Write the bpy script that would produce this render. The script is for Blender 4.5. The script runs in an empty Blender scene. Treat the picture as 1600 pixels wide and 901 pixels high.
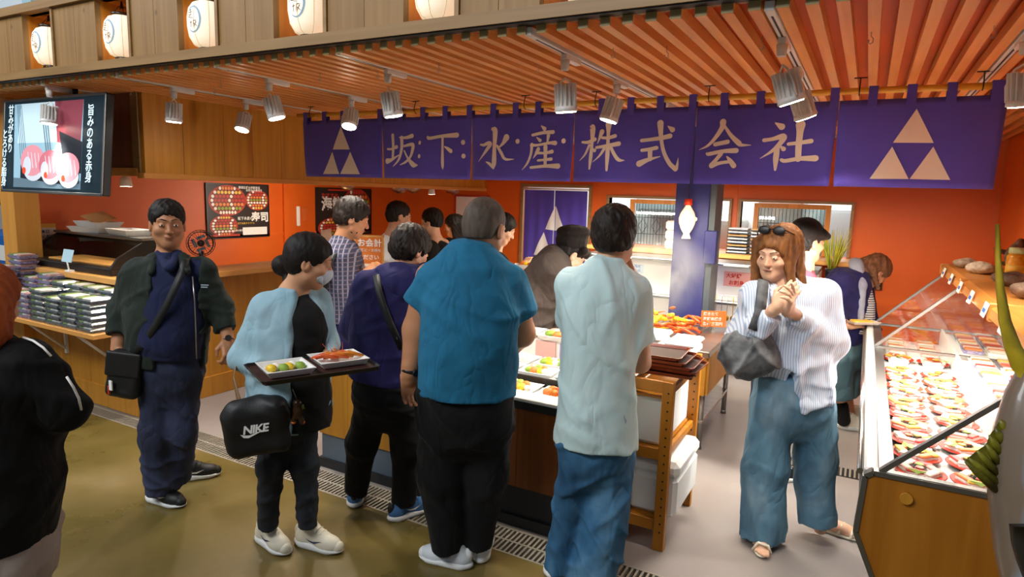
import bpy, math, random
import numpy as np
from mathutils import Vector, Matrix
S = bpy.context.scene
COL = S.collection
PI = math.pi
# ---------------------------------------------------------------- camera, world, big lights, exposure
cd = bpy.data.cameras.new('camera'); cam = bpy.data.objects.new('camera', cd); COL.objects.link(cam)
cam.matrix_world = Matrix(((0.8746, -0.0966, 0.4752, 0.0), (0.4839, 0.1123, -0.8679, 0.0), (0.0305, 0.9890, 0.1450, 1.75), (0, 0, 0, 1)))
cd.sensor_width = 36; cd.lens = 22.517; cd.clip_start = 0.02
S.camera = cam
S.view_settings.view_transform = 'Standard'; S.view_settings.look = 'None'
S.view_settings.exposure = 0.0; S.view_settings.gamma = 1.0
S.view_settings.use_curve_mapping = False
W = bpy.data.worlds.new('hall_air'); S.world = W; W.use_nodes = True
W.node_tree.nodes['Background'].inputs[0].default_value = (0.80, 0.87, 1.0, 1)
W.node_tree.nodes['Background'].inputs[1].default_value = 0.16
def area_light(name, loc, aim, sx, sy, power, col=(1, 1, 1)):
    l = bpy.data.lights.new(name, 'AREA'); l.shape = 'RECTANGLE'; l.size = sx; l.size_y = sy; l.energy = power; l.color = col
    o = bpy.data.objects.new(name, l); COL.objects.link(o); o.location = loc
    o.rotation_euler = (Vector(aim) - Vector(loc)).to_track_quat('-Z', 'Y').to_euler()
    return o
# hall lamps high above the walkway behind the photographer, kitchen tubes, showcase strip, added fills for annex, fridge and grill
area_light('hall_lamp', (-3.0, -2.2, 5.2), (-1.8, 2.2, 0.6), 3.5, 1.2, 260, (0.95, 0.98, 1.0))
area_light('hall_lamp', (-7.5, 0.2, 5.0), (-6.0, 2.0, 0.5), 2.5, 1.2, 140, (0.95, 0.98, 1.0))
area_light('kitchen_tube', (-2.0, 8.9, 2.3), (-2.0, 8.9, 0), 4.0, 0.8, 130, (0.95, 1.0, 1.0))
area_light('annex_fill', (-5.5, 5.2, 1.95), (-6.35, 5.2, 1.3), 0.25, 3.8, 62, (1.0, 0.90, 0.74))  # added unseen fill that brightens the left wall, no tube modelled
area_light('case_strip', (0.60, 3.95, 1.24), (0.42, 3.95, 0.80), 0.05, 3.0, 110, (1.0, 0.96, 0.88))
area_light('fridge_fill', (-2.0, 6.55, 1.55), (-2.0, 6.8, 0.8), 1.9, 0.1, 42, (1.0, 0.97, 0.92))  # added unseen fill for the white fridge fronts, no fixture
area_light('grill_fill', (-1.5, 4.9, 1.75), (-1.5, 4.95, 0.7), 0.7, 0.4, 42, (1.0, 0.88, 0.66))  # added unseen fill that brightens the grill table from above
# ---------------------------------------------------------------- materials
def hx(h):
    h = h.lstrip('#'); c = [int(h[i:i+2], 16) / 255 for i in (0, 2, 4)]
    return tuple(x / 12.92 if x <= 0.04045 else ((x + 0.055) / 1.055) ** 2.4 for x in c) + (1,)
MATS = {}
def nodes(name):
    m = bpy.data.materials.new(name); m.use_nodes = True; MATS[name] = m
    t = m.node_tree; return m, t.nodes, t.links, t.nodes['Principled BSDF']
def coord(N, L, scale, rnd=False, src='Object'):
    tc = N.new('ShaderNodeTexCoord'); mp = N.new('ShaderNodeMapping'); mp.inputs['Scale'].default_value = scale
    L.new(tc.outputs[src], mp.inputs['Vector'])
    if rnd:
        oi = N.new('ShaderNodeObjectInfo'); ml = N.new('ShaderNodeMath'); ml.operation = 'MULTIPLY'; ml.inputs[1].default_value = 37.0
        L.new(oi.outputs['Random'], ml.inputs[0]); L.new(ml.outputs[0], mp.inputs['Location'])
    return mp.outputs[0]
def ramp(N, cols, pos=None):
    r = N.new('ShaderNodeValToRGB'); e = r.color_ramp.elements
    pos = pos or [i / (len(cols) - 1) for i in range(len(cols))]
    while len(e) < len(cols): e.new(0.5)
    for k, (c, p) in enumerate(zip(cols, pos)): e[k].position = p; e[k].color = c
    return r
def plain(name, c, rough=0.6, metal=0.0, c2=None, ns=8.0, bump=0.0, bs=60.0, emit=None, es=0.0, alpha=1.0, trans=0.0, spec=0.5, stretch=(1, 1, 1), sub=0.0, coat=0.0, sheen=0.0):
    m, N, L, B = nodes(name); c = hx(c) if isinstance(c, str) else c
    B.inputs['Base Color'].default_value = c; B.inputs['Roughness'].default_value = rough; B.inputs['Metallic'].default_value = metal
    B.inputs['Specular IOR Level'].default_value = spec
    if coat: B.inputs['Coat Weight'].default_value = coat
    if sheen: B.inputs['Sheen Weight'].default_value = sheen
    if c2:
        n = N.new('ShaderNodeTexNoise'); n.inputs['Scale'].default_value = ns; n.inputs['Detail'].default_value = 4
        L.new(coord(N, L, stretch, True), n.inputs['Vector'])
        r = ramp(N, [c, hx(c2)], [0.35, 0.65]); L.new(n.outputs[0], r.inputs[0]); L.new(r.outputs[0], B.inputs['Base Color'])
    if bump:
        n = N.new('ShaderNodeTexNoise'); n.inputs['Scale'].default_value = bs; n.inputs['Detail'].default_value = 3
        L.new(coord(N, L, stretch), n.inputs['Vector'])
        b = N.new('ShaderNodeBump'); b.inputs['Strength'].default_value = bump; b.inputs['Distance'].default_value = 0.01
        L.new(n.outputs[0], b.inputs['Height']); L.new(b.outputs[0], B.inputs['Normal'])
    if emit:
        B.inputs['Emission Color'].default_value = hx(emit); B.inputs['Emission Strength'].default_value = es
    if trans: B.inputs['Transmission Weight'].default_value = trans
    if alpha < 1: B.inputs['Alpha'].default_value = alpha
    if sub: B.inputs['Subsurface Weight'].default_value = sub; B.inputs['Subsurface Radius'].default_value = (0.01, 0.004, 0.002)
    return m
def wood(name, ca, cb, axis, rough=0.45, freq=22.0, knots=False):
    m, N, L, B = nodes(name); s = [freq, freq, freq]; s['xyz'.index(axis)] = freq * 0.045
    v = coord(N, L, s, True)
    n = N.new('ShaderNodeTexNoise'); n.inputs['Scale'].default_value = 1.0; n.inputs['Detail'].default_value = 5; n.inputs['Distortion'].default_value = 0.6
    L.new(v, n.inputs['Vector'])
    r = ramp(N, [hx(ca), hx(cb)], [0.3, 0.7]); L.new(n.outputs[0], r.inputs[0])
    out = r.outputs[0]
    if knots:
        k = N.new('ShaderNodeTexVoronoi'); k.inputs['Scale'].default_value = 7.0; L.new(coord(N, L, (1, 1, 0.7), True), k.inputs['Vector'])
        kr = ramp(N, [hx('#5a3416'), (1, 1, 1, 1)], [0.03, 0.11]); L.new(k.outputs['Distance'], kr.inputs[0])
        mx = N.new('ShaderNodeMix'); mx.data_type = 'RGBA'; mx.blend_type = 'MULTIPLY'; mx.inputs[0].default_value = 0.55
        L.new(out, mx.inputs[6]); L.new(kr.outputs[0], mx.inputs[7]); out = mx.outputs[2]
    L.new(out, B.inputs['Base Color']); B.inputs['Roughness'].default_value = rough
    b = N.new('ShaderNodeBump'); b.inputs['Strength'].default_value = 0.12; b.inputs['Distance'].default_value = 0.004
    L.new(n.outputs[0], b.inputs['Height']); L.new(b.outputs[0], B.inputs['Normal'])
    return m
def glassy(name, tint, mixf=0.12, rough=0.03):
    m, N, L, B = nodes(name); N.remove(B)
    t = N.new('ShaderNodeBsdfTransparent'); t.inputs[0].default_value = hx(tint)
    g = N.new('ShaderNodeBsdfGlossy'); g.inputs['Roughness'].default_value = rough
    x = N.new('ShaderNodeMixShader'); x.inputs[0].default_value = mixf
    L.new(t.outputs[0], x.inputs[1]); L.new(g.outputs[0], x.inputs[2]); L.new(x.outputs[0], N['Material Output'].inputs[0])
    return m
# ---------------------------------------------------------------- mesh helper
class G:
    def __init__(s): s.v = []; s.f = []; s.sm = []
    def add(s, vs, fs, sm=False):
        b = len(s.v); s.v += [tuple(map(float, p)) for p in vs]; s.f += [tuple(b + i for i in f) for f in fs]; s.sm += [sm] * len(fs); return s
    def box(s, x0, x1, y0, y1, z0, z1, ch=0.0, R=None, at=None):
        cx, cy, cz = (x0 + x1) / 2, (y0 + y1) / 2, (z0 + z1) / 2; hx_, hy, hz = abs(x1 - x0) / 2, abs(y1 - y0) / 2, abs(z1 - z0) / 2
        if ch <= 0:
            vs = [(i * hx_, j * hy, k * hz) for i in (-1, 1) for j in (-1, 1) for k in (-1, 1)]
            fs = [(0, 1, 3, 2), (4, 6, 7, 5), (0, 4, 5, 1), (2, 3, 7, 6), (0, 2, 6, 4), (1, 5, 7, 3)]
        else:
            c = min(ch, hx_ * .9, hy * .9, hz * .9); vs = []; ix = {}
            for i in (-1, 1):
                for j in (-1, 1):
                    for k in (-1, 1):
                        for a in range(3):
                            p = [i * (hx_ - c), j * (hy - c), k * (hz - c)]; p[a] = (i * hx_, j * hy, k * hz)[a]
                            ix[i, j, k, a] = len(vs); vs.append(p)
            fs = []
            for a in range(3):
                o = [q for q in range(3) if q != a]
                for sg in (-1, 1):
                    q = []
                    for (m, n) in ((-1, -1), (1, -1), (1, 1), (-1, 1)):
                        t = [0, 0, 0]; t[a] = sg; t[o[0]] = m; t[o[1]] = n; q.append(ix[t[0], t[1], t[2], a])
                    fs.append(q)
                for m in (-1, 1):
                    for n in (-1, 1):
                        q = []
                        for (sg, ax) in ((-1, o[0]), (1, o[0]), (1, o[1]), (-1, o[1])):
                            t = [0, 0, 0]; t[a] = sg; t[o[0]] = m; t[o[1]] = n; q.append(ix[t[0], t[1], t[2], ax])
                        fs.append(q)
            for i in (-1, 1):
                for j in (-1, 1):
                    for k in (-1, 1): fs.append([ix[i, j, k, a] for a in range(3)])
        out = []
        for p in vs:
            p = Vector(p)
            if R is not None: p = R @ p
            out.append(p + Vector((cx, cy, cz)))
        # consistent outward winding
        cc = Vector((cx, cy, cz)); ff = []
        for f in fs:
            a, b, c_ = out[f[0]], out[f[1]], out[f[2]]
            mid = sum((out[i] for i in f), Vector()) / len(f)
            ff.append(f if (b - a).cross(c_ - b).dot(mid - cc) > 0 else f[::-1])
        return s.add(out, ff)
    def ring(s, pts, rads, n=10, caps=True, sm=True, flat=None):
        pts = [Vector(p) for p in pts]; rings = []
        up = None
        for i, p in enumerate(pts):
            d = (pts[min(i + 1, len(pts) - 1)] - pts[max(i - 1, 0)])
            d = d.normalized() if d.length > 1e-9 else Vector((0, 0, 1))
            if up is None:
                up = Vector((0, 0, 1)) if abs(d.z) < .9 else Vector((0, 1, 0))
            x = up.cross(d)
            x = x.normalized() if x.length > 1e-6 else Vector((1, 0, 0))
            y = d.cross(x).normalized(); up = y
            r = rads[i] if hasattr(rads, '__len__') else rads
            fl = flat or 1.0
            rings.append([p + x * (r * math.cos(2 * PI * k / n)) + y * (r * fl * math.sin(2 * PI * k / n)) for k in range(n)])
        vs = [q for r in rings for q in r]; fs = []
        for i in range(len(pts) - 1):
            for k in range(n):
                fs.append((i * n + k, i * n + (k + 1) % n, (i + 1) * n + (k + 1) % n, (i + 1) * n + k))
        s.add(vs, fs, sm)
        if caps:
            b = len(s.v) - len(vs)
            s.f += [tuple(b + k for k in range(n))[::-1], tuple(b + (len(pts) - 1) * n + k for k in range(n))]; s.sm += [False, False]
        return s
    def cyl(s, p0, p1, r0, r1=None, n=12, caps=True, sm=True): return s.ring([p0, p1], [r0, r0 if r1 is None else r1], n, caps, sm)
    def lathe(s, prof, c=(0, 0, 0), n=20, R=None, sm=True):
        vs = []; fs = []; c = Vector(c)
        for (r, z) in prof:
            for k in range(n):
                p = Vector((r * math.cos(2 * PI * k / n), r * math.sin(2 * PI * k / n), z))
                vs.append((R @ p if R is not None else p) + c)
        for i in range(len(prof) - 1):
            for k in range(n): fs.append((i * n + k, i * n + (k + 1) % n, (i + 1) * n + (k + 1) % n, (i + 1) * n + k))
        s.add(vs, fs, sm); b = len(s.v) - len(vs)
        if prof[0][0] > 1e-4: s.f.append(tuple(b + k for k in range(n))[::-1]); s.sm.append(False)
        if prof[-1][0] > 1e-4: s.f.append(tuple(b + (len(prof) - 1) * n + k for k in range(n))); s.sm.append(False)
        return s
    def ball(s, c, r, n=12, m=8, R=None):
        r = (r, r, r) if not hasattr(r, '__len__') else r; vs = []; fs = []; c = Vector(c)
        for i in range(m + 1):
            t = PI * i / m
            for k in range(n):
                a = 2 * PI * k / n; p = Vector((r[0] * math.sin(t) * math.cos(a), r[1] * math.sin(t) * math.sin(a), -r[2] * math.cos(t)))
                vs.append((R @ p if R is not None else p) + c)
        for i in range(m):
            for k in range(n): fs.append((i * n + k, i * n + (k + 1) % n, (i + 1) * n + (k + 1) % n, (i + 1) * n + k))
        return s.add(vs, fs, True)
    def prism(s, pts, o, ex, ey, ez, d):   # polygon in plane (ex, ey), extruded d along ez
        o, ex, ey, ez = Vector(o), Vector(ex), Vector(ey), Vector(ez); n = len(pts)
        vs = [o + ex * p[0] + ey * p[1] for p in pts] + [o + ex * p[0] + ey * p[1] + ez * d for p in pts]
        ar = sum(pts[i][0] * pts[(i + 1) % n][1] - pts[(i + 1) % n][0] * pts[i][1] for i in range(n))
        fl = (ar > 0) == (ex.cross(ey).dot(ez) * d > 0)
        fs = [tuple(range(n))[::-1], tuple(range(n, 2 * n))] + [(i, (i + 1) % n, n + (i + 1) % n, n + i) for i in range(n)]
        if not fl: fs = [f[::-1] for f in fs]
        return s.add(vs, fs)
    def obj(s, name, mat, parent=None, sm=None, root=None):
        me = bpy.data.meshes.new(name); off = Vector(LOC.get((root or parent).name, (0, 0, 0))) if (root or parent) else Vector()
        me.from_pydata([tuple(Vector(p) - off) for p in s.v], [], s.f)
        me.polygons.foreach_set('use_smooth', s.sm if sm is None else [sm] * len(s.f))
        me.materials.append(MATS[mat] if isinstance(mat, str) else mat); me.update()
        o = bpy.data.objects.new(name, me); COL.objects.link(o)
        if parent: o.parent = parent; LOC[o.name] = tuple(off)
        else: LOC[o.name] = (0, 0, 0)
        return o
LOC = {}
def tag(o, label=None, cat=None, group=None, kind=None):
    if label: o['label'] = label
    if cat: o['category'] = cat
    if group: o['group'] = group
    if kind: o['kind'] = kind
    return o
def thing(name, label, cat, loc=(0, 0, 0), group=None):
    o = bpy.data.objects.new(name, None); COL.objects.link(o); o.location = loc; LOC[o.name] = tuple(loc)
    o.empty_display_size = 0.1
    return tag(o, label, cat, group)
def struct(o): o['kind'] = 'structure'; return o
def kids(o): return [c for c in o.children]
def dup(root, loc, rotz=0.0, label=None, group=None, rot=None, scale=None):
    r = root.copy(); COL.objects.link(r); r.location = loc
    r.rotation_euler = rot if rot is not None else (0, 0, rotz)
    if scale: r.scale = scale
    if label: r['label'] = label
    if group: r['group'] = group
    LOC[r.name] = tuple(loc)
    for ch in root.children:
        c = ch.copy(); COL.objects.link(c); c.parent = r
        for g in ch.children:
            d = g.copy(); COL.objects.link(d); d.parent = c
    return r
def text(body, size, o, ex, ey, mat, parent=None, name='lettering', root=None, align='LEFT', depth=0.0006, space=1.0, line=1.0, bold=0.0):
    cu = bpy.data.curves.new('t', 'FONT'); cu.body = body; cu.size = size; cu.extrude = depth; cu.align_x = align; cu.space_line = line; cu.resolution_u = 2; cu.space_character = space
    cu.offset = bold * size
    t = bpy.data.objects.new('t', cu); COL.objects.link(t)
    dg = bpy.context.evaluated_depsgraph_get(); me = bpy.data.meshes.new_from_object(t.evaluated_get(dg))
    bpy.data.objects.remove(t); bpy.data.curves.remove(cu)
    o, ex, ey = Vector(o), Vector(ex), Vector(ey); ez = ex.cross(ey)
    off = Vector(LOC.get((root or parent).name, (0, 0, 0))) if (root or parent) else Vector()
    for v in me.vertices:
        c = v.co; v.co = o + ex * c.x + ey * c.y + ez * c.z - off
    me.materials.clear(); me.materials.append(MATS[mat]); me.name = name
    ob = bpy.data.objects.new(name, me); COL.objects.link(ob)
    if parent: ob.parent = parent
    LOC[ob.name] = tuple(off)
    return ob
def vtext(body, size, o, ex, ey, mat, parent, root=None, name='lettering', bold=0.0):  # written downward, one character per line
    return text('\n'.join(body), size, o, ex, ey, mat, parent, name, root, line=0.92, bold=bold)
RX = lambda a: Matrix.Rotation(a, 3, 'X')
RY = lambda a: Matrix.Rotation(a, 3, 'Y')
RZ = lambda a: Matrix.Rotation(a, 3, 'Z')
rng = random.Random(7)
# ---------------------------------------------------------------- the materials of the place
plain('orange_paint', '#dc6210', 0.5, c2='#d65b0c', ns=2.0, bump=0.03, bs=120)
plain('orange_board', '#cf6428', 0.6)
plain('grey_epoxy', '#9d948f', 0.33, c2='#8d8580', ns=1.3, bump=0.02, bs=40)
plain('steel', '#b9b7b2', 0.28, 1.0, c2='#a7a5a0', ns=3, stretch=(1, 12, 1))
plain('dull_steel', '#8f8e8a', 0.42, 1.0)
plain('white_metal', '#e6e4df', 0.35)
plain('white_plastic', '#eeece6', 0.4)
plain('foam', '#f2f2ef', 0.7, bump=0.08, bs=180)
plain('dark_metal', '#2a2826', 0.45, 0.6)
plain('black_plastic', '#141415', 0.4)
plain('slate_kick', '#5f6c78', 0.5, c2='#56636f', ns=2)
plain('black_kick', '#1c1f24', 0.45)
plain('indigo_cloth', '#5443ae', 0.8, c2='#4d3da4', ns=3, bump=0.1, bs=250, sheen=0.2)
plain('indigo_paint', '#3a3f8c', 0.5, c2='#353a80', ns=2)
plain('cream_print', '#efdcc8', 0.75)
plain('white_print', '#f2f0ea', 0.6)
plain('blue_print', '#2d63b5', 0.6)
plain('blue_wash', '#9db9c9', 0.6, emit='#9db9c9', es=0.15)
plain('brown_print', '#5b3016', 0.6)
plain('red_print', '#c8321a', 0.55)
plain('gold_print', '#e6b43c', 0.5)
plain('black_print', '#191615', 0.5)
plain('orange_print', '#e07a2a', 0.55)
plain('bamboo', '#d8a12a', 0.4, c2='#c98f22', ns=12, stretch=(0.2, 3, 3))
plain('blue_plastic', '#1565b8', 0.45)
plain('pale_wall', '#c9ced0', 0.7)
plain('roof_white', '#c3ccd2', 0.6)
plain('roof_steel', '#8fb0c0', 0.45)
plain('lens', '#fffdf6', 0.3, emit='#fff2dc', es=30.0)
plain('paper_lit', '#fff6e6', 0.6, emit='#ffe9c4', es=0.62)
plain('lantern_rib', '#d8b787', 0.6, emit='#ffd79a', es=0.2)
plain('lantern_cap', '#2a1608', 0.3, c2='#3c200c', ns=20)
plain('brass', '#c79a3a', 0.3, 1.0)
plain('fish_lit', '#fff2dc', 0.55, emit='#ffd9a8', es=0.75)
plain('red_cap', '#e03a10', 0.45)
plain('cord_black', '#151414', 0.6)
plain('tube_lit', '#ffffff', 0.4, emit='#fff6ea', es=5.0)
plain('kitchen_white', '#dfe4e2', 0.5)
plain('kitchen_grey', '#97a3a4', 0.4)
plain('lattice', '#23231f', 0.5)
plain('fridge_white', '#f1efe9', 0.35)
plain('tray_brown', '#3a2019', 0.6, spec=.2)
plain('tray_rim', '#8a3c22', 0.35)
plain('rope_green', '#5f6a1d', 0.6)
glassy('case_glass', '#fbfdfc', 0.07)
glassy('clear_lid', '#fafbf9', 0.24, 0.2)
glassy('window_glass', '#dfe9e8', 0.12)
wood('slat_wood', '#f0ac66', '#de8f45', 'y', 0.36, 24)
wood('slat_end_wood', '#ad9660', '#98824e', 'x', 0.5, 30)
wood('fascia_wood', '#a07a48', '#876232', 'z', 0.55, 20, True)
wood('fascia_rail', '#a07c4c', '#8b683a', 'x', 0.5, 20)
wood('reveal_wood', '#d98c2c', '#c27618', 'z', 0.45, 20)
wood('bulk_wood', '#d0902c', '#b97a1c', 'z', 0.42, 24)
wood('bulk_trim', '#d99a4a', '#cc8838', 'y', 0.42, 20)
wood('counter_wood', '#c88a2c', '#b0741f', 'z', 0.42, 18)
wood('counter_dark', '#8a4a16', '#73390d', 'z', 0.42, 18)
wood('ledge_wood', '#e0a458', '#d4934a', 'x', 0.4, 16)
wood('ledge_wood_y', '#e0a458', '#d4934a', 'y', 0.4, 16)
wood('cart_wood', '#c07c16', '#a9680c', 'z', 0.42, 22)
wood('cart_wood_x', '#c07c16', '#a9680c', 'x', 0.42, 22)
wood('panel_brown', '#b0701f', '#985a12', 'z', 0.35, 14)
wood('canopy_wood', '#d99748', '#c9823a', 'y', 0.35, 14)
wood('post_wood', '#d89a44', '#c88632', 'z', 0.45, 16)
def floor_material():
    m, N, L, B = nodes('hall_concrete')
    v = coord(N, L, (1, 1, 1))
    a = N.new('ShaderNodeTexNoise'); a.inputs['Scale'].default_value = 1.1; a.inputs['Detail'].default_value = 7; a.inputs['Roughness'].default_value = 0.6
    L.new(v, a.inputs['Vector'])
    r = ramp(N, [hx('#4a441f'), hx('#66582b'), hx('#776436'), hx('#8a7a58')], [0.22, 0.45, 0.6, 0.8]); L.new(a.outputs[0], r.inputs[0])
    f = N.new('ShaderNodeTexNoise'); f.inputs['Scale'].default_value = 18; f.inputs['Detail'].default_value = 5; L.new(v, f.inputs['Vector'])
    mx = N.new('ShaderNodeMix'); mx.data_type = 'RGBA'; mx.blend_type = 'OVERLAY'; mx.inputs[0].default_value = 0.22
    fr = ramp(N, [(0.25, 0.25, 0.25, 1), (0.75, 0.75, 0.72, 1)]); L.new(f.outputs[0], fr.inputs[0])
    L.new(r.outputs[0], mx.inputs[6]); L.new(fr.outputs[0], mx.inputs[7]); L.new(mx.outputs[2], B.inputs['Base Color'])
    rr = ramp(N, [(0.22,) * 3 + (1,), (0.5,) * 3 + (1,)], [0.35, 0.7]); L.new(a.outputs[0], rr.inputs[0]); L.new(rr.outputs[0], B.inputs['Roughness'])
    b = N.new('ShaderNodeBump'); b.inputs['Strength'].default_value = 0.15; b.inputs['Distance'].default_value = 0.004
    L.new(f.outputs[0], b.inputs['Height']); L.new(b.outputs[0], B.inputs['Normal'])
floor_material()

plain('tag_blue', '#bfe0ee', .5); plain('card_brown', '#b98a52', .7); plain('card_pink', '#e9a9a0', .55); plain('card_violet', '#a58ac4', .55); plain('blue_pale', '#b7d6ea', .5); plain('card_pale', '#ead9cc', .6, c2='#e0c8b8', ns=9)
glassy('clear_bag', '#ded8cf', .35, .25)
plain('lid_green', '#cfe0a0', .45)
plain('food_white2', '#f7efe6', .45)
plain('grate_steel', '#a79f90', .45, .35)
plain('purple_print', '#4a2f8f', .6); plain('float_red', '#e0441a', .25)
# ---------------------------------------------------------------- the setting
def B1(name, mat, x0, x1, y0, y1, z0, z1, parent=None, ch=0.0, root=None):
    return G().box(x0, x1, y0, y1, z0, z1, ch).obj(name, mat, parent, root=root)
LWX, RWX, BWY, CZ = -6.35, 1.10, 7.70, 2.40
floor_hall = struct(G().box(-16, 5, -5, 2.58, -0.1, 0).box(-16, -6.5, 2.58, 10, -0.1, 0).obj('floor', 'hall_concrete'))
floor_shop = struct(G().box(-6.5, 5, 2.80, 10.0, -0.1, 0).obj('floor', 'grey_epoxy'))
drain = struct(G().box(-6.5, 5, 2.58, 2.80, -0.1, -0.045).obj('trim_1', 'black_kick'))
tag(drain, 'steel grated floor drain running along the front of the shop')
for yy in (2.585, 2.69, 2.795): B1('drain_rail', 'grate_steel', -6.5, 5, yy - 0.006, yy + 0.006, -0.045, 0.002, drain)
g = G()
x = -6.0
while x < 0.9:
    g.box(x, x + 0.011, 2.591, 2.684, -0.02, 0.001); g.box(x, x + 0.011, 2.696, 2.789, -0.02, 0.001); x += 0.026
tag(g.obj('grate_bar', 'grate_steel', drain), kind='stuff')
# second drain further inside, beside the glass case
drain2 = struct(G().box(-0.55, 0.16, 4.52, 4.68, 0.0005, 0.002).obj('trim_2', 'black_kick'))
g = G()
for k in range(26): g.box(-0.54 + k * 0.027, -0.528 + k * 0.027, 4.53, 4.67, 0.002, 0.006)
tag(g.obj('grate_bar', 'grate_steel', drain2), kind='stuff')
# walls
wl = struct(G().box(LWX - 0.12, LWX, 2.85, BWY, 0, 3.0).obj('wall_left', 'orange_paint'))
B1('rail', 'orange_paint', LWX, LWX + 0.012, 2.86, BWY, 1.17, 1.20, wl)
B1('rail', 'orange_paint', LWX, LWX + 0.03, 5.62, 5.70, 1.0, 2.2, wl)
struct(G().box(-6.36, -6.14, 2.66, 2.85, 0, 2.42, 0.004).obj('trim_3', 'post_wood'))
struct(G().box(RWX, RWX + 0.1, 2.6, 10, 0, 3.0).obj('wall_right', 'orange_paint'))
# back wall: a door hole and two window holes
DX0, DX1, DZ = -4.07, -3.13, 1.86
W1, W2, WZ0, WZ1 = (-2.86, -1.40), (-1.27, -0.16), 1.19, 1.75
bw = G()
def wseg(x0, x1, z0, z1): bw.box(x0, x1, BWY, BWY + 0.1, z0, z1)
wseg(LWX - .12, DX0, 0, 3.0); wseg(DX0, DX1, DZ, 3.0); wseg(DX1, W1[0], 0, 3.0)
wseg(W1[0], W1[1], 0, WZ0); wseg(W1[0], W1[1], WZ1, 3.0); wseg(W1[1], W2[0], 0, 3.0)
wseg(W2[0], W2[1], 0, WZ0); wseg(W2[0], W2[1], WZ1, 3.0); wseg(W2[1], RWX + .1, 0, 3.0)
wb = struct(bw.obj('wall_back', 'orange_paint'))
for xx in (-1.62, -1.33, -5.2): B1('batten', 'orange_paint', xx, xx + 0.012, BWY - 0.006, BWY, 0.1, 2.4, wb)
# low skirting on the back wall
struct(G().box(-1.0, RWX, BWY - 0.05, BWY, 0, 0.10).obj('baseboard_back', 'black_kick'))
struct(G().box(RWX - 0.03, RWX, 5.6, BWY, 0, 0.10).obj('baseboard_right', 'black_kick'))
# doorway frame
d1 = thing('door_1', 'framed doorway in the orange back wall', None); d1['kind'] = 'structure'
for a, b, c, d in ((DX0 - .04, DX0, 0, DZ + .04), (DX1, DX1 + .04, 0, DZ + .04), (DX0, DX1, DZ, DZ + .04)):
    B1('door_frame', 'fascia_rail', a, b, BWY - 0.03, BWY + .1, c, d, d1)
# windows to the kitchen with dark lattice, wooden frames and side panes
for n, (a, b) in enumerate((W1, W2)):
    w = thing('window_%d' % (n + 1), 'kitchen hatch window behind a dark lattice', None); w['kind'] = 'structure'
    for q in ((a - .03, a, WZ0, WZ1 + .03), (b, b + .03, WZ0, WZ1 + .03), (a, b, WZ1, WZ1 + .03)):
        B1('frame', 'fascia_rail', q[0], q[1], BWY - 0.03, BWY + .1, q[2], q[3], w)
    f0, f1 = (a + .28, b - .20) if n == 0 else (a + .14, b - .19)
    for q in ((f0, f0 + .05, WZ0, WZ1 - .01), (f1 - .05, f1, WZ0, WZ1 - .01), (f0 + .05, f1 - .05, WZ1 - .06, WZ1 - .01)):
        B1('sash', 'reveal_wood', q[0], q[1], BWY - 0.02, BWY + .03, q[2], q[3], w)
    G().box(f0 + .05, f1 - .05, BWY + 0.035, BWY + .04, WZ0, WZ1 - .06).obj('pane', 'window_glass', w)
    g = G(); xx = f0 + .07
    while xx < f1 - .06: g.box(xx, xx + .005, BWY + .012, BWY + .02, WZ0, WZ1 - .06); xx += 0.038
    for zz in (WZ0 + .13, WZ0 + .33): g.box(f0 + .05, f1 - .05, BWY + .012, BWY + .02, zz, zz + .006)
    xx = f0 + .1
    while xx < f1 - .2:
        for sx in (-1, 1):
            for sz in (-1, 1):
                g.cyl((xx + .06 + sx * .055, BWY + .016, WZ0 + .23), (xx + .06, BWY + .016, WZ0 + .23 + sz * .09), .003, n=4)
        xx += 0.17
    tag(g.obj('lattice', 'lattice', w), kind='stuff')
# kitchen behind
kb = struct(G().box(-6.4, RWX, 9.8, 9.9, 0, 3.0).obj('wall_kitchen', 'kitchen_white'))
struct(G().box(-6.4, RWX, BWY + .1, 9.9, 2.6, 2.7).obj('ceiling_kitchen', 'kitchen_white'))
for i, (a, b, z0, z1, mt) in enumerate(((-3.0, -2.3, 1.55, 2.1, 'kitchen_grey'), (-2.1, -1.5, 0.9, 1.5, 'steel'), (-1.3, -0.75, 1.4, 2.0, 'steel'), (-0.55, 0.1, 1.0, 1.7, 'kitchen_grey'))):
    tag(G().box(a, b, 9.2, 9.80, z0, z1, .02).box(a + .04, b - .04, 9.19, 9.2, z0 + .05, z1 - .05).obj('kitchen_unit', mt),
        ['grey wall unit seen through the left kitchen window', 'steel unit seen low through the left kitchen window', 'steel hood seen through the right kitchen window', 'grey cabinet seen through the right end of the kitchen window'][i], 'kitchen unit')
# window ledge boards
led = struct(G().box(-2.95, -0.05, 7.18, BWY, 1.135, 1.185, .006).obj('trim_4', 'ledge_wood'))
# blue column
colm = struct(G().box(-1.58, -1.27, 6.0, 6.35, 0, 2.47, .004).obj('trim_5', 'indigo_paint'))
B1('edge_strip', 'slate_kick', -1.27, -1.215, 6.02, 6.33, 0, 2.47, colm)
B1('switch_box', 'indigo_paint', -1.28, -1.17, 5.94, 6.02, 1.18, 1.48, colm, .006)
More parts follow.
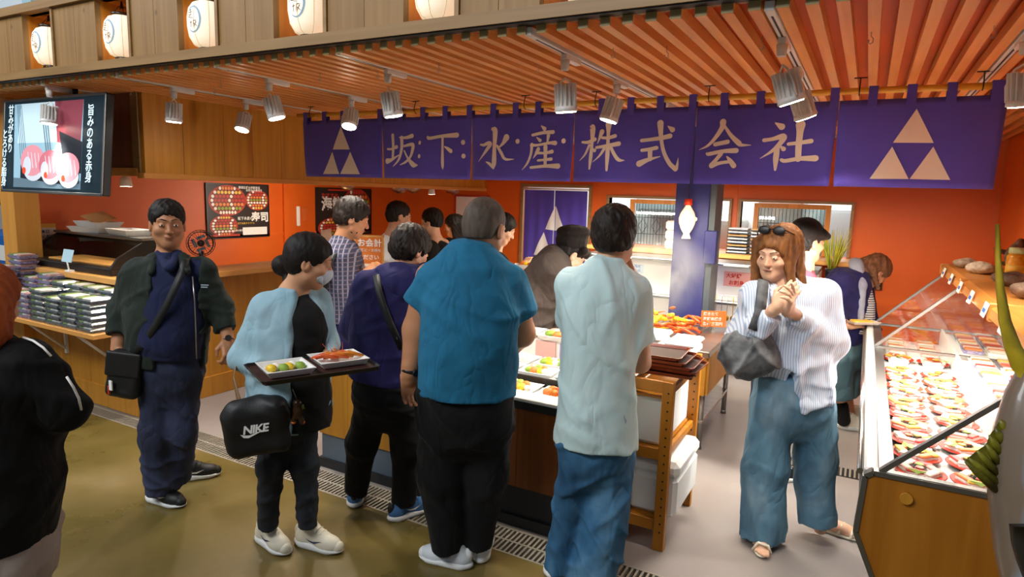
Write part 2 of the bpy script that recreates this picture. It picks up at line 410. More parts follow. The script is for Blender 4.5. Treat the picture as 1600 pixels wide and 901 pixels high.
# bulkhead over the left counter: boards with a pale bottom trim
bk = struct(G().box(LWX, -4.72, 2.9, 7.72, 1.86, 2.40).obj('trim_6', 'bulk_wood'))
y = 2.88
k = 0
while y < 7.70:
    wd = min([0.31, 0.36, 0.28][k % 3], 7.72 - y); B1('board', 'bulk_wood', -4.72, -4.68, y + .0015, y + wd - .0015, 1.815, 2.40, bk); y += wd; k += 1
B1('bottom_trim', 'bulk_trim', -4.75, -4.665, 2.86, 7.72, 1.785, 1.825, bk, .003)
for k in range(5): B1('board', 'counter_dark', LWX + k * .31 + .002, LWX + (k + 1) * .31 - .002, 2.87, 2.9, 1.86, 2.40, bk)
B1('corner_trim', 'fascia_rail', -4.80, -4.72, 2.865, 2.90, 1.80, 2.40, bk)
B1('bottom_trim', 'bulk_trim', LWX, -4.75, 2.86, 2.92, 1.80, 1.86, bk)
# slatted ceiling: orange board above, one slat after another below
ceil = struct(G().box(-7.0, RWX + .1, 2.42, BWY + .1, 2.475, 2.487).obj('ceiling', 'orange_board'))
SL = [-0.43 + 0.0907 * k for k in range(17)] + [-0.43 - 0.0907 * k for k in range(1, 69)]
proto = None
TX = [-5.08, -4.20, -3.245, -2.335, -1.29, -0.362, 0.454]
for x in SL:
    if x > RWX - .05 or x < -6.6: continue
    if proto is None:
        proto = G().box(0, .041, 2.42, BWY, CZ, CZ + .048).obj('slat', 'slat_wood', ceil); o = proto
    else:
        o = proto.copy(); COL.objects.link(o)
    o.location = (x, 0, 0)
proto = None
for x in SL:
    if x > RWX - .05 or x < -6.6: continue
    if proto is None: proto = G().box(0, .0414, 2.416, 2.4215, CZ, CZ + .049).obj('slat_end', 'slat_end_wood', ceil); o = proto
    else: o = proto.copy(); COL.objects.link(o)
    o.location = (x - .0002, 0, 0)
B1('edge_board', 'orange_board', -7.0, RWX, 2.40, 2.42, CZ + .05, CZ + .075, ceil)
# fascia with lantern openings
OPEN = [(-5.98, -5.62), (-5.19, -4.79), (-4.31, -3.94), (-3.50, -3.15), (-2.73, -2.36), (-1.90, -1.60), (-1.22, -0.90), (-0.12, 0.22)]
fs = struct(G().box(-7.0, 1.3, 2.36, 2.46, 2.438, 2.49).obj('wall_front', 'fascia_rail'))
B1('gap_shade_strip', 'black_print', -7, 1.3, 2.37, 2.42, 2.462 - .03, 2.475 - .03, fs)  # solid black strip painted as the shade between fascia and slats
B1('top_rail', 'fascia_rail', -7.0, 1.3, 2.36, 2.46, 2.865, 2.92, fs)
prev = -7.0
for (a, b) in OPEN + [(1.3, 1.4)]:
    nb = max(1, round((a - prev) / .24)); wdt = (a - prev) / nb
    for k in range(nb): B1('panel', 'fascia_wood', prev + k * wdt + .0015, prev + (k + 1) * wdt - .0015, 2.385, 2.42, 2.49, 2.865, fs)
    if b < 1.35:
        B1('jamb', 'reveal_wood', a - .02, a, 2.42, 2.74, 2.49, 2.865, fs); B1('jamb', 'reveal_wood', b, b + .02, 2.42, 2.74, 2.49, 2.865, fs)
        B1('head_board', 'reveal_wood', a - .02, b + .02, 2.42, 2.74, 2.865, 2.885, fs)
        B1('jamb_edge', 'fascia_rail', b - .022, b, 2.375, 2.42, 2.49, 2.865, fs)
    prev = b
# steel and glazing of the hall above and to the left
hb = struct(G().box(-14, 2, 2.62, 2.80, 2.93, 3.05).obj('trim_7', 'roof_steel'))
struct(G().box(-5.42, -5.30, 2.5, 2.62, 2.90, 3.6).obj('trim_8', 'roof_steel'))
struct(G().box(-16, 5, 3.4, 3.5, 2.95, 5.2).obj('wall_hall_upper', 'roof_white'))
struct(G().box(-16, -6.5, 9.4, 9.5, 0, 3.2).obj('wall_hall', 'pale_wall'))
# ---------------------------------------------------------------- noren curtain over the shop front
NY = 3.85
def nwave(x, z): return 0.010 * math.sin(x * 9.0 + 1.3 * math.sin(z * 5)) * (2.30 - z) / .45 + 0.006 * math.sin(x * 23 + 2.0) * (2.30 - z) / .45
STROKES = [
 (1, [(-3.162,2.161,0.0265),(-3.157,2.075,0.0239),(-3.161,1.987,0.0224)]),
 (1, [(-3.213,2.06,0.016),(-3.172,2.06,0.017),(-3.125,2.075,0.0276)]),
 (1, [(-3.216,1.971,0.0429),(-3.171,1.981,0.024),(-3.104,2.015,0.0079)]),
 (1, [(-3.095,2.143,0.0127),(-3.039,2.141,0.021),(-2.98,2.153,0.0313)]),
 (1, [(-3.078,2.142,0.0289),(-3.078,2.064,0.0253),(-3.104,1.982,0.0186),(-3.154,1.932,0.0064)]),
 (1, [(-3.058,2.08,0.0158),(-2.986,2.092,0.0261),(-2.969,2.074,0.0313),(-2.991,2.007,0.022),(-3.037,1.966,0.0184),(-3.09,1.943,0.0053)]),
 (1, [(-3.054,2.046,0.0132),(-3.018,1.992,0.0184),(-2.965,1.946,0.0393),(-2.92,1.941,0.0078)]),
 (1, [(-2.904,2.106,0.0228),(-2.906,2.099,0.0228)]),
 (1, [(-2.906,2.01,0.0229),(-2.907,2.002,0.0229)]),
 (1, [(-2.835,2.141,0.0205),(-2.82,2.133,0.0231),(-2.72,2.146,0.0228),(-2.586,2.152,0.036)]),
 (1, [(-2.708,2.139,0.0203),(-2.708,2.072,0.0193),(-2.709,1.952,0.0255),(-2.708,1.914,0.0051)]),
 (1, [(-2.691,2.074,0.0076),(-2.663,2.059,0.0228),(-2.635,2.042,0.0303)]),
 (1, [(-2.536,2.103,0.0339),(-2.536,2.101,0.0339)]),
 (1, [(-2.532,2.008,0.034),(-2.532,2.007,0.034)]),
 (2, [(-2.293,2.187,0.0242),(-2.274,2.173,0.0387),(-2.275,2.068,0.0281),(-2.273,1.963,0.0341),(-2.276,1.923,0.0122)]),
 (2, [(-2.337,1.967,0.0059),(-2.308,1.954,0.0196),(-2.279,1.93,0.0195)]),
 (2, [(-2.389,2.084,0.0123),(-2.36,2.081,0.0196),(-2.327,2.093,0.0244),(-2.309,2.085,0.0292),(-2.342,2.04,0.022),(-2.401,1.97,0.0039)]),
 (2, [(-2.183,2.129,0.0455),(-2.209,2.091,0.0241),(-2.241,2.063,0.0097)]),
 (2, [(-2.255,2.075,0.0169),(-2.223,2.03,0.0217),(-2.189,1.987,0.0193),(-2.12,1.985,0.0048)]),
 (2, [(-2.095,2.103,0.0323),(-2.095,2.102,0.0323)]),
 (2, [(-1.926,2.2,0.007),(-1.902,2.181,0.0278)]),
 (2, [(-1.986,2.142,0.0188),(-1.911,2.156,0.0209),(-1.839,2.159,0.0253)]),
 (2, [(-1.957,2.127,0.007),(-1.932,2.107,0.0233)]),
 (2, [(-1.872,2.137,0.0255),(-1.878,2.101,0.0139)]),
 (2, [(-1.994,2.077,0.0188),(-1.949,2.077,0.0164),(-1.867,2.09,0.0185),(-1.821,2.089,0.03)]),
 (2, [(-1.989,2.082,0.0207),(-1.995,2.02,0.0165),(-2.019,1.959,0.0142),(-2.055,1.915,0.0048)]),
 (2, [(-1.943,2.052,0.0257),(-1.958,2.024,0.0188),(-1.978,1.992,0.0047)]),
 (2, [(-1.953,2.027,0.0188),(-1.895,2.026,0.0163),(-1.842,2.035,0.0255)]),
 (2, [(-1.945,1.978,0.0164),(-1.893,1.983,0.0163),(-1.847,1.987,0.0223)]),
 (2, [(-1.892,2.067,0.0302),(-1.892,2.019,0.0256),(-1.892,1.946,0.0233)]),
 (2, [(-1.994,1.932,0.0189),(-1.892,1.942,0.021),(-1.794,1.942,0.0346)]),
 (2, [(-1.762,2.103,0.0302),(-1.762,2.1,0.0302)]),
 (3, [(-1.576,2.187,0.0147),(-1.563,2.177,0.0373),(-1.562,2.089,0.0222),(-1.566,1.992,0.0247),(-1.57,1.926,0.0124)]),
 (3, [(-1.63,2.092,0.0149),(-1.59,2.091,0.0198),(-1.543,2.108,0.0245)]),
 (3, [(-1.581,2.072,0.0173),(-1.607,2.016,0.0139),(-1.643,1.977,0.004)]),
 (3, [(-1.551,2.05,0.0074),(-1.542,2.04,0.0246)]),
 (3, [(-1.499,2.154,0.0317),(-1.512,2.117,0.0171),(-1.524,2.083,0.0049)]),
 (3, [(-1.494,2.117,0.0171),(-1.456,2.116,0.0194),(-1.413,2.127,0.0241)]),
 (3, [(-1.53,2.057,0.0172),(-1.458,2.068,0.0219),(-1.387,2.08,0.0289)]),
 (3, [(-1.458,2.2,0.0407),(-1.457,2.135,0.0218),(-1.455,2.016,0.0268),(-1.456,1.918,0.0137)]),
 (3, [(-1.478,2.049,0.0195),(-1.507,2.006,0.0123),(-1.549,1.968,0.0039)]),
 (3, [(-1.437,2.059,0.0194),(-1.409,2.011,0.0218),(-1.382,1.982,0.0218),(-1.346,1.979,0.0039)]),
 (3, [(-1.242,2.097,0.0213),(-1.187,2.103,0.0212),(-1.125,2.111,0.0257),(-1.072,2.122,0.0287)]),
 (3, [(-1.238,2.039,0.019),(-1.193,2.045,0.0212),(-1.15,2.054,0.0235)]),
 (3, [(-1.188,2.043,0.0283),(-1.186,1.987,0.026)]),
 (3, [(-1.251,1.959,0.0381),(-1.198,1.983,0.0237),(-1.127,2.003,0.0047)]),
 (3, [(-1.135,2.197,0.0391),(-1.125,2.107,0.0233),(-1.105,2.029,0.0233),(-1.068,1.965,0.0256),(-1.026,1.928,0.0278)]),
 (3, [(-1.021,1.931,0.0232),(-1.016,1.96,0.0139),(-1.014,1.994,0.0023)]),
 (3, [(-1.089,2.179,0.0056),(-1.06,2.158,0.0323)]),
 (4, [(-0.771,2.194,0.0363),(-0.775,2.161,0.0287),(-0.809,2.105,0.0217),(-0.848,2.063,0.0146),(-0.894,2.04,0.0029)]),
 (4, [(-0.76,2.17,0.0143),(-0.721,2.118,0.0214),(-0.677,2.076,0.0285),(-0.662,2.065,0.018),(-0.611,2.064,0.0038)]),
 (4, [(-0.806,2.07,0.0241),(-0.769,2.077,0.024),(-0.737,2.083,0.0248)]),
 (4, [(-0.849,2.018,0.0146),(-0.835,2.016,0.0218),(-0.765,2.03,0.0216),(-0.687,2.034,0.0295)]),
 (4, [(-0.769,2.016,0.0241),(-0.795,1.982,0.0217),(-0.818,1.951,0.0291)]),
 (4, [(-0.818,1.949,0.0291),(-0.774,1.964,0.0193),(-0.715,1.973,0.0191)]),
 (4, [(-0.735,2.001,0.0072),(-0.715,1.978,0.0239),(-0.694,1.95,0.0296)]),
 (4, [(-0.493,2.182,0.0069),(-0.459,2.161,0.0358)]),
 (4, [(-0.544,2.09,0.021),(-0.501,2.096,0.0208),(-0.446,2.109,0.0321),(-0.456,2.078,0.0276),(-0.496,2.033,0.0185),(-0.558,1.991,0.0028)]),
 (4, [(-0.473,2.051,0.0277),(-0.475,1.992,0.0301),(-0.474,1.93,0.013)]),
 (4, [(-0.459,2.058,0.0069),(-0.44,2.042,0.0258)]),
 (4, [(-0.417,2.068,0.0183),(-0.359,2.075,0.0204),(-0.306,2.083,0.0248)]),
 (4, [(-0.365,2.17,0.0489),(-0.365,2.126,0.034),(-0.365,2.05,0.0319),(-0.362,1.987,0.0297)]),
 (4, [(-0.446,1.983,0.0185),(-0.426,1.978,0.0207),(-0.355,1.99,0.0228),(-0.277,1.992,0.0338)]),
]
LOGO = [ [[(-3.677, 2.236), (-3.767, 2.06), (-3.585, 2.059)], [(-3.773, 2.043), (-3.88, 1.867), (-3.685, 1.869)], [(-3.581, 2.042), (-3.676, 1.869), (-3.483, 1.87)]] , [[(0.161, 2.234), (0.075, 2.069), (0.251, 2.067)], [(0.074, 2.05), (-0.012, 1.887), (0.162, 1.889)], [(0.251, 2.05), (0.166, 1.889), (0.338, 1.887)]] ]
PANX = [-4.092, -3.265, -2.467, -1.694, -0.925, -0.188, 0.526]
TABX = [-4.043, -3.839, -3.643, -3.272, -3.078, -2.874, -2.678, -2.475, -2.284, -2.111, -1.944, -1.707, -1.504, -1.318, -1.136, -0.947, -0.77, -0.578, -0.211, -0.036, 0.133, 0.299, 0.5]
# noren: six cloth panels with tabs, crest triangles and brushed characters
def crom(p, n=6):
    p = [np.array(q, float) for q in p]; P = [2 * p[0] - p[1]] + p + [2 * p[-1] - p[-2]]; out = []
    for i in range(1, len(P) - 2):
        for k in range(n):
            t = k / n; a, b, c, d = P[i - 1], P[i], P[i + 1], P[i + 2]
            out.append(.5 * (2 * b + (c - a) * t + (2 * a - 5 * b + 4 * c - d) * t * t + (3 * b - a - 3 * c + d) * t ** 3))
    out.append(P[-2]); return out
noren = thing('noren_curtain', 'wide indigo shop curtain with white triangle crests and company characters under the slatted ceiling', 'shop curtain', (0, NY, 0))
PAN = []
for k in range(6):
    a, b = PANX[k], PANX[k + 1]; n, mz = 26, 14; z1, z0 = 2.287, 1.845; vs = []; fs = []
    for side in (0, 1):
        for j in range(mz + 1):
            z = z0 + (z1 - z0) * j / mz
            gap = 0.011 * (1 - j / mz) if j < mz * .8 else 0.001
            for i in range(n + 1):
                x = a + gap + (b - a - 2 * gap) * i / n; vs.append((x, NY + nwave(x, z) + side * .002, z))
    q = (n + 1) * (mz + 1)
    for j in range(mz):
        for i in range(n):
            t = j * (n + 1) + i; fs += [(t, t + 1, t + n + 2, t + n + 1), (q + t, q + t + n + 1, q + t + n + 2, q + t + 1)]
    ed = [i for i in range(n + 1)] + [j * (n + 1) + n for j in range(1, mz + 1)] + [mz * (n + 1) + i for i in range(n - 1, -1, -1)] + [j * (n + 1) for j in range(mz - 1, 0, -1)]
    for i in range(len(ed)):
        u, v = ed[i], ed[(i + 1) % len(ed)]; fs.append((v, u, q + u, q + v))
    g = G(); g.add(vs, fs, True); PAN.append(g.obj('cloth_panel', 'indigo_cloth', noren))
def onto(g, poly):   # a flat print laid on the waving cloth
    vs = [(x, NY + nwave(x, z) - 0.0025, z) for x, z in poly]; return vs
for side, tris in ((0, LOGO[0]), (5, LOGO[1])):
    for t in tris:
        A, Bq, Cq = [np.array(p) for p in t]; n = 12; vs = []; fs = []; ix = {}
        for i in range(n + 1):
            for j in range(n + 1 - i):
                p = A + (Bq - A) * i / n + (Cq - A) * j / n; ix[i, j] = len(vs); vs.append((p[0], NY + nwave(p[0], p[1]) - .003, p[1]))
        for i in range(n):
            for j in range(n - i):
                fs.append((ix[i, j], ix[i + 1, j], ix[i, j + 1]))
                if j < n - i - 1: fs.append((ix[i + 1, j], ix[i + 1, j + 1], ix[i, j + 1]))
        g = G(); g.add(vs, fs, True); g.obj('crest_triangle', 'cream_print', PAN[side], root=noren)
pg = {}
for si, (k, st) in enumerate(STROKES):
    c = crom(st, 7); L_, R_ = [], []
    for i, p in enumerate(c):
        d = c[min(i + 1, len(c) - 1)][:2] - c[max(i - 1, 0)][:2]; d = d / (np.linalg.norm(d) + 1e-9); nn = np.array([-d[1], d[0]]); w = max(p[2], .003) / 2
        L_.append(p[:2] + nn * w); R_.append(p[:2] - nn * w)
    def cap(p, d, w):   # rounded brush end
        a0 = math.atan2(d[1], d[0]); return [p + w * np.array([math.cos(a0 + t), math.sin(a0 + t)]) * np.array([1, 1]) * .98 for t in (-1.2, -.8, -.4, 0, .4, .8, 1.2)]
    d0 = c[0][:2] - c[1][:2]; d1 = c[-1][:2] - c[-2][:2]; d0 = d0 / np.linalg.norm(d0); d1 = d1 / np.linalg.norm(d1)
    g = pg.setdefault(k, G()); off = -.003 - .00012 * (si % 9)
    E_ = lambda p: (p[0], NY + nwave(p[0], p[1]) + off, p[1])
    b = len(c); g.add([E_(p) for p in L_] + [E_(p) for p in R_], [(i, i + 1, b + i + 1, b + i) for i in range(b - 1)], True)
    for p, d, w in ((c[0][:2], d0, max(c[0][2], .003) / 2), (c[-1][:2], d1, max(c[-1][2], .003) / 2)):
        n2 = np.array([-d[1], d[0]]); pts = [p - n2 * w] + cap(p, d * 1.0, w) + [p + n2 * w]
        g.add([E_(q) for q in pts], [tuple(range(len(pts)))], True)
for k, g in pg.items(): g.obj('lettering', 'cream_print', PAN[k], root=noren)
for x in TABX:
    w = .021 if x < .4 else .045
    k = max(i for i in range(6) if PANX[i] - .06 <= x)
    g = G(); g.box(x - w, x + w, NY - .022, NY - .019, 2.25, 2.35).box(x - w, x + w, NY + .019, NY + .022, 2.28, 2.35).box(x - w, x + w, NY - .022, NY + .022, 2.348, 2.352)
    g.obj('tab', 'indigo_cloth', noren)
pole = G().ring([(-4.15 + .4 * i, NY, 2.331 + .002 * math.sin(i * 2)) for i in range(13)], .0165, 12).obj('bamboo_pole', 'bamboo')
tag(pole, 'yellow bamboo pole carrying the indigo shop curtain', 'pole')
for i in range(8): G().ring([(-3.95 + .63 * i, NY, 2.331), (-3.945 + .63 * i, NY, 2.331)], .0185, 12).obj('node_ring', 'bamboo', pole, root=noren if False else None)
for x in (-4.0, -2.95, -2.05, -1.55, -0.86, -0.1, 0.42):
    o = thing('pole_hook', 'dark tee-shaped hook holding the bamboo pole to the slats', 'hook', (x, NY, 2.40), 'hooks of the bamboo pole')
    G().box(x - .03, x + .03, NY - .004, NY + .004, 2.395, 2.40).obj('crossbar', 'dark_metal', o)
    G().ring([(x, NY, 2.397), (x, NY - .02, 2.35), (x, NY - .02, 2.325), (x, NY, 2.31), (x, NY + .018, 2.32)], .003, 6).obj('hook_wire', 'dark_metal', o)
# ---------------------------------------------------------------- small metal ceiling hooks
for i, (x, y) in enumerate([(-4.6, 2.75), (-3.62, 2.74), (-3.9, 2.9), (-2.82, 2.786), (-2.43, 2.825), (-2.0, 2.797), (-1.52, 2.972), (-1.05, 2.777), (-.835, 2.859), (-.44, 2.83), (-.055, 2.874), (.33, 2.93)]):
    o = G().ring([(x, y, 2.41), (x, y, 2.385), (x + .008, y, 2.376), (x + .008, y, 2.362), (x, y, 2.356), (x - .008, y, 2.362), (x - .006, y, 2.372)], .0018, 6).obj('ceiling_hook', 'steel')
    tag(o, 'small open steel hook screwed into a ceiling slat', 'hook', 'steel hooks in the slats')
# ---------------------------------------------------------------- lanterns in the fascia
LN = [(-5.05, 2.66), (-4.195, 2.652), (-3.375, 2.645), (-2.58, 2.645), (-1.785, 2.640), (-1.06, 2.64), (0.05, 2.64)]
LD = ['leftmost', 'second from the left', 'third from the left', 'fourth from the left', 'fifth from the left', 'sixth from the left, cut by the top of the picture', 'at the right end of the fascia']
prof = [(.045, -.128), (.075, -.115), (.098, -.075), (.107, -.02), (.107, .03), (.098, .08), (.078, .11), (.055, .122)]
def lanternrad(z):
    for (a, b), (c, d) in zip(prof, prof[1:]):
        if b <= z <= d: return a + (c - a) * (z - b) / (d - b)
    return .05
for i, (x, z) in enumerate(LN):
    y = 2.485
    t = thing('paper_lantern', 'paper lantern in the fascia, %s' % LD[i], 'lantern', (x, y, z), 'paper lanterns in the fascia')
    c = (x, y, z)
    G().lathe(prof, c, 32).obj('paper_shade', 'paper_lit', t)
    for k in range(8):
        a = 2 * PI * k / 8 + .2; G().ring([(x + (r + .0008) * math.cos(a), y + (r + .0008) * math.sin(a), z + h) for r, h in prof], .0013, 4).obj('rib', 'lantern_rib', t)
    G().lathe([(.05, -.150), (.052, -.128), (.046, -.126)], c, 20).obj('bottom_cap', 'lantern_cap', t)
    tc = G().lathe([(.056, .120), (.062, .124), (.062, .138), (.03, .14)], c, 20).obj('top_cap', 'lantern_cap', t)
    for k in range(6):
        a = 2 * PI * k / 6; G().ball((x + .052 * math.cos(a), y + .052 * math.sin(a), z - .140), .005, 8, 5).obj('stud', 'brass', t)
    g = G()
    for k in range(4):
        a = PI / 4 + PI / 2 * k; g.ring([(x + .05 * math.cos(a), y + .05 * math.sin(a), z + .14), (x + .012 * math.cos(a), y + .012 * math.sin(a), z + .185)], .002, 5)
    g.ring([(x, y, z + .17), (x, y, z + .215)], [.012, .004], 8)
    g.obj('hanger', 'lantern_cap', t)
    G().ring([(x, y, z - .15), (x + .006, y, z - .163), (x, y, z - .17), (x - .004, y, z - .165)], .0018, 5).obj('hook', 'lantern_cap', t)
    # painted crest and two brushed characters on the side towards the walkway
    def on_l(u, v, e=.0016): a = -PI / 2 + .12 + u / .107; r = lanternrad(v) + e; return (x + r * math.cos(a), y + r * math.sin(a), z + v)
    g = G()
    for k in range(22):
        a0, a1 = 2 * PI * k / 26 - 2.2, 2 * PI * (k + 1) / 26 - 2.2; w = .003 + .003 * math.sin(PI * k / 22)
        g.add([on_l((.047 - w) * math.cos(a0), .01 + (.068 - w) * math.sin(a0)), on_l((.047 + w) * math.cos(a0), .01 + (.068 + w) * math.sin(a0)), on_l((.047 + w) * math.cos(a1), .01 + (.068 + w) * math.sin(a1)), on_l((.047 - w) * math.cos(a1), .01 + (.068 - w) * math.sin(a1))], [(0, 1, 2, 3)])
    g.obj('crest_ring', 'blue_wash', t)
    g = G()
    SK = [[(-.025, .06), (-.012, .058)], [(-.03, .045), (.0, .048)], [(-.016, .062), (-.018, .02)], [(-.03, .03), (-.004, .033)], [(-.032, .022), (.008, .012)], [(-.012, .0), (-.014, -.035)], [(-.02, -.01), (-.002, -.006)], [(.008, .002), (.004, -.03)], [(.01, 0), (.026, .002)], [(.024, -.004), (.006, -.036)], [(.01, -.015), (.03, -.03)]]
    for (a, b) in SK:
        d = np.array(b) - np.array(a); d = d / np.linalg.norm(d); n2 = np.array([-d[1], d[0]]) * .0022
        g.add([on_l(*(np.array(a) + n2), .002), on_l(*(np.array(a) - n2), .002), on_l(*(np.array(b) - n2 * .5), .002), on_l(*(np.array(b) + n2 * .5), .002)], [(0, 1, 2, 3)])
    g.obj('lettering', 'brown_print', t)
    l = bpy.data.lights.new('lantern_bulb', 'POINT'); l.energy = .7; l.color = (1, .78, .5); l.shadow_soft_size = .1
    o = bpy.data.objects.new('lantern_bulb', l); COL.objects.link(o); o.location = (x, y + .0, z + .30)
# ---------------------------------------------------------------- light tracks and spot lamps
for i, x in enumerate(TX):
    o = thing('light_track', 'white lighting track between the slats, number %d from the left wall side' % (i + 1), 'light track', (x, 2.43, CZ), 'lighting tracks in the slatted ceiling')
    o['label'] = ['white light track over the television screen', 'white light track beside the wooden bulkhead', 'white light track above the first crest panel', 'white light track above the plain counter front', 'white light track in the middle of the slatted ceiling', 'white light track left of the last crest panel', 'white light track along the orange right wall'][i]
    G().box(x - .017, x + .017, 2.425, 7.2, CZ - .004, CZ + .03, .003).obj('rail', 'white_metal', o)
    G().box(x - .004, x + .004, 2.5, 7.2, CZ - .0048, CZ - .004).obj('slot', 'black_print', o)
LAMPS = [(0, 2.37 + .1, (-5.0, 2.2, .6), .2), (0, 3.05, (-5.1, 2.7, .8), .2), (1, 2.81, (-4.3, 2.75, .9), .17), (1, 3.39, (-3.9, 2.2, .3), .18), (2, 2.79, (-2.6, 3.1, .7), .18), (2, 3.50, (-2.75, 2.5, .8), .17), (3, 2.80, (-2.0, 3.1, .72), .19), (4, 2.80, (-1.2, 3.05, .72), .2), (4, 3.50, (-1.9, 3.2, .7), .17), (5, 2.83, (.35, 3.2, .8), .2), (5, 3.45, (.45, 4.0, .8), .19), (6, 3.10, (.7, 3.5, .9), .2)]
LAMPS += [(2, 5.2, (-3.4, 6.8, .9), .18), (3, 5.4, (-2.3, 7.0, 1.0), .18), (4, 4.5, (-1.5, 4.9, .7), .18), (5, 5.6, (-.2, 7.4, 1.2), .18), (6, 5.4, (.6, 7.4, 1.2), .18), (5, 4.6, (.6, 5.0, .8), .18)]
LLAB = ['front spot lamp hanging before the television', 'rear spot lamp half hidden behind the television lamp', 'front spot lamp before the wooden bulkhead', 'rear spot lamp beside the bulkhead facing out', 'front spot lamp over the girl with the tray', 'spot lamp shining over the left crest triangles', 'front spot lamp above the characters for the family name', 'front spot lamp right of the ceiling middle', 'spot lamp tilted left over the curtain characters', 'larger front spot lamp left of the last crest panel', 'rear spot lamp touching the curtain beside the last crest', 'spot lamp cut off at the right edge', 'lamp behind the curtain over the waiting customers', 'lamp behind the curtain before the doorway', 'lamp behind the curtain over the grill table', 'lamp behind the curtain before the right kitchen window', 'lamp behind the curtain beside the right wall', 'lamp behind the curtain over the glass showcase']
def frame_to(d):
    q = Vector(d).normalized().to_track_quat('Z', 'Y'); return q.to_matrix()
for (ti, y, aim, dz), lab in zip(LAMPS, LLAB):
    x = TX[ti]; t = thing('spot_lamp', lab, 'spot lamp', (x, y, CZ), 'white finned spot lamps on tracks')
    G().box(x - .016, x + .016, y - .02, y + .15, CZ - .03, CZ - .004, .004).obj('adaptor', 'white_plastic', t)
    G().cyl((x, y, CZ - .075), (x, y, CZ - .03), .018, .022, 14).obj('swivel', 'white_metal', t)
    piv = Vector((x, y, CZ - .085)); d = (Vector(aim) - piv).normalized()
    d = (d * .75 + Vector((0, 0, -1)) * .35).normalized()
    R = frame_to(d); lc = piv + d * (dz - .04)
    P = lambda a, b, c: lc + R @ Vector((a, b, c))
    G().lathe([(.024, -.105), (.034, -.1), (.038, -.04), (.044, -.012), (.052, -.008), (.055, .012), (.05, .016)], lc, 24, R).obj('housing', 'white_metal', t)
    g = G()
    for k in range(16):
        a = 2 * PI * k / 16; Rk = R @ RZ(a)
        g.box(-.010, .010, -.0018, .0018, -.05, .05, R=Rk, at=None); m = len(g.v) - 8
        o_ = lc + Rk @ Vector((.042, 0, -.06)); g.v[m:] = [tuple(Vector(p) + o_) for p in g.v[m:]]
    g.obj('cooling_fin', 'white_metal', t)
    G().ring([P(-.056, 0, 0), P(-.058, 0, -.06), P(-.03, 0, -.12), P(0, 0, -.135), P(.03, 0, -.12), P(.058, 0, -.06), P(.056, 0, 0)], .0045, 6).obj('yoke', 'white_metal', t)
    G().lathe([(.0, .0165), (.046, .0165), (.046, .019), (.0, .020)], lc, 24, R).obj('lens', 'lens', t)
    l = bpy.data.lights.new('spot_light', 'SPOT'); l.energy = 62; l.spot_size = 1.5; l.spot_blend = .7; l.shadow_soft_size = .045; l.color = (1, .91, .78)
    o = bpy.data.objects.new('spot_light', l); COL.objects.link(o); o.location = lc + d * .03; o.rotation_euler = d.to_track_quat('-Z', 'Y').to_euler()
# ---------------------------------------------------------------- television on the left
tvc = Vector((-5.22, 2.52, 2.0)); R = RZ(.0) @ RX(-.10)
tv = thing('television', 'hanging flat screen showing pink fatty tuna sushi with white vertical writing', 'television', tvc)
def TVb(name, mat, x0, x1, y0, y1, z0, z1, ch=0, par=None):
    g = G(); g.box(x0, x1, y0, y1, z0, z1, ch); g.v = [tuple(tvc + R @ Vector(p)) for p in g.v]; return g.obj(name, mat, par or tv, root=tv)
def emis(name, c, s=1.0):
    plain(name, c, .5, emit=c, es=s, spec=.15)
TVb('casing', 'black_plastic', -.68, .68, 0, .06, -.345, .345, .008)
for q in ((-.685, .685, .33, .35), (-.685, .685, -.35, -.33)): TVb('bezel', 'dull_steel', q[0], q[1], -.006, .004, q[2], q[3], .003)
for q in ((-.685, -.668), (.668, .685)): TVb('bezel', 'dull_steel', q[0], q[1], -.006, .004, -.35, .35, .003)
emis('scr_dark', '#1b2a33', .42); emis('scr_blue', '#8fb3c4', .55); emis('scr_pale', '#bcd6e2', .62); emis('scr_red', '#86404c', .5); emis('scr_mid', '#5f7684', .45); emis('scr_shade', '#23272f', .35); emis('scr_pink', '#d58d98', .5); emis('scr_pink2', '#c26f7c', .5); emis('scr_rice', '#c9ced8', .5); emis('scr_text', '#cfe6ee', .8); emis('scr_orange', '#d9482c', .6)
scr = TVb('screen', 'scr_dark', -.668, .668, -.003, -.001, -.33, .33)
sq = [0]
def flat(pts, mat, par=scr, name='picture_patch'):
    sq[0] += 1; e = -.0035 - .00025 * sq[0]
    g = G(); g.prism(pts, tvc + R @ Vector((0, e, 0)), R @ Vector((1, 0, 0)), R @ Vector((0, 0, 1)), R @ Vector((0, 1, 0)), .0004); return g.obj(name, mat, par, root=tv)
flat([(-.50, -.31), (.42, -.31), (.42, .31), (-.52, .31)], 'scr_blue')
flat([(-.46, .02), (.10, .02), (.06, .31), (-.42, .31)], 'scr_pale')
flat([(.10, .02), (.40, -.02), (.42, .31), (.05, .31)], 'scr_red')
flat([(.12, .10), (.42, .02), (.42, -.20), (.20, -.16)], 'scr_shade')
flat([(-.50, -.31), (.42, -.31), (.42, -.25), (-.50, -.24)], 'scr_mid'); flat([(-.40, -.24), (.2, -.28), (.40, -.27), (.40, -.16), (-.4, -.14)], 'scr_shade')
for k in range(4): flat([(-.48 + .02 * k, .3), (-.474 + .02 * k, .3), (-.40 + .03 * k, -.1), (-.407 + .03 * k, -.1)], 'scr_mid')
for k in range(3): flat([(-.14 + .03 * k, .3), (-.13 + .03 * k, .3), (-.03 + .03 * k, -.05), (-.045 + .03 * k, -.05)], 'scr_mid')
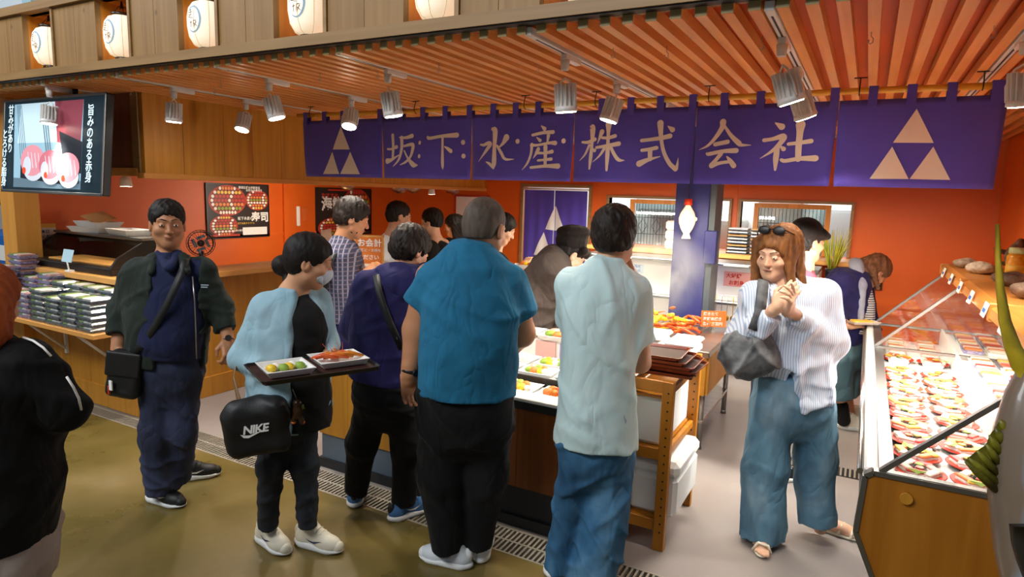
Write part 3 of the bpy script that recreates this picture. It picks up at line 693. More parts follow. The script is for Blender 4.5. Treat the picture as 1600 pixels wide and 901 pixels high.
for i, (cx, cz, s) in enumerate(((-.22, -.12, 1.15), (.03, -.15, 1.05), (.27, -.17, 1.05))):
    el = lambda a, b, x, z, n=22, f=0, t=6.3: [(cx + x + a * math.cos(f + t * k / n) * s, cz + z + b * math.sin(f + t * k / n) * s) for k in range(n)]
    flat(el(.12, .075, .01, -.055), 'scr_rice'); flat(el(.145, .10, -.01, .01), 'scr_pink' if i != 1 else 'scr_pink2'); flat(el(.05, .06, -.08, -.03), 'scr_rice')
    for k in range(4): flat([(cx - .08 + .05 * k, cz + .075 - .004 * k), (cx - .073 + .05 * k, cz + .075 - .004 * k), (cx - .04 + .05 * k, cz - .04), (cx - .05 + .05 * k, cz - .05)], 'scr_rice')
    flat(el(.022, .022, -.06 if i else -.12, -.065), 'scr_orange')
ex, ez = R @ Vector((1, 0, 0)), R @ Vector((0, 0, 1))
at_tv = lambda x, z: tvc + R @ Vector((x, -.0185, z))
vtext('旨みのある赤身', .082, at_tv(.50, .20), ex, ez, 'scr_text', scr, tv, bold=.012)
vtext('甘みがあり', .078, at_tv(-.575, .24), ex, ez, 'scr_text', scr, tv, bold=.012)
vtext('とろける脂身', .078, at_tv(-.655, .06), ex, ez, 'scr_text', scr, tv, bold=.012)
G().cyl((-5.4, 2.62, 2.1), (-5.4, 2.62, 2.42), .018).cyl((-5.04, 2.62, 2.1), (-5.04, 2.62, 2.42), .018).obj('hanging_bracket', 'dark_metal', tv)
# ---------------------------------------------------------------- posters on the left wall (flat prints in frames)
plain('poster_black', '#2b211d', .45, spec=.4)
plain('poster_red', '#b8371f', .5); plain('poster_rim', '#7c2a18', .5); plain('food_salmon', '#e8823c', .5); plain('food_tuna', '#c43428', .45); plain('food_egg', '#f0c344', .5)
plain('food_white', '#f4ece0', .5); plain('food_green', '#8aa83a', .55); plain('food_pink', '#eab0a0', .5); plain('food_nori', '#262821', .5); plain('rice', '#f6f2e9', .6, bump=.2, bs=200)
plain('food_grill', '#e08a1e', .42, c2='#c9620f', ns=30); plain('food_shell', '#d2481a', .4, c2='#e56a24', ns=20); plain('food_yellow', '#f2d534', .45, c2='#e8bb22', ns=25)
def poster(label, y0, y1, z0, z1, platters, texts, extra=None):
    x = LWX; t = thing('framed_poster', label, 'poster', (x, (y0 + y1) / 2, (z0 + z1) / 2), 'menu posters on the orange wall')
    G().box(x, x + .012, y0, y1, z0, z1).obj('print_sheet', 'poster_black', t)
    for q in ((y0 - .012, y0, z0 - .012, z1 + .012), (y1, y1 + .012, z0 - .012, z1 + .012), (y0, y1, z1, z1 + .012), (y0, y1, z0 - .012, z0)):
        G().box(x, x + .02, q[0], q[1], q[2], q[3]).obj('frame', 'black_plastic', t)
    sh = t.children[0]; wd, ht = y1 - y0, z1 - z0
    Pp = lambda u, v, e=.0125: (x + e, y0 + u * wd, z0 + v * ht)
    for (u, v, ru, rv) in platters:
        for rr, e, mt in ((1.0, .0132, 'poster_red'), (.9, .0138, 'poster_rim')):
            g = G(); g.add([Pp(u + ru * rr * math.cos(2 * PI * k / 28), v + rv * rr * math.sin(2 * PI * k / 28), e) for k in range(28)], [tuple(range(28))]); g.obj('platter_print', mt, sh, root=t)
        gs = {}
        rows = 7
        for r in range(rows):
            vv = -0.78 + 1.56 * r / (rows - 1); half = math.sqrt(max(0, .82 - vv * vv)); n = int(half * 9 * ru / .3) + 2
            mt = ['food_tuna', 'food_egg', 'food_salmon', 'food_white', 'food_green', 'food_salmon', 'food_tuna'][(r + int(u * 10)) % 7]
            for k in range(n):
                uu = -half + 2 * half * (k + .5) / n; g = gs.setdefault(mt if k % 5 else 'food_white', G())
                g.add([Pp(u + ru * (uu + half / n * .85 * math.cos(2 * PI * q / 8)), v + rv * (vv + .11 * math.sin(2 * PI * q / 8)), .0144) for q in range(8)], [tuple(range(8))])
        for mt, g in gs.items(): tag(g.obj('food_print', mt, sh, root=t), kind='stuff')
    for (body, u, v, s, mt, b) in texts: text(body, s, Pp(u, v, .0142), (0, 1, 0), (0, 0, 1), mt, sh, root=t, bold=b)
    for (u0, u1, v0, v1, mt) in (extra or []):
        g = G(); g.add([Pp(u0, v0, .0136), Pp(u1, v0, .0136), Pp(u1, v1, .0136), Pp(u0, v1, .0136)], [(0, 1, 2, 3)]); g.obj('print_block', mt, sh, root=t)
    return t
poster('black framed poster of round sushi platters beside the left counter', 4.57, 5.39, 1.17, 1.765,
       [(.32, .70, .30, .29), (.81, .71, .2, .2), (.25, .22, .22, .20)],
       [('鮮度抜群の海鮮寿司', .50, .93, .033, 'white_print', .01), ('お好みの寿司を', .62, .88, .033, 'white_print', .01), ('坂下水産の', .47, .33, .042, 'white_print', .01), ('寿司', .70, .30, .125, 'white_print', .03), ('坂下水産オリジナル', .47, .245, .026, 'gold_print', .01), ('人気の盛合せ', .40, .11, .026, 'white_print', .01)], [(.55, .97, .03, .18, 'white_print'), (.02, .5, .02, .06, 'poster_red')])
poster('black framed poster of a big seafood bowl behind the plaid-shirted man', 6.17, 7.22, 1.13, 1.755,
       [(.72, .62, .28, .40), (.30, .16, .28, .22)],
       [('海鮮丼', .08, .56, .20, 'white_print', .03), ('おすすめ', .08, .80, .08, 'red_print', .02)], [(.2, .75, .955, .985, 'red_print')])
s = thing('small_notice', 'small white notice with a yellow band beside the wooden post', 'notice', (LWX, 2.98, 1.29))
G().box(LWX, LWX + .004, 2.9, 3.06, 1.22, 1.37).obj('sheet', 'white_print', s); G().box(LWX + .004, LWX + .0045, 2.9, 3.06, 1.335, 1.37).obj('band', 'gold_print', s)
text('本日', .034, (LWX + .005, 2.94, 1.29), (0, 1, 0), (0, 0, 1), 'blue_print', s, bold=.02); text('安心鮮魚', .034, (LWX + .005, 2.912, 1.245), (0, 1, 0), (0, 0, 1), 'blue_print', s, bold=.02)
s = thing('wall_menu', 'white backlit menu sheet in a red frame on the back wall', 'menu board', (-4.9, BWY, 1.45))
G().box(-5.16, -4.64, BWY - .012, BWY, 1.15, 1.70).obj('sheet', 'white_print', s)
for q in ((-5.19, -5.16, 1.12, 1.73), (-4.64, -4.61, 1.12, 1.73), (-5.16, -4.64, 1.70, 1.73), (-5.16, -4.64, 1.12, 1.15)): G().box(q[0], q[1], BWY - .02, BWY, q[2], q[3]).obj('frame', 'poster_red', s)
h = thing('wall_telephone', 'slim white door phone on the orange wall right of the platter poster', 'telephone', (LWX, 5.85, 1.4))
G().box(LWX, LWX + .03, 5.83, 5.88, 1.27, 1.52, .008).obj('handset', 'white_plastic', h); G().box(LWX, LWX + .015, 5.93, 6.0, 1.33, 1.5, .004).obj('switch_plate', 'orange_board', h)
# plastic bags and clips tucked under the bulkhead
for i, (y, x, s_) in enumerate(((5.05, -4.75, .8), (6.35, -4.9, .9), (5.95, -4.8, 1.0), (7.2, -4.9, 1.0))):
    o = G(); o.ball((x, y, 1.80), (.10 * s_, .13 * s_, .07 * s_), 10, 7)
    r2 = random.Random(i)
    o.v = [(a + r2.uniform(-.012, .012), b + r2.uniform(-.012, .012), min(1.859, c + r2.uniform(-.012, .012))) for a, b, c in o.v]
    tag(o.obj('plastic_bag', 'clear_bag'), ['crumpled clear bag tucked under the bulkhead left of the curtain', 'crumpled clear bag hanging over the second poster', 'small crumpled bag hanging over the plaid-shirted man', 'crumpled bag under the far end of the bulkhead'][i], 'plastic bag', 'bags under the bulkhead')
def small_spot(name, lab, x, y, z, en=14):
    t = thing(name, lab, 'spot lamp', (x, y, z))
    G().cyl((x, y, z - .06), (x, y, z), .012, n=8).obj('stem', 'white_metal', t); G().lathe([(.02, 0), (.035, -.02), (.045, -.09)], (x, y, z - .05), 16).obj('housing', 'white_metal', t)
    G().lathe([(.0, -.0905), (.042, -.0905)], (x, y, z - .05), 16, sm=True).obj('lens', 'lens', t)
    l = bpy.data.lights.new('spot_light', 'SPOT'); l.energy = en; l.spot_size = 1.9; l.spot_blend = .6; l.shadow_soft_size = .05; l.color = (1, .9, .75)
    o = bpy.data.objects.new('spot_light', l); COL.objects.link(o); o.location = (x, y, z - .15)
small_spot('bulkhead_lamp', 'small white lamp under the bulkhead above the waiting customers', -4.80, 6.6, 1.86)
small_spot('bulkhead_lamp', 'small lamp under the bulkhead corner behind the television', -5.1, 2.98, 1.86, 22)
# ---------------------------------------------------------------- left counter: panelled front and side, ledge, packing shelf
lc = thing('left_counter', 'wood panelled corner counter along the left wall', 'counter', (-5.4, 3.5, 0))
G().box(LWX + .035, -4.72, 2.76, 2.85, 0.0, 1.0).box(-4.78, -4.72, 2.85, 7.4, 0, 1.0).obj('carcass', 'counter_dark', lc)
x = LWX + .035
for k in range(8):
    G().box(x + .0012, x + .2044 - .0012, 2.735, 2.76, .17, 1.0).obj('panel', 'counter_wood', lc); x += .2044
y = 2.735
for k in range(15):
    G().box(-4.72, -4.695, y + .0012, y + .31 - .0012, .17, 1.0).obj('panel', 'counter_wood', lc); y += .31
G().box(LWX + .035, -4.69, 2.725, 2.76, 0, .17, .003).obj('plinth', 'counter_wood', lc); G().box(-4.72, -4.68, 2.725, 7.4, 0, .17, .003).obj('plinth', 'counter_wood', lc)
G().box(LWX + .035, -4.63, 2.68, 3.28, 1.0, 1.045, .004).obj('ledge', 'ledge_wood', lc); G().box(-5.02, -4.63, 3.281, 7.4, 1.0, 1.045, .004).obj('ledge', 'ledge_wood_y', lc)
sh = thing('pack_shelf', 'folding wooden shelf on white brackets under the stacked packs', 'shelf', (-5.4, 2.55, .67))
G().box(-6.6, -4.60, 2.40, 2.735, .665, .70, .003).obj('board', 'ledge_wood', sh)
for x in (-6.35, -5.62, -4.95):
    g = thing('x', None, None) if False else None
    b = G().box(x - .012, x + .012, 2.715, 2.735, .36, .665).obj('bracket', 'white_metal', sh)
    G().ring([(x, 2.72, .40), (x, 2.46, .655)], [.011, .011], 6).obj('stay', 'white_metal', b, root=sh)
# takeaway packs: clear lid, patterned tray, food
plain('tray_violet', '#6a5a9a', .4, c2='#b9b4cc', ns=60); plain('tray_slate', '#2c3946', .4, c2='#7c8a98', ns=70)
def pack(name, lab, traymat, foods, group, w=.20, d=.145):
    t = thing(name, lab, 'food pack', (0, 0, 0), group)
    g = G(); g.add([(-w / 2 * .85, -d / 2 * .85, 0), (w / 2 * .85, -d / 2 * .85, 0), (w / 2 * .85, d / 2 * .85, 0), (-w / 2 * .85, d / 2 * .85, 0), (-w / 2, -d / 2, .022), (w / 2, -d / 2, .022), (w / 2, d / 2, .022), (-w / 2, d / 2, .022)], [(3, 2, 1, 0), (0, 1, 5, 4), (1, 2, 6, 5), (2, 3, 7, 6), (3, 0, 4, 7), (4, 5, 6, 7)]); g.obj('tray', traymat, t)
    for i, f in enumerate(foods): G().box(-w * .42 + i * w * .84 / len(foods), -w * .42 + (i + .92) * w * .84 / len(foods), -d * .4, d * .4, .022, .036, .004).obj('filling', f, t)
    g = G(); g.add([(-w / 2, -d / 2, .0225), (w / 2, -d / 2, .0225), (w / 2, d / 2, .0225), (-w / 2, d / 2, .0225), (-w * .42, -d * .4, .041), (w * .42, -d * .4, .041), (w * .42, d * .4, .041), (-w * .42, d * .4, .041)], [(0, 1, 5, 4), (1, 2, 6, 5), (2, 3, 7, 6), (3, 0, 4, 7), (4, 5, 6, 7)]); g.obj('lid', 'clear_lid', t)
    return t
pv = pack('sushi_pack', 'clear lidded pack with violet tray in the left stacks on the folding shelf', 'tray_violet', ['food_green', 'rice', 'food_pink'], 'violet packs on the left shelf')
ps = pack('sushi_pack', 'clear lidded pack with dark patterned tray in the right stacks on the folding shelf', 'tray_slate', ['food_green', 'rice', 'food_white'], 'dark packs on the left shelf')
first = {0: True, 1: True}; ORD = ('first', 'second', 'third', 'fourth', 'fifth', 'sixth', 'seventh', 'eighth', 'ninth', 'tenth', 'eleventh', 'twelfth', 'thirteenth')
def put(pr, key, loc, rz):
    if first[key]: pr.location = loc; pr.rotation_euler.z = rz; first[key] = False; return pr
    return dup(pr, loc, rz)
for c in range(8):
    x = -6.22 + c * .212
    for r, y in enumerate((2.485, 2.64)):
        n = (6, 9, 6, 6, 6, 6, 6, 6)[c] - (0 if r else (1 if c in (2, 3, 5) else 0)) + (2 if r and c in (1, 3) else (1 if r else 0))
        for k in range(n):
            o = put(pv if c < 4 else ps, 0 if c < 4 else 1, (x + rng.uniform(-.006, .006), y, .70 + k * .0415), rng.uniform(-.05, .05)); o['label'] = '%s pack on the left shelf, %s column from the left, %s row, %s from below' % ('violet' if c < 4 else 'dark', ORD[c], ('front', 'back')[r], ORD[k])
# sushi showcase on the left counter
sc_ = thing('sushi_showcase', 'low black glass sushi showcase on the left counter', 'showcase', (-5.6, 3.0, 1.045))
G().box(-6.25, -4.95, 2.74, 3.22, 1.045, 1.10, .006).obj('base', 'black_plastic', sc_)
g = G(); prof_ = [(2.74, 1.10), (3.22, 1.10), (3.22, 1.30), (3.02, 1.30), (2.80, 1.18)]
for x0, x1 in ((-6.25, -6.225), (-4.975, -4.95)): G().prism(prof_, (x0, 0, 0), (0, 1, 0), (0, 0, 1), (1, 0, 0), x1 - x0).obj('end_panel', 'black_plastic', sc_)
G().box(-6.25, -4.95, 2.99, 3.22, 1.30, 1.322, .004).obj('top', 'dull_steel', sc_); G().box(-6.225, -4.975, 3.19, 3.21, 1.10, 1.30).obj('back', 'black_plastic', sc_)
g = G(); g.add([(-6.22, 2.75, 1.11), (-4.98, 2.75, 1.11), (-4.98, 3.01, 1.30), (-6.22, 3.01, 1.30)], [(0, 1, 2, 3)]); g.obj('glass', 'case_glass', sc_)
G().box(-6.0, -5.1, 2.82, 3.1, 1.10, 1.115, .003).obj('deck', 'ledge_wood', sc_)
tk = thing('price_tag', 'pale blue price tag on a clip in front of the black showcase', 'price tag', (-5.45, 2.70, 1.045))
G().box(-5.52, -5.38, 2.695, 2.70, 1.12, 1.22, R=RX(-.25)).obj('card', 'tag_blue', tk); G().ring([(-5.45, 2.70, 1.05), (-5.45, 2.69, 1.13)], .006, 6).obj('stem', 'white_plastic', tk); G().box(-5.47, -5.41, 2.68, 2.72, 1.045, 1.06).obj('clip', 'white_plastic', tk)
def foam_tray(lab, c, w, d, h, rz, mat='foam', grp=None, cat='foam tray', name='foam_tray'):
    t = thing(name, lab, cat, c, grp); Rz = RZ(rz); b = .82
    V = lambda u, v, z: tuple(Vector(c) + Rz @ Vector((u * w / 2, v * d / 2, z)))
    g = G(); q = [(-1, -1), (1, -1), (1, 1), (-1, 1)]
    vs = [V(u * b, v * b, 0) for u, v in q] + [V(u, v, h) for u, v in q] + [V(u * .93, v * .9, h) for u, v in q] + [V(u * b * .93, v * b * .9, h * .3) for u, v in q]
    fs = [(3, 2, 1, 0)] + [(i, (i + 1) % 4, 4 + (i + 1) % 4, 4 + i) for i in range(4)] + [(4 + i, 4 + (i + 1) % 4, 8 + (i + 1) % 4, 8 + i) for i in range(4)] + [(8 + i, 8 + (i + 1) % 4, 12 + (i + 1) % 4, 12 + i) for i in range(4)] + [(12, 13, 14, 15)]
    g.add(vs, fs); g.obj('tray', mat, t); return t
foam_tray('white foam tray lying left on the black showcase', (-5.78, 3.1, 1.324), .42, .24, .045, .1)
foam_tray('second foam tray on top of the left one', (-5.76, 3.11, 1.370), .40, .22, .045, -.05)
foam_tray('white foam tray lying right on the black showcase', (-5.30, 3.1, 1.324), .36, .22, .05, -.1)
o = G().box(-5.86, -5.64, 3.02, 3.2, 1.445, 1.452, R=RY(.25) @ RX(.2)).obj('cardboard_sheet', 'card_brown'); tag(o, 'brown cardboard sheet leaning on the foam trays', 'cardboard')
# things on the long ledge
foam_tray('small white foam box on the long ledge before the orange wall', (-4.86, 4.45, 1.045), .18, .30, .05, 0)
o = thing('napkin_holder', 'white paper stand on the long ledge beside the ponytailed woman', 'paper stand', (-4.9, 4.9, 1.045)); G().box(-4.96, -4.84, 4.85, 4.97, 1.045, 1.18, .004).obj('holder', 'white_plastic', o); G().box(-4.93, -4.92, 4.86, 5.0, 1.18, 1.33, R=RX(.15)).obj('sheet', 'white_print', o)
fn = thing('desk_fan', 'small black caged desk fan on the ledge behind the man in green', 'fan', (-4.84, 3.42, 1.045)); fc = Vector((-4.84, 3.42, 1.27)); fd = Vector((.85, -.5, .12)).normalized(); FR = fd.to_track_quat('Z', 'Y').to_matrix()
G().lathe([(.07, 0), (.075, .012), (.03, .03), (.018, .12), (.02, .16)], (-4.84, 3.42, 1.045), 18).obj('stand', 'black_plastic', fn)
for z_, r_ in ((-.03, .095), (0, .11), (.03, .095)): G().ring([fc + FR @ Vector((r_ * math.cos(a * PI / 12), r_ * math.sin(a * PI / 12), z_)) for a in range(25)], .003, 5).obj('cage_ring', 'black_plastic', fn)
g = G()
for k in range(24): a = k * PI / 12; g.ring([fc + FR @ Vector((.02 * math.cos(a), .02 * math.sin(a), .04)), fc + FR @ Vector((.095 * math.cos(a), .095 * math.sin(a), .03)), fc + FR @ Vector((.11 * math.cos(a), .11 * math.sin(a), 0)), fc + FR @ Vector((.095 * math.cos(a), .095 * math.sin(a), -.03))], .0016, 4)
tag(g.obj('cage_wire', 'black_plastic', fn), kind='stuff'); G().ball(fc, (.03, .03, .05), 10, 7, FR).obj('motor', 'black_plastic', fn)
for k in range(4): a = k * PI / 2; G().box(-.012, .012, -.0015, .0015, -.035, .035, R=FR @ RZ(a) @ RX(PI / 2) @ RY(.4)).obj('blade', 'tray_slate', fn).location = FR @ Vector((.05 * math.cos(a), .05 * math.sin(a), 0)) + fc - Vector((0, 0, 0)) - Vector(LOC[fn.name]) + Vector(LOC[fn.name])
# cashier desk behind the plaid-shirted man with its orange sign
cdk = thing('cashier_desk', 'pale topped cashier desk behind the plaid-shirted man', 'desk', (-3.1, 3.72, 0))
G().box(-3.40, -2.94, 3.60, 3.92, 0, 1.17).obj('body', 'counter_wood', cdk); G().box(-3.42, -2.70, 3.56, 3.94, 1.17, 1.20, .004).obj('top', 'white_plastic', cdk)
sg = thing('cashier_sign', 'orange cashier sign in a wooden frame on the desk', 'sign', (-3.35, 3.66, 1.20))
RS = RZ(math.atan2(.4752, .8746)); sc0 = Vector((-3.35, 3.66, 1.20)); SV = lambda p: tuple(sc0 + RS @ Vector(p))
def sbox(nm, mt, *a, par=sg):
    g = G().box(*a); g.v = [SV(p) for p in g.v]; return g.obj(nm, mt, par, root=sg)
sf = sbox('sign_board', 'orange_print', -.005, .19, 0, .012, 0.0, .20)
for a in ((-.02, -.005, -.005, .02, 0, .215), (.19, .205, -.005, .02, 0, .215), (-.02, .205, -.005, .02, .20, .215)): sbox('frame', 'ledge_wood', *a)
ex_ = RS @ Vector((1, 0, 0)); tx = lambda b, s, u, v, m, bo=.02: text(b, s, SV((u, -.0016, v)), ex_, (0, 0, 1), m, sf, root=sg, bold=bo)
tx('お会計', .062, .005, .135, 'white_print'); tx('順番に・お待ち', .026, .005, .092, 'white_print', .01); tx('ください', .040, .01, .035, 'white_print')
# ---------------------------------------------------------------- central counter with its food display
cc = thing('display_counter', 'low wood panelled food display counter with slate kick board', 'counter', (-1.95, 3.3, 0))
G().box(-2.90, -1.02, 2.90, 3.75, 0.02, .60).obj('carcass', 'counter_dark', cc)
G().box(-2.92, -1.0, 2.83, 2.90, 0.0, .06).obj('plinth', 'black_kick', cc)
G().box(-2.90, -1.95, 2.845, 2.90, .03, .225).obj('kick_board', 'slate_kick', cc); G().box(-1.949, -1.02, 2.845, 2.90, .03, .225).obj('kick_board', 'black_kick', cc)
x = -2.905
for k in range(8): G().box(x + .001, x + .2356 - .001, 2.83, 2.90, .225, .655).obj('panel', 'counter_wood' if k < 5 else 'counter_dark', cc); x += .2356
for k in range(3): G().box(-2.91, -2.89, 2.9 + k * .28 + .001, 2.9 + (k + 1) * .28 - .001, .2, .66).obj('panel', 'counter_wood', cc)
G().box(-2.92, -1.01, 2.82, 2.90, .655, .70, .005).obj('front_band', 'black_kick', cc); G().box(-2.92, -1.01, 2.81, 2.93, .70, .72, .004).obj('front_ledge', 'white_metal', cc)
G().box(-2.90, -1.02, 2.93, 3.16, .60, .685).obj('deck', 'white_plastic', cc); G().box(-2.90, -1.02, 3.16, 3.75, .60, .72).obj('deck', 'white_plastic', cc)
G().box(-2.90, -1.02, 3.145, 3.16, .685, .735).obj('riser', 'dark_metal', cc); G().box(-2.90, -1.02, 3.62, 3.75, .72, .84).obj('back_step', 'white_metal', cc)
def food_lumps(t, c, w, d, z, kind, seed):
    r = random.Random(seed); mats = {'mix': ['food_green', 'food_salmon', 'food_yellow', 'food_white', 'food_pink'], 'prawn': ['food_salmon', 'food_grill', 'food_shell'], 'white': ['food_white', 'food_pink', 'food_white'], 'green': ['food_green', 'food_yellow', 'food_white'], 'red': ['food_tuna', 'food_salmon', 'food_white']}[kind]
    for k in range(7):
        u, v = (k % 4 - 1.5) * w * .22, (k // 4 - .5) * d * .42
        rr = r.uniform(.8, 1.15); p = (c[0] + u, c[1] + v, z + .012)
        G().ball(p, (w * .15 * rr, d * .21 * rr, .020 * rr), 8, 5, RZ(r.uniform(0, 3))).obj('morsel', mats[k % len(mats)], t)
tl = 0
KD = ['mix', 'prawn', 'white', 'green', 'red', 'mix', 'prawn', 'green']
KN = {'mix': 'mixed tempura', 'prawn': 'orange prawns', 'white': 'pale seafood', 'green': 'green vegetables', 'red': 'red fish pieces'}
for r, (y, z) in enumerate(((3.04, .686), (3.27, .721), (3.48, .721))):
    for c in range(8):
        kd = KD[(c + r * 3) % 8]; x = -2.77 + c * .236
        t = foam_tray('tray of %s, %s row of the display counter, %s from the left' % (KN[kd], ('front', 'middle', 'back')[r], ('first', 'second', 'third', 'fourth', 'fifth', 'sixth', 'seventh', 'eighth')[c]), (x, y, z), .215, .17, .022, rng.uniform(-.06, .06), grp='food trays in the low display counter', cat='food tray', name='food_tray')
        food_lumps(t, (x, y), .17, .14, z + .012, kd, c + 9 * r)
for i, x in enumerate((-1.62, -1.95, -2.4)):
    t = foam_tray(['white platter of tempura raised beside the mint-shirted man', 'second raised tempura platter behind the teal-shirted man', 'third raised tempura platter behind the navy hoodie'][i], (x, 3.69, .842), .32, .20, .03, .05, cat='food platter', name='food_platter'); food_lumps(t, (x, 3.69), .27, .18, .865, 'mix', 50 + i)
for i, x in enumerate((-1.72, -1.55)): tag(G().box(x - .07, x + .07, 3.61, 3.618, .725, .83).obj('sales_card', ['card_pink', 'card_violet'][i]), ['pink card below the raised tempura platter', 'violet card below the raised tempura platter'][i], 'card')
# ---------------------------------------------------------------- grill table behind
gt = thing('grill_table', 'steel topped wooden serving table heaped with grilled seafood', 'table', (-1.5, 4.9, 0))
G().box(-2.35, -.86, 4.42, 5.42, .675, .72, .006).obj('top', 'steel', gt)
for k in range(6): G().box(-2.33 + k * .2417 + .001, -2.33 + (k + 1) * .2417 - .001, 4.44, 4.47, .40, .675).obj('panel', 'counter_wood', gt)
for k in range(4): G().box(-.895, -.865, 4.47 + k * .235 + .001, 4.47 + (k + 1) * .235 - .001, .40, .675).obj('panel', 'counter_wood', gt)
for (x, y) in ((-.90, 4.48), (-.90, 5.38), (-2.3, 4.48), (-2.3, 5.38)):
    l = G().cyl((x, y, .03), (x, y, .68), .02, n=12).obj('leg', 'steel', gt); G().cyl((x, y, 0), (x, y, .035), .024, .018, 10).obj('foot', 'dull_steel', l, root=gt)
G().box(-2.3, -.88, 4.46, 5.40, .19, .215, .004).obj('lower_shelf', 'steel', gt)
rk = thing('wire_rack', 'chrome wire rack carrying the grilled seafood', 'rack', (-1.5, 4.9, .72)); g = G()
for k in range(28): g.cyl((-2.2 + k * .042, 4.52, .745), (-2.2 + k * .042, 5.32, .745), .002, n=4)
tag(g.obj('wires', 'steel', rk), kind='stuff'); G().ring([(-2.22, 4.5, .745), (-1.04, 4.5, .745)], .005, 6).obj('rim', 'steel', rk); G().ring([(-1.04, 4.5, .745), (-1.04, 5.34, .745)], .005, 6).obj('rim', 'steel', rk)
for x in (-2.1, -1.1):
    for y in (4.55, 5.3): G().cyl((x, y, .72), (x, y, .745), .006, n=6).obj('foot', 'steel', rk)
def crab_leg(t):
    G().ring([(-.11, 0, .012), (-.03, .012, .022), (.05, .0, .016)], [.011, .013, .009], 8).obj('shell', 'food_shell', t); G().ring([(.05, 0, .016), (.12, -.02, .008)], [.007, .002], 6).obj('tip', 'food_grill', t)
def prawn(t):
    G().ring([(-.06 + .012 * k, .02 * math.sin(k * .35), .014) for k in range(10)], [.008, .013, .015, .015, .014, .013, .011, .009, .007, .004], 8).obj('body', 'food_grill', t); G().prism([(0, -.015), (.03, 0), (0, .015)], (.05, 0, .012), (1, 0, 0), (0, 1, 0), (0, 0, 1), .003).obj('tail', 'food_shell', t)
def skewer(t):
    G().cyl((-.12, 0, .012), (.12, 0, .012), .002, n=5).obj('stick', 'bamboo', t)
    for k in range(4): G().box(-.10 + k * .042, -.064 + k * .042, -.018, .018, 0, .026, .006).obj('bite', 'food_yellow', t)
KS = [('crab_leg', 'orange grilled crab leg in the heap on the steel table', crab_leg, 'grilled crab legs', 'seafood'), ('grilled_prawn', 'golden grilled prawn in the heap on the steel table', prawn, 'grilled prawns', 'seafood'), ('egg_skewer', 'yellow skewer in the heap on the steel table', skewer, 'yellow skewers', 'skewer')]
r2 = random.Random(5)
for nm, lab, fn, grp, cat in KS:
    t = thing(nm, lab, cat, (0, 0, 0), grp); fn(t)
    for k in range(46):
        if nm == 'egg_skewer': u, v = r2.gauss(.58, .1), r2.gauss(.38, .18)
        elif nm == 'crab_leg': u, v = r2.uniform(0, 1), r2.gauss(.18, .12) if k % 2 else r2.uniform(0, .9)
        else: u, v = r2.uniform(0, 1), r2.uniform(.1, 1)
        u, v = min(max(u, .02), .97), min(max(v, .03), .97)
        z = .75 + r2.uniform(0, 1) ** 1.3 * .12 * (1 - abs(u - .5) * .9)
        loc = (-2.12 + u * 1.07, 4.58 + v * .68, z); ro = (r2.uniform(-.25, .25), r2.uniform(-.25, .25), r2.uniform(0, 6.28))
        if k == 0: t.location = loc; t.rotation_euler = ro
        else: dup(t, loc, rot=ro)
pcd = thing('price_card', 'orange price card with white lines standing on the grill table', 'price card', (-1.0, 5.2, .72)); RCd = RZ(.5)
def pbox(nm, mt, *a, par=pcd):
    g = G().box(*a); g.v = [tuple(Vector((-1.0, 5.2, .72)) + RCd @ Vector(p)) for p in g.v]; return g.obj(nm, mt, par, root=pcd)
cb = pbox('card', 'orange_print', -.10, .10, 0, .006, .03, .16)
for k in range(3): text(['焼きたて', '海鮮串焼き', '各種 五百円'][k], .030, tuple(Vector((-1.0, 5.2, .72)) + RCd @ Vector((-.085, -.001, .125 - k * .04))), RCd @ Vector((1, 0, 0)), (0, 0, 1), 'white_print', cb, root=pcd, bold=.02)
pbox('stand', 'steel', -.01, .01, -.01, .02, 0, .03)
# wooden tray cart
ct = thing('tray_cart', 'yellow wooden tray cart with drilled posts beside the counter', 'cart', (-.88, 3.3, 0))
for (x, y, h) in ((-.765, 3.02, .875), (-.975, 3.02, .875), (-.765, 3.58, .90), (-.975, 3.58, .90)):
    p = G().box(x - .028, x + .028, y - .02, y + .02, 0, h, .003).obj('post', 'cart_wood', ct)
    g = G()
    for k in range(17): g.cyl((x + .004, y - .0215, .10 + k * .045), (x + .004, y - .0195, .10 + k * .045), .005, n=8)
    tag(g.obj('peg_hole', 'dark_metal', p, root=ct), kind='stuff')
for z0, z1 in ((.10, .16), (.47, .53), (.815, .875)): G().box(-.948, -.792, 3.005, 3.03, z0, z1, .003).obj('rail', 'cart_wood_x', ct)
for z0, z1 in ((.14, .18), (.48, .52), (.80, .83)):
    for x in (-.765, -.975): G().box(x - .012, x + .012, 3.04, 3.56, z0, z1, .003).obj('side_rail', 'cart_wood', ct)
for z in (.165, .525, .79): G().box(-.965, -.78, 3.03, 3.57, z - .012, z).obj('shelf_board', 'cart_wood_x', ct)
def foam_box(lab, x0, x1, y0, y1, z0, z1, lid=True):
    t = thing('foam_box', lab, 'foam box', ((x0 + x1) / 2, (y0 + y1) / 2, z0), 'white foam boxes around the cart')
    zz = z0 + (z1 - z0) * (.72 if lid else 1); G().box(x0, x1, y0, y1, z0, zz, .02).obj('box', 'foam', t)
    if lid: G().box(x0 - .006, x1 + .006, y0 - .006, y1 + .006, zz + .001, z1, .025).obj('lid', 'foam', t)
foam_box('white foam box on the lower shelf of the tray cart', -.945, -.70, 3.045, 3.5, .166, .455)
foam_box('white foam box on the middle shelf of the tray cart', -.945, -.785, 3.045, 3.54, .526, .775, False)
foam_box('white foam box with a lid behind the black trays, left', -1.06, -.93, 3.40, 3.66, .902, 1.00)
foam_box('white foam box with a lid behind the black trays, right', -.90, -.75, 3.40, 3.66, .902, .985)
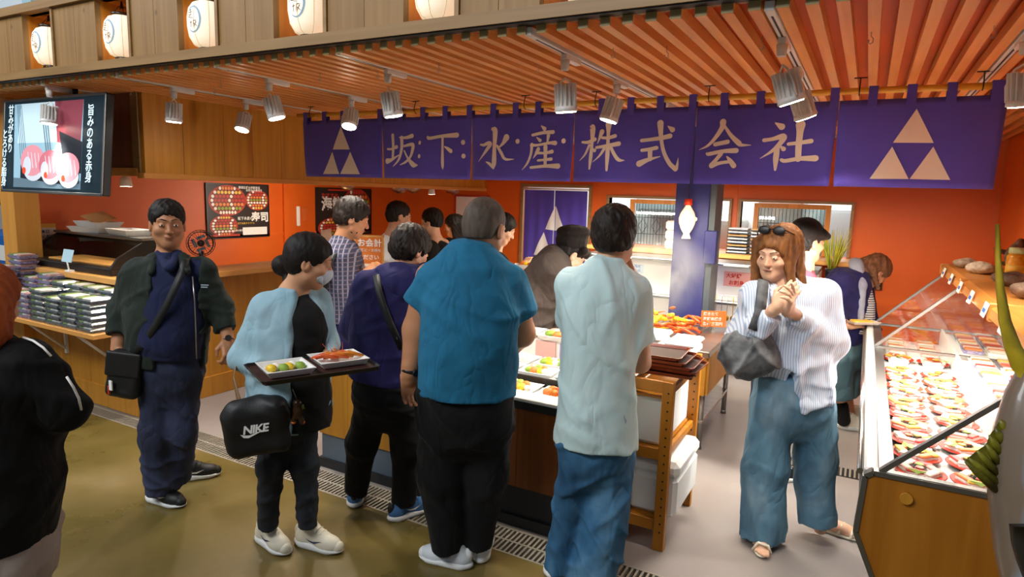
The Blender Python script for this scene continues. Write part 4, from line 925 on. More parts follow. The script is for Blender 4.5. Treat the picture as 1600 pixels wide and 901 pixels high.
for k in range(5):
    z = .877 + k * .022; dx, dy, rz = ((.03, .03, .05), (.05, .04, -.03), (.035, .02, .02), (.0, .01, .0), (-.03, .0, .05))[k]
    c = (-.885 + dx, 3.19 + dy, z); t = thing('serving_tray', 'dark lacquered tray with red brown rim, %s in the cart stack' % ('lowest', 'second from below', 'middle', 'second from above', 'topmost')[k], 'serving tray', c, 'lacquered trays on the cart')
    g = G().box(-.17, .17, -.13, .13, .0, .006, .003); g.v = [tuple(Vector(c) + RZ(rz) @ Vector(p)) for p in g.v]; g.obj('plate', 'tray_brown', t)
    g = G()
    pts = [(-.17, -.115), (-.155, -.13), (.155, -.13), (.17, -.115), (.17, .115), (.155, .13), (-.155, .13), (-.17, .115)]
    g.add([tuple(Vector(c) + RZ(rz) @ Vector((a * s_, b * s_, h))) for (s_, h) in ((1, .002), (1.06, .019), (1.03, .019), (.98, .0065)) for a, b in pts], [(r_ * 8 + i, r_ * 8 + (i + 1) % 8, (r_ + 1) * 8 + (i + 1) % 8, (r_ + 1) * 8 + i) for r_ in range(3) for i in range(8)]); g.obj('rim', 'tray_rim', t)
# ---------------------------------------------------------------- chest fridge under the kitchen windows, things on the ledge
fr = thing('white_fridge', 'long white display fridge below the kitchen windows', 'fridge', (-1.7, 6.8, 0))
G().box(-2.75, -.35, 6.62, 7.15, .08, .74, .01).obj('lower_body', 'fridge_white', fr); G().box(-2.75, -.35, 6.70, 7.15, .745, 1.10, .01).obj('upper_body', 'fridge_white', fr)
G().box(-2.75, -.35, 6.64, 7.15, 1.10, 1.13, .005).obj('top_trim', 'dull_steel', fr); G().box(-2.75, -.35, 6.66, 7.15, 0, .08).obj('plinth', 'black_kick', fr)
for x in (-2.3, -1.1): G().box(x - .12, x + .12, 6.625, 6.64, 1.108, 1.122).obj('handle', 'white_plastic', fr)
G().box(-2.75, -.35, 6.612, 6.62, .72, .74).obj('door_trim', 'dull_steel', fr)
def sticker(lab, x0, x1, z0, z1, lines, base, ink):
    t = thing('fridge_notice', lab, 'notice', (x0, 6.70, z0)); s_ = G().box(x0, x1, 6.697, 6.70, z0, z1).obj('sheet', base, t)
    for b, u, v, s2 in lines: text(b, s2, (x0 + u, 6.6965, z0 + v), (1, 0, 0), (0, 0, 1), ink, s_, root=t, bold=.03)
sticker('blue printed notice on the white fridge left of the blue column', -2.33, -2.06, .95, 1.05, [('生食用 海鮮', .015, .055, .045), ('冷蔵販売中', .03, .01, .042)], 'blue_pale', 'blue_print')
sticker('red printed notice on the white fridge right of the blue column', -1.22, -.95, .90, 1.05, [('大好評', .02, .09, .05), ('お刺身', .05, .02, .05)], 'card_pink', 'red_print')
for i, (x, n) in enumerate(((-1.22, 8), (-.98, 8))):
    for k in range(n):
        z = 1.186 + k * .036; t = thing('stacked_tray', 'black edged tray in the %s stack by the kitchen window, %s from below' % (('left', 'right')[i], ORD[k]), 'tray', (x, 7.42, z), 'trays stacked on the kitchen ledge')
        G().box(x - .11, x + .11, 7.30, 7.55, z, z + .006, .002).box(x - .11, x + .11, 7.30, 7.304, z, z + .012).obj('tray', 'black_plastic', t); G().box(x - .10, x + .10, 7.306, 7.54, z + .007, z + .026, .004).obj('contents', ('white_plastic', 'food_white', 'ledge_wood')[(k + i) % 3], t)
for i, x in enumerate((-1.93, -1.72)):
    for k in range(3): tag(G().box(x - .09, x + .09, 7.3, 7.55, 1.186 + k * .11, 1.29 + k * .11, .02).obj('soft_package', 'card_pale'), 'pale wrapped package in the %s pile on the ledge, %s' % (('left', 'right')[i], ('lowest', 'middle', 'topmost')[k]), 'package', 'packages on the kitchen ledge')
g0 = thing('tool_hooks', 'bunch of metal kitchen tools hanging before the white fridge', 'kitchen tools', (-1.05, 6.55, .75))
G().cyl((-1.3, 6.56, .82), (-.85, 6.56, .82), .004, n=6).obj('bar', 'steel', g0)
for k in range(7):
    x = -1.25 + k * .055; G().ring([(x, 6.55, .82), (x + .004, 6.545, .62)], [.004, .003], 6).obj('handle', 'steel' if k % 3 else 'brass', g0); G().ball((x + .005, 6.54, .60), (.022, .006, .03), 8, 6).obj('bowl', 'brass' if k < 4 else 'dark_metal', g0)
for x in (-1.29, -.86): G().cyl((x, 6.56, .0), (x, 6.56, .82), .005, n=6).obj('stand', 'steel', g0)
# noren in the doorway
dn = thing('doorway_curtain', 'indigo doorway curtain with white triangle crest', 'curtain', ((DX0 + DX1) / 2, 7.66, 1.84))
for sd in (0, 1):
    a, b = (DX0 + .03, (DX0 + DX1) / 2 - .006) if sd == 0 else ((DX0 + DX1) / 2 + .006, DX1 - .01); n, mz = 20, 12; vs = []; fs = []
    for s2 in (0, .003):
        for j in range(mz + 1):
            for i in range(n + 1):
                z = 1.82 - 1.25 * j / mz; x = a + (b - a) * i / n; vs.append((x, 7.655 + .012 * math.sin(x * 40) * (j / mz) ** .5 + s2, z))
    q = (n + 1) * (mz + 1)
    for j in range(mz):
        for i in range(n): t = j * (n + 1) + i; fs += [(t, t + n + 1, t + n + 2, t + 1), (q + t, q + t + 1, q + t + n + 2, q + t + n + 1)]
    g = G(); g.add(vs, fs, True); cp = g.obj('cloth_panel', 'indigo_cloth', dn)
    xm = (DX0 + DX1) / 2 + .02; s2 = -1 if sd == 0 else 1
    halves = [[(xm + s2 * .004, 1.62), (xm + s2 * .004, 1.30), (xm + s2 * .14, 1.31)], [(xm + s2 * .16, 1.27), (xm + s2 * .02, .96), (xm + s2 * .30, .96)]]
    for tri in halves:
        A, B_, C_ = [np.array(p) for p in tri]; g = G(); n = 8; ix = {}; vs = []; fs = []
        for i in range(n + 1):
            for j in range(n + 1 - i):
                p = A + (B_ - A) * i / n + (C_ - A) * j / n; ix[i, j] = len(vs); jj = (1.82 - p[1]) / 1.25; vs.append((p[0], 7.652 + .012 * math.sin(p[0] * 40) * max(jj, 0) ** .5, p[1]))
        for i in range(n):
            for j in range(n - i):
                fs.append((ix[i, j], ix[i + 1, j], ix[i, j + 1]))
                if j < n - i - 1: fs.append((ix[i + 1, j], ix[i + 1, j + 1], ix[i, j + 1]))
        g.add(vs, fs, True); g.obj('crest_triangle', 'white_print', cp, root=dn)
G().cyl((DX0, 7.66, 1.835), (DX1, 7.66, 1.835), .01, n=8).obj('rod', 'white_metal', dn)
# fish shaped soy bottle lamp before the blue column
fl = thing('fish_lamp', 'glowing white lamp shaped like a soy sauce fish with red cap before the blue column', 'lamp', (-1.435, 5.9, 1.8)); ex, ez = Vector((.8746, .4839, 0)).normalized(), Vector((0, 0, 1)); ey = ez.cross(ex)
half = [(.018, .0), (.03, -.02), (.062, -.07), (.078, -.12), (.074, -.165), (.055, -.215), (.030, -.255), (.026, -.27), (.042, -.30), (.040, -.305), (.0, -.298)]
g = G(); rows = []; n = 14; zz = 1.705
for w_, h in half[:8]: rows.append([tuple(Vector((-1.435, 5.9, zz + h)) + ex * (w_ * math.cos(2 * PI * k / n)) + ey * (w_ * .55 * math.sin(2 * PI * k / n))) for k in range(n)])
g.add([p for r_ in rows for p in r_], [(i * n + k, i * n + (k + 1) % n, (i + 1) * n + (k + 1) % n, (i + 1) * n + k) for i in range(7) for k in range(n)], True); g.obj('body', 'fish_lit', fl)
G().prism([(-.024, -.26), (.024, -.26), (.040, -.305), (-.040, -.305)], Vector((-1.435, 5.9, zz)) + ey * -.012, ex, ez, ey, .024).obj('tail', 'fish_lit', fl)
G().prism([(.06, -.10), (.088, -.115), (.088, -.135), (.07, -.15)], Vector((-1.435, 5.9, zz)) + ey * -.006, ex, ez, ey, .012).obj('fin', 'fish_lit', fl)
G().cyl((-1.435, 5.9, zz - .002), (-1.435, 5.9, zz + .055), .037, .034, 16).obj('cap', 'red_cap', fl); G().cyl((-1.435, 5.9, zz + .05), (-1.435, 5.9, 2.42), .003, n=6).obj('cord', 'cord_black', fl)
l = bpy.data.lights.new('fish_bulb', 'POINT'); l.energy = 1.5; l.color = (1, .8, .55); l.shadow_soft_size = .06; o = bpy.data.objects.new('fish_bulb', l); COL.objects.link(o); o.location = Vector((-1.435, 5.9, 1.55)) - ey * -.12 if False else (-1.36, 5.75, 1.5)
# potted yellow green grass
pl = thing('potted_grass', 'yellow green grass plant standing before the right kitchen window', 'plant', (-.26, 7.05, 1.0)); G().lathe([(.05, 1.0), (.065, 1.12), (.06, 1.12)], (-.26, 7.05, 0), 16).obj('pot', 'black_plastic', pl)
plain('grass_yellow', '#c9c23a', .5, c2='#9fb03a', ns=10); r3 = random.Random(3); g = G()
for k in range(46):
    a, q = r3.uniform(0, 6.28), r3.uniform(.02, .13); h = r3.uniform(.22, .42); b = Vector((-.26 + .03 * math.cos(a), 7.05 + .03 * math.sin(a), 1.11)); tip = b + Vector((q * math.cos(a), q * math.sin(a), h))
    g.ring([b, b.lerp(tip, .5) + Vector((0, 0, .03)), tip], [.004, .005, .001], 4)
tag(g.obj('blades', 'grass_yellow', pl), kind='stuff')
G().box(-.36, -.16, 6.95, 7.15, 0, 1.0, .004).obj('pot_stand', 'orange_board', pl)
sgn = thing('wall_sign', 'small dark framed sign low on the right of the back wall', 'sign', (.10, 7.66, 1.0)); G().box(-.02, .2, 7.67, 7.70, .88, 1.12, .004).obj('frame', 'lantern_cap', sgn); G().box(.0, .18, 7.668, 7.67, .90, 1.10).obj('sheet', 'poster_black', sgn)
# ---------------------------------------------------------------- neighbouring hall glimpsed left of the wooden post
cb_ = thing('blue_cabinet', 'blue plastic cabinet with paper notices left of the wooden post', 'cabinet', (-8.7, 3.8, 0))
G().box(-9.3, -8.06, 3.5, 4.1, 0, 1.14, .02).obj('body', 'blue_plastic', cb_); G().box(-8.75, -8.10, 3.492, 3.50, .5, 1.10, .004).obj('door', 'blue_plastic', cb_)
for z in (.85, .62): G().box(-8.70, -8.22, 3.486, 3.492, z, z + .17).obj('paper_notice', 'white_print', cb_)
ws = thing('wash_unit', 'pale steel wash unit standing behind the blue cabinet', 'wash unit', (-10.9, 4.9, 0)); G().box(-12.4, -10.35, 4.6, 5.2, 0, 1.40, .02).obj('body', 'white_metal', ws); G().box(-12.4, -10.33, 4.56, 5.22, 1.40, 1.47, .01).obj('top', 'ledge_wood', ws)
for x in (-11.2, -10.9, -10.6): G().ring([(x, 4.9, 1.47), (x, 4.9, 2.0), (x + .06, 4.85, 2.07), (x + .1, 4.8, 2.0)], .025, 8).obj('pipe', 'steel', ws)
G().ball((-10.75, 4.85, 1.56), (.28, .2, .12), 14, 8).obj('sink_bowl', 'steel', ws)
bn = thing('shop_banner', 'white banner with purple brushed letters and yellow top at the left edge', 'banner', (-8.0, 3.3, 2.3))
G().box(-8.5, -7.50, 3.30, 3.305, 1.86, 2.42).obj('cloth', 'cream_print', bn); G().box(-8.5, -7.50, 3.298, 3.30, 2.36, 2.42).obj('band', 'gold_print', bn)
vtext('うまい', .17, (-7.74, 3.297, 2.20), (1, 0, 0), (0, 0, 1), 'purple_print', bn, bold=.03); vtext('海鮮市', .17, (-7.98, 3.297, 2.20), (1, 0, 0), (0, 0, 1), 'purple_print', bn, bold=.03)
G().cyl((-8.55, 3.3, 2.42), (-7.45, 3.3, 2.42), .012, n=8).obj('rod', 'bamboo', bn); G().cyl((-7.9, 3.3, 2.42), (-7.9, 3.3, 2.47), .006, n=6).obj('cord', 'cord_black', bn)
ft = thing('paper_fish', 'glossy orange red fish float hanging below the banner', 'ornament', (-7.05, 3.12, 1.9))
g = G(); g.ball((-7.36, 3.12, 1.97), (.20, .10, .11), 16, 10, RY(.5)); g.obj('body', 'float_red', ft); G().prism([(0, 0), (.12, .02), (.10, -.14)], (-7.26, 3.12, 1.88), (1, 0, 0), (0, 0, 1), (0, 1, 0), .02).obj('tail', 'float_red', ft); G().cyl((-7.36, 3.12, 2.06), (-7.36, 3.12, 2.47), .003, n=6).obj('cord', 'cord_black', ft)
TUNA_LOC = (0.58, 2.123, 1.0)
TUNA_BODY = [(0.449, 2.154, 1.584, 0.017, 0.01), (0.462, 2.147, 1.501, 0.037, 0.023), (0.476, 2.144, 1.435, 0.064, 0.04), (0.496, 2.14, 1.349, 0.111, 0.069), (0.513, 2.137, 1.275, 0.159, 0.099), (0.537, 2.133, 1.174, 0.203, 0.126), (0.554, 2.128, 1.083, 0.228, 0.142), (0.566, 2.125, 1.027, 0.237, 0.147), (0.597, 2.113, 0.853, 0.235, 0.146), (0.605, 2.109, 0.807, 0.23, 0.143), (0.627, 2.094, 0.641, 0.198, 0.123), (0.643, 2.08, 0.508, 0.143, 0.088), (0.656, 2.071, 0.408, 0.067, 0.042), (0.659, 2.067, 0.375, 0.017, 0.01)]
TUNA_SICKLE = [((0.298, 2.093, 1.712), (0.3, 2.094, 1.712)), ((0.305, 2.083, 1.629), (0.312, 2.087, 1.629)), ((0.315, 2.074, 1.546), (0.328, 2.081, 1.547)), ((0.329, 2.068, 1.463), (0.352, 2.081, 1.464)), ((0.347, 2.067, 1.397), (0.382, 2.086, 1.398)), ((0.37, 2.07, 1.34), (0.423, 2.099, 1.342)), ((0.401, 2.08, 1.299), (0.459, 2.112, 1.301))]
TUNA_SPINES = [((0.285, 1.982, 1.094), (0.363, 2.013, 1.025)), ((0.291, 1.987, 1.104), (0.361, 2.015, 1.045)), ((0.309, 2.0, 1.123), (0.36, 2.019, 1.068)), ((0.329, 2.014, 1.14), (0.36, 2.023, 1.095)), ((0.334, 2.021, 1.164), (0.362, 2.029, 1.121)), ((0.346, 2.03, 1.184), (0.365, 2.035, 1.148)), ((0.355, 2.039, 1.206), (0.371, 2.043, 1.178))]
TUNA_PEC = [((0.389, 1.932, 0.969), (0.473, 1.978, 0.972)), ((0.398, 1.929, 0.922), (0.478, 1.973, 0.925)), ((0.415, 1.93, 0.875), (0.482, 1.968, 0.877)), ((0.44, 1.935, 0.82), (0.488, 1.961, 0.822))]
# ---------------------------------------------------------------- glass showcase on the right
CX0, CY0, CY1 = 0.08, 2.39, 5.55
rc = thing('glass_showcase', 'long open glass showcase with wooden end panel and canopy along the right wall', 'showcase', (.6, 4.0, 0))
g = G(); g.prism([(.085, .855), (.075, .64), (.15, .47), (.26, .20), (.28, .0), (1.06, .0), (1.06, .855)], (0, CY0, 0), (1, 0, 0), (0, 0, 1), (0, 1, 0), .03); g.obj('end_panel', 'panel_brown', rc)
def strip(pts, y0, y1, th, nm, mt):
    for (a, b), (c, d) in zip(pts, pts[1:]):
        v = Vector((c - a, 0, d - b)); L_ = v.length; R = Matrix((v.normalized(), Vector((0, 1, 0)), v.normalized().cross(Vector((0, 1, 0))))).transposed()
        G().box(-L_ / 2 + (a + c) / 2, L_ / 2 + (a + c) / 2, y0, y1, (b + d) / 2 - th / 2, (b + d) / 2 + th / 2, R=R).obj(nm, mt, rc)
strip([(1.06, .862), (.10, .862), (.077, .845), (.067, .64), (.143, .465), (.253, .195), (.272, 0)], CY0 - .006, CY0 + .036, .016, 'edge_trim', 'dull_steel')
G().cyl((.20, CY0 - .014, .80), (.20, CY0, .80), .019, .019, 20).obj('button_cap', 'counter_wood', rc)
G().prism([(.075, .64), (.15, .47), (.26, .20), (.28, .0), (.30, 0), (.28, .21), (.17, .48), (.10, .64)], (0, CY0 + .03, 0), (1, 0, 0), (0, 0, 1), (0, 1, 0), CY1 - CY0 - .03).obj('front_skirt', 'dull_steel', rc)
G().box(.072, .115, CY0 + .03, CY1, .64, .865, .008).obj('front_rail', 'white_metal', rc); G().box(.066, .072, CY0 + .03, CY1, .74, .79).obj('bumper', 'dull_steel', rc)
G().cyl((.062, CY0 + .05, .84), (.062, CY1, .84), .011, n=10).obj('hand_rail', 'steel', rc)
G().box(.115, .165, CY0 + .03, CY1, .70, .86, .003).obj('inner_lip', 'dull_steel', rc)
G().box(.165, 1.06, CY0 + .03, CY1, .60, .755).obj('deck', 'white_plastic', rc)
G().box(.56, 1.06, CY0 + .03, CY1, .755, .845).obj('upper_deck', 'white_plastic', rc); G().box(.545, .56, CY0 + .03, CY1, .755, .875).obj('price_rail', 'white_metal', rc)
G().box(1.03, 1.06, CY0 + .03, CY1, .84, 1.30).obj('back_wall', 'white_plastic', rc)
for y in (CY0 + .012, 4.63, CY1 - .01):
    R0 = Vector((.12, y, .868)); R1 = Vector((.52, y, 1.275)); v = (R1 - R0)
    R = Matrix((v.normalized(), Vector((0, 1, 0)), v.normalized().cross(Vector((0, 1, 0))))).transposed(); m_ = (R0 + R1) / 2
    st = G().box(m_.x - v.length / 2, m_.x + v.length / 2, y - .012, y + .012, m_.z - .008, m_.z + .008, R=R).obj('strut', 'dull_steel', rc)
    g = G(); g.prism([(.13, .87), (1.03, .87), (1.03, 1.27), (.52, 1.27)], (0, y - .003, 0), (1, 0, 0), (0, 0, 1), (0, 1, 0), .006); g.obj('glass_pane', 'case_glass', rc)
    G().box(.115, 1.05, y - .012, y + .012, .855, .872, .002).obj('sill', 'dull_steel', rc)
cn = G(); cn.prism([(.50, 1.285), (.52, 1.27), (1.06, 1.27), (1.06, 1.345), (.54, 1.345), (.505, 1.325)], (0, 2.37, 0), (1, 0, 0), (0, 0, 1), (0, 1, 0), CY1 - 2.37 + .03); cn.obj('canopy', 'canopy_wood', rc)
for y in (2.37, 3.40, 4.45, CY1): G().box(.496, 1.06, y, y + .035, 1.266, 1.349, .006).obj('canopy_band', 'canopy_wood', rc)
G().box(1.06, 1.095, 2.45, CY1, 0, 1.35).obj('back_post', 'white_metal', rc)
for k in range(7):
    y = 2.55 + k * .45; t = thing('shelf_tag', 'small white and blue price tag on the canopy edge, %s from the near end' % ('first', 'second', 'third', 'fourth', 'fifth', 'sixth', 'seventh')[k], 'price tag', (.50, y, 1.31), 'price tags on the canopy edge')
    G().box(.488, .492, y - .05, y + .05, 1.28, 1.345, .001, R=RY(.25)).obj('card', 'white_print', t); G().box(.4865, .488, y - .035, y + .035, 1.30, 1.318, R=RY(.25)).obj('print', 'blue_print', t)
# sushi platters
def mesh_of(g, mat):
    me = bpy.data.meshes.new('piece'); me.from_pydata(g.v, [], g.f); me.polygons.foreach_set('use_smooth', g.sm); me.materials.append(MATS[mat]); return me
RICE = mesh_of(G().box(-.030, .030, -.016, .016, 0, .020, .006), 'rice')
TOP = {m: mesh_of(G().box(-.033, .033, -.0155, .0155, .0185, .027, .004), m) for m in ('food_salmon', 'food_white', 'food_egg', 'food_pink', 'food_white2', 'food_tuna')}
ROLL = mesh_of(G().cyl((0, 0, 0), (0, 0, .026), .017, n=12), 'food_nori'); ROLLTOP = {m: mesh_of(G().cyl((0, 0, .026), (0, 0, .031), .014, n=12), m) for m in ('food_egg', 'food_shell', 'food_green')}
LEAF = mesh_of(G().add([(0, -.02, .02), (.03, -.012, .03), (.035, .01, .026), (0, .02, .02), (-.03, .006, .03)], [(0, 1, 2, 3, 4)]), 'food_green')
def inst(name, me, parent, loc=(0, 0, 0), rz=0):
    o = bpy.data.objects.new(name, me); COL.objects.link(o); o.parent = parent; o.location = loc; o.rotation_euler.z = rz; return o
DISH = {w: mesh_of(G().lathe([(.045, 0), (.075, .008), (.088, .018), (.085, .019), (.07, .011), (.0, .009)], n=28), w) for w in ('food_nori', 'tray_brown')}
RIM = mesh_of(G().lathe([(.0875, .017), (.0905, .019), (.0875, .0215), (.085, .0195)], n=28), 'red_print')
TP = list(TOP); RT = list(ROLLTOP)
rows = 13
def nth(k): return ('first', 'second', 'third', 'fourth', 'fifth', 'sixth', 'seventh', 'eighth', 'ninth', 'tenth', 'eleventh', 'twelfth', 'thirteenth', 'fourteenth', 'fifteenth', 'sixteenth')[k]
for r in range(rows):
    for c in range(2):
        y = 2.55 + r * .185; x = .258 + c * .187 + rng.uniform(-.008, .008)
        if abs(y - 4.63) < .1: continue
        t = thing('sushi_platter', 'round sushi platter with red rim in the %s lower column, %s from the near end' % (('outer', 'inner')[c], nth(r)), 'sushi platter', (x, y, .7565), 'sushi platters in the glass showcase')
        t.rotation_euler = (0, 0, rng.uniform(0, 6))
        inst('dish', DISH['tray_brown' if (r + c) % 2 else 'food_nori'], t); inst('rim', RIM, t)
        for k in range(6):
            a = 2 * PI * k / 6; n_ = inst('nigiri', RICE, t, (.052 * math.cos(a), .047 * math.sin(a), .011), a + PI / 2 + .3)
            inst('topping', TOP[TP[(k * 2 + r + c * 3) % 6]], n_)
        for k in range(2):
            n_ = inst('roll', ROLL, t, (.012 - .026 * k, .012 * (k * 2 - 1), .011)); inst('filling', ROLLTOP[RT[(k + r) % 3]], n_)
        inst('leaf', LEAF, t, (.03, -.045, .012), r)
pk = {}
for r in range(15):
    for c in range(3):
        y = 2.54 + r * .198; x = .66 + c * .13; z = .8465
        if abs(y - 4.63) < .10 or abs(y - 5.5) < .06: continue
        w = (r + c) % 3
        if w not in pk:
            pk[w] = pack('sushi_pack', 'clear lidded pack on the upper deck of the glass showcase', ('tray_violet', 'white_plastic', 'tray_slate')[w], [['food_salmon', 'food_white', 'food_tuna'], ['rice', 'food_salmon', 'food_white'], ['food_tuna', 'food_pink', 'food_egg']][w], 'packs on the upper deck', .17, .115); t = pk[w]; t.location = (x, y, z); t.rotation_euler.z = PI / 2
        else: t = dup(pk[w], (x, y, z), PI / 2)
        t['label'] = '%s pack on the upper showcase deck, %s column, %s from the near end' % (('violet', 'white', 'dark blue')[w], ('left', 'middle', 'right')[c], nth(r))
for r in range(4):
    for c in range(2):
        y = 4.76 + r * .2; x = .26 + c * .185
        t = dup(pk[1], (x, y, .757), PI / 2, 'white pack far on the lower deck, %s column, %s beyond the middle strut' % (('outer', 'inner')[c], nth(r)), 'packs at the far end of the lower deck')
# on the canopy: oyster shells, jars of yellow fruit, driftwood, a card
def shell(lab, c, s, seed, mat):
    r_ = random.Random(seed); g = G(); g.ball(c, (s * 1.2, s, s * .55), 14, 9)
    g.v = [(a + .12 * s * math.sin(37 * b + 19 * c2 + seed), b + .1 * s * math.sin(41 * a + seed), c2 + .07 * s * math.sin(50 * a + 33 * b)) for a, b, c2 in g.v]
    mn = min(p[2] for p in g.v); g.v = [(a, b, c2 - mn + 1.346) for a, b, c2 in g.v]; tag(g.obj('oyster_shell', mat), lab, 'shell', 'shells on the canopy')
plain('shell_pale', '#d9cbb6', .7, c2='#a8906e', ns=30, bump=.4, bs=60); plain('shell_brown', '#8f7660', .75, c2='#5f4a38', ns=30, bump=.5, bs=60)
shell('white rounded shell at the far left end of the canopy', (.62, 5.35, 1.37), .06, 1, 'shell_pale'); shell('tan rounded shell beside the white one', (.66, 4.95, 1.37), .07, 2, 'shell_pale')
shell('grey brown shell before the yellow jars', (.70, 4.25, 1.37), .07, 3, 'shell_brown'); shell('large layered shell behind the yellow fin', (.70, 3.7, 1.37), .075, 4, 'shell_brown')
plain('preserve', '#f0a818', .35, c2='#d9860c', ns=40)
for k, (x, y) in enumerate(((.80, 4.75), (.92, 4.62), (.98, 4.9))):
    t = thing('preserve_jar', '%s jar of yellow preserves with pale green lid on the canopy' % ('left', 'middle', 'rear right')[k], 'jar', (x, y, 1.346), 'jars on the canopy')
    G().lathe([(.052, 0), (.056, .008), (.056, .13), (.045, .15)], (x, y, 1.346), 20).obj('contents', 'preserve', t); G().lathe([(.047, .15), (.05, .152), (.05, .18), (.046, .184), (0, .185)], (x, y, 1.346), 20).obj('lid', 'lid_green', t)
    G().lathe([(.0565, .03), (.0565, .085)], (x, y, 1.346), 20).obj('paper_label', 'gold_print', t)
dw = thing('dried_fish', 'dried spiny brown sea creature standing behind the jars', 'dried fish', (.86, 5.2, 1.346)); g = G()
g.ring([(.86, 5.2, 1.345), (.86, 5.2, 1.40), (.85, 5.2, 1.47), (.87, 5.2, 1.53), (.88, 5.2, 1.57)], [.03, .05, .055, .03, .012], 10); g.obj('body', 'shell_brown', dw)
for a, b, c in (((.82, 5.2, 1.47), (.74, 5.2, 1.50), .02), ((.83, 5.2, 1.40), (.76, 5.2, 1.41), .018), ((.90, 5.2, 1.48), (.97, 5.2, 1.44), .018), ((.89, 5.2, 1.40), (.94, 5.2, 1.36), .016)): G().ring([a, b], [c, .003], 8).obj('spine', 'shell_brown', dw)
cdx = thing('canopy_card', 'violet printed card leaning at the right edge of the canopy', 'card', (.95, 3.5, 1.346)); cbx = G().box(.80, 1.02, 3.49, 3.50, 1.347, 1.56, R=RX(-.2)).obj('card', 'card_violet', cdx)
for k in range(4): G().box(.83, .99 - .03 * (k % 2), 3.478, 3.486, 1.40 + k * .036, 1.415 + k * .036, R=RX(-.2)).obj('print_line', 'red_print' if k == 0 else 'white_print', cbx, root=cdx)
# ---------------------------------------------------------------- whole tuna hung tail up at the right edge
TB = {'t': (1.7,)}
plain('tuna_skin', '#5c4f45', .3, c2='#6f6a66', ns=6, bump=.1, bs=40, coat=.3); plain('tuna_fin', '#8a8420', .4, c2='#55500f', ns=20, bump=.3, bs=30); plain('tuna_sickle', '#d0b124', .4, c2='#8f7d18', ns=8); plain('tuna_dark', '#2e2823', .35)
def tuna_material():
    m, N, L, B = nodes('tuna_body')
    v = coord(N, L, (1, 1, 1)); sx = N.new('ShaderNodeSeparateXYZ'); L.new(v, sx.inputs[0])
    n = N.new('ShaderNodeTexNoise'); n.inputs['Scale'].default_value = 9; L.new(v, n.inputs['Vector'])
    ad = N.new('ShaderNodeMath'); ad.operation = 'MULTIPLY_ADD'; ad.inputs[1].default_value = .06; L.new(n.outputs[0], ad.inputs[0])
    L.new(sx.outputs['X'], ad.inputs[2])
    r = ramp(N, [hx('#6f6052'), hx('#7d6c5c'), hx('#8d979f'), hx('#a3afb6'), hx('#a5a566'), hx('#b2bcc2')], [0.0, .32, .42, .6, .68, .8])
    mp = N.new('ShaderNodeMapRange'); mp.inputs[1].default_value = -.22; mp.inputs[2].default_value = .02; L.new(ad.outputs[0], mp.inputs[0]); L.new(mp.outputs[0], r.inputs[0])
    L.new(r.outputs[0], B.inputs['Base Color']); B.inputs['Roughness'].default_value = .28; B.inputs['Coat Weight'].default_value = .3
tuna_material()
tn = thing('tuna', 'big tuna hanging tail up with yellow sickle fin at the right edge', 'fish', TUNA_LOC)
g = G(); n = 28; rows = []
for (x, y, z, a, b) in TUNA_BODY: rows.append([(x + .8746 * a * math.cos(2 * PI * k / n) - .4847 * b * math.sin(2 * PI * k / n), y + .4847 * a * math.cos(2 * PI * k / n) + .8746 * b * math.sin(2 * PI * k / n), z) for k in range(n)])
g.add([p for r_ in rows for p in r_], [(i * n + k, (i + 1) * n + k, (i + 1) * n + (k + 1) % n, i * n + (k + 1) % n) for i in range(len(rows) - 1) for k in range(n)] + [tuple(range(n)), tuple((len(rows) - 1) * n + k for k in range(n))[::-1]], True); g.obj('body', 'tuna_body', tn)
def blade(pts, nm, mt, th=.006):
    g = G(); vs = []; fs = []; m = len(pts)
    d = Vector((-.4847, .8746, 0)) * th
    for (l, r_) in pts: vs += [Vector(l) - d, Vector(r_) - d, Vector(r_) + d, Vector(l) + d]
    for i in range(m - 1):
        for k in range(4): fs.append((i * 4 + k, i * 4 + (k + 1) % 4, (i + 1) * 4 + (k + 1) % 4, (i + 1) * 4 + k))
    fs += [(0, 1, 2, 3), ((m - 1) * 4 + 3, (m - 1) * 4 + 2, (m - 1) * 4 + 1, (m - 1) * 4)]
    g.add(vs, fs, True); return g.obj(nm, mt, tn)
blade(TUNA_SICKLE, 'sickle_fin', 'tuna_sickle')
for k, (tip, root_) in enumerate(TUNA_SPINES):
    t_, r_ = Vector(tip), Vector(root_); G().ring([r_, r_.lerp(t_, .6), t_], [.012, .010, .003], 8).obj('dorsal_spine', 'tuna_fin', tn)
vs = [p for tr in TUNA_SPINES for p in tr]; g = G(); g.add(vs, [(2 * i, 2 * i + 1, 2 * i + 3, 2 * i + 2) for i in range(len(TUNA_SPINES) - 1)], True); g.obj('dorsal_web', 'tuna_fin', tn)
blade(TUNA_PEC, 'pectoral_fin', 'tuna_dark', .008)
tb = Vector(TUNA_BODY[0][:3]); dv = Vector((-.4847, .8746, 0)); g = G(); g.prism([(a * .4, b_) for a, b_ in [(-.05, -.03), (.05, -.03), (.05, .05), (.17, .17), (.19, .24), (.08, .14), (0, .09), (-.08, .14), (-.19, .24), (-.17, .17), (-.05, .05)]], tb - Vector((.008, .0044, 0)), dv, Vector((0, 0, 1)), Vector((.8746, .4847, 0)), .016); g.obj('tail_fin', 'tuna_skin', tn)
G().ring([TUNA_BODY[0][:3], (TUNA_BODY[0][0], TUNA_BODY[0][1], 2.45)], [.006, .006], 6).obj('hanging_rope', 'rope_green', tn)
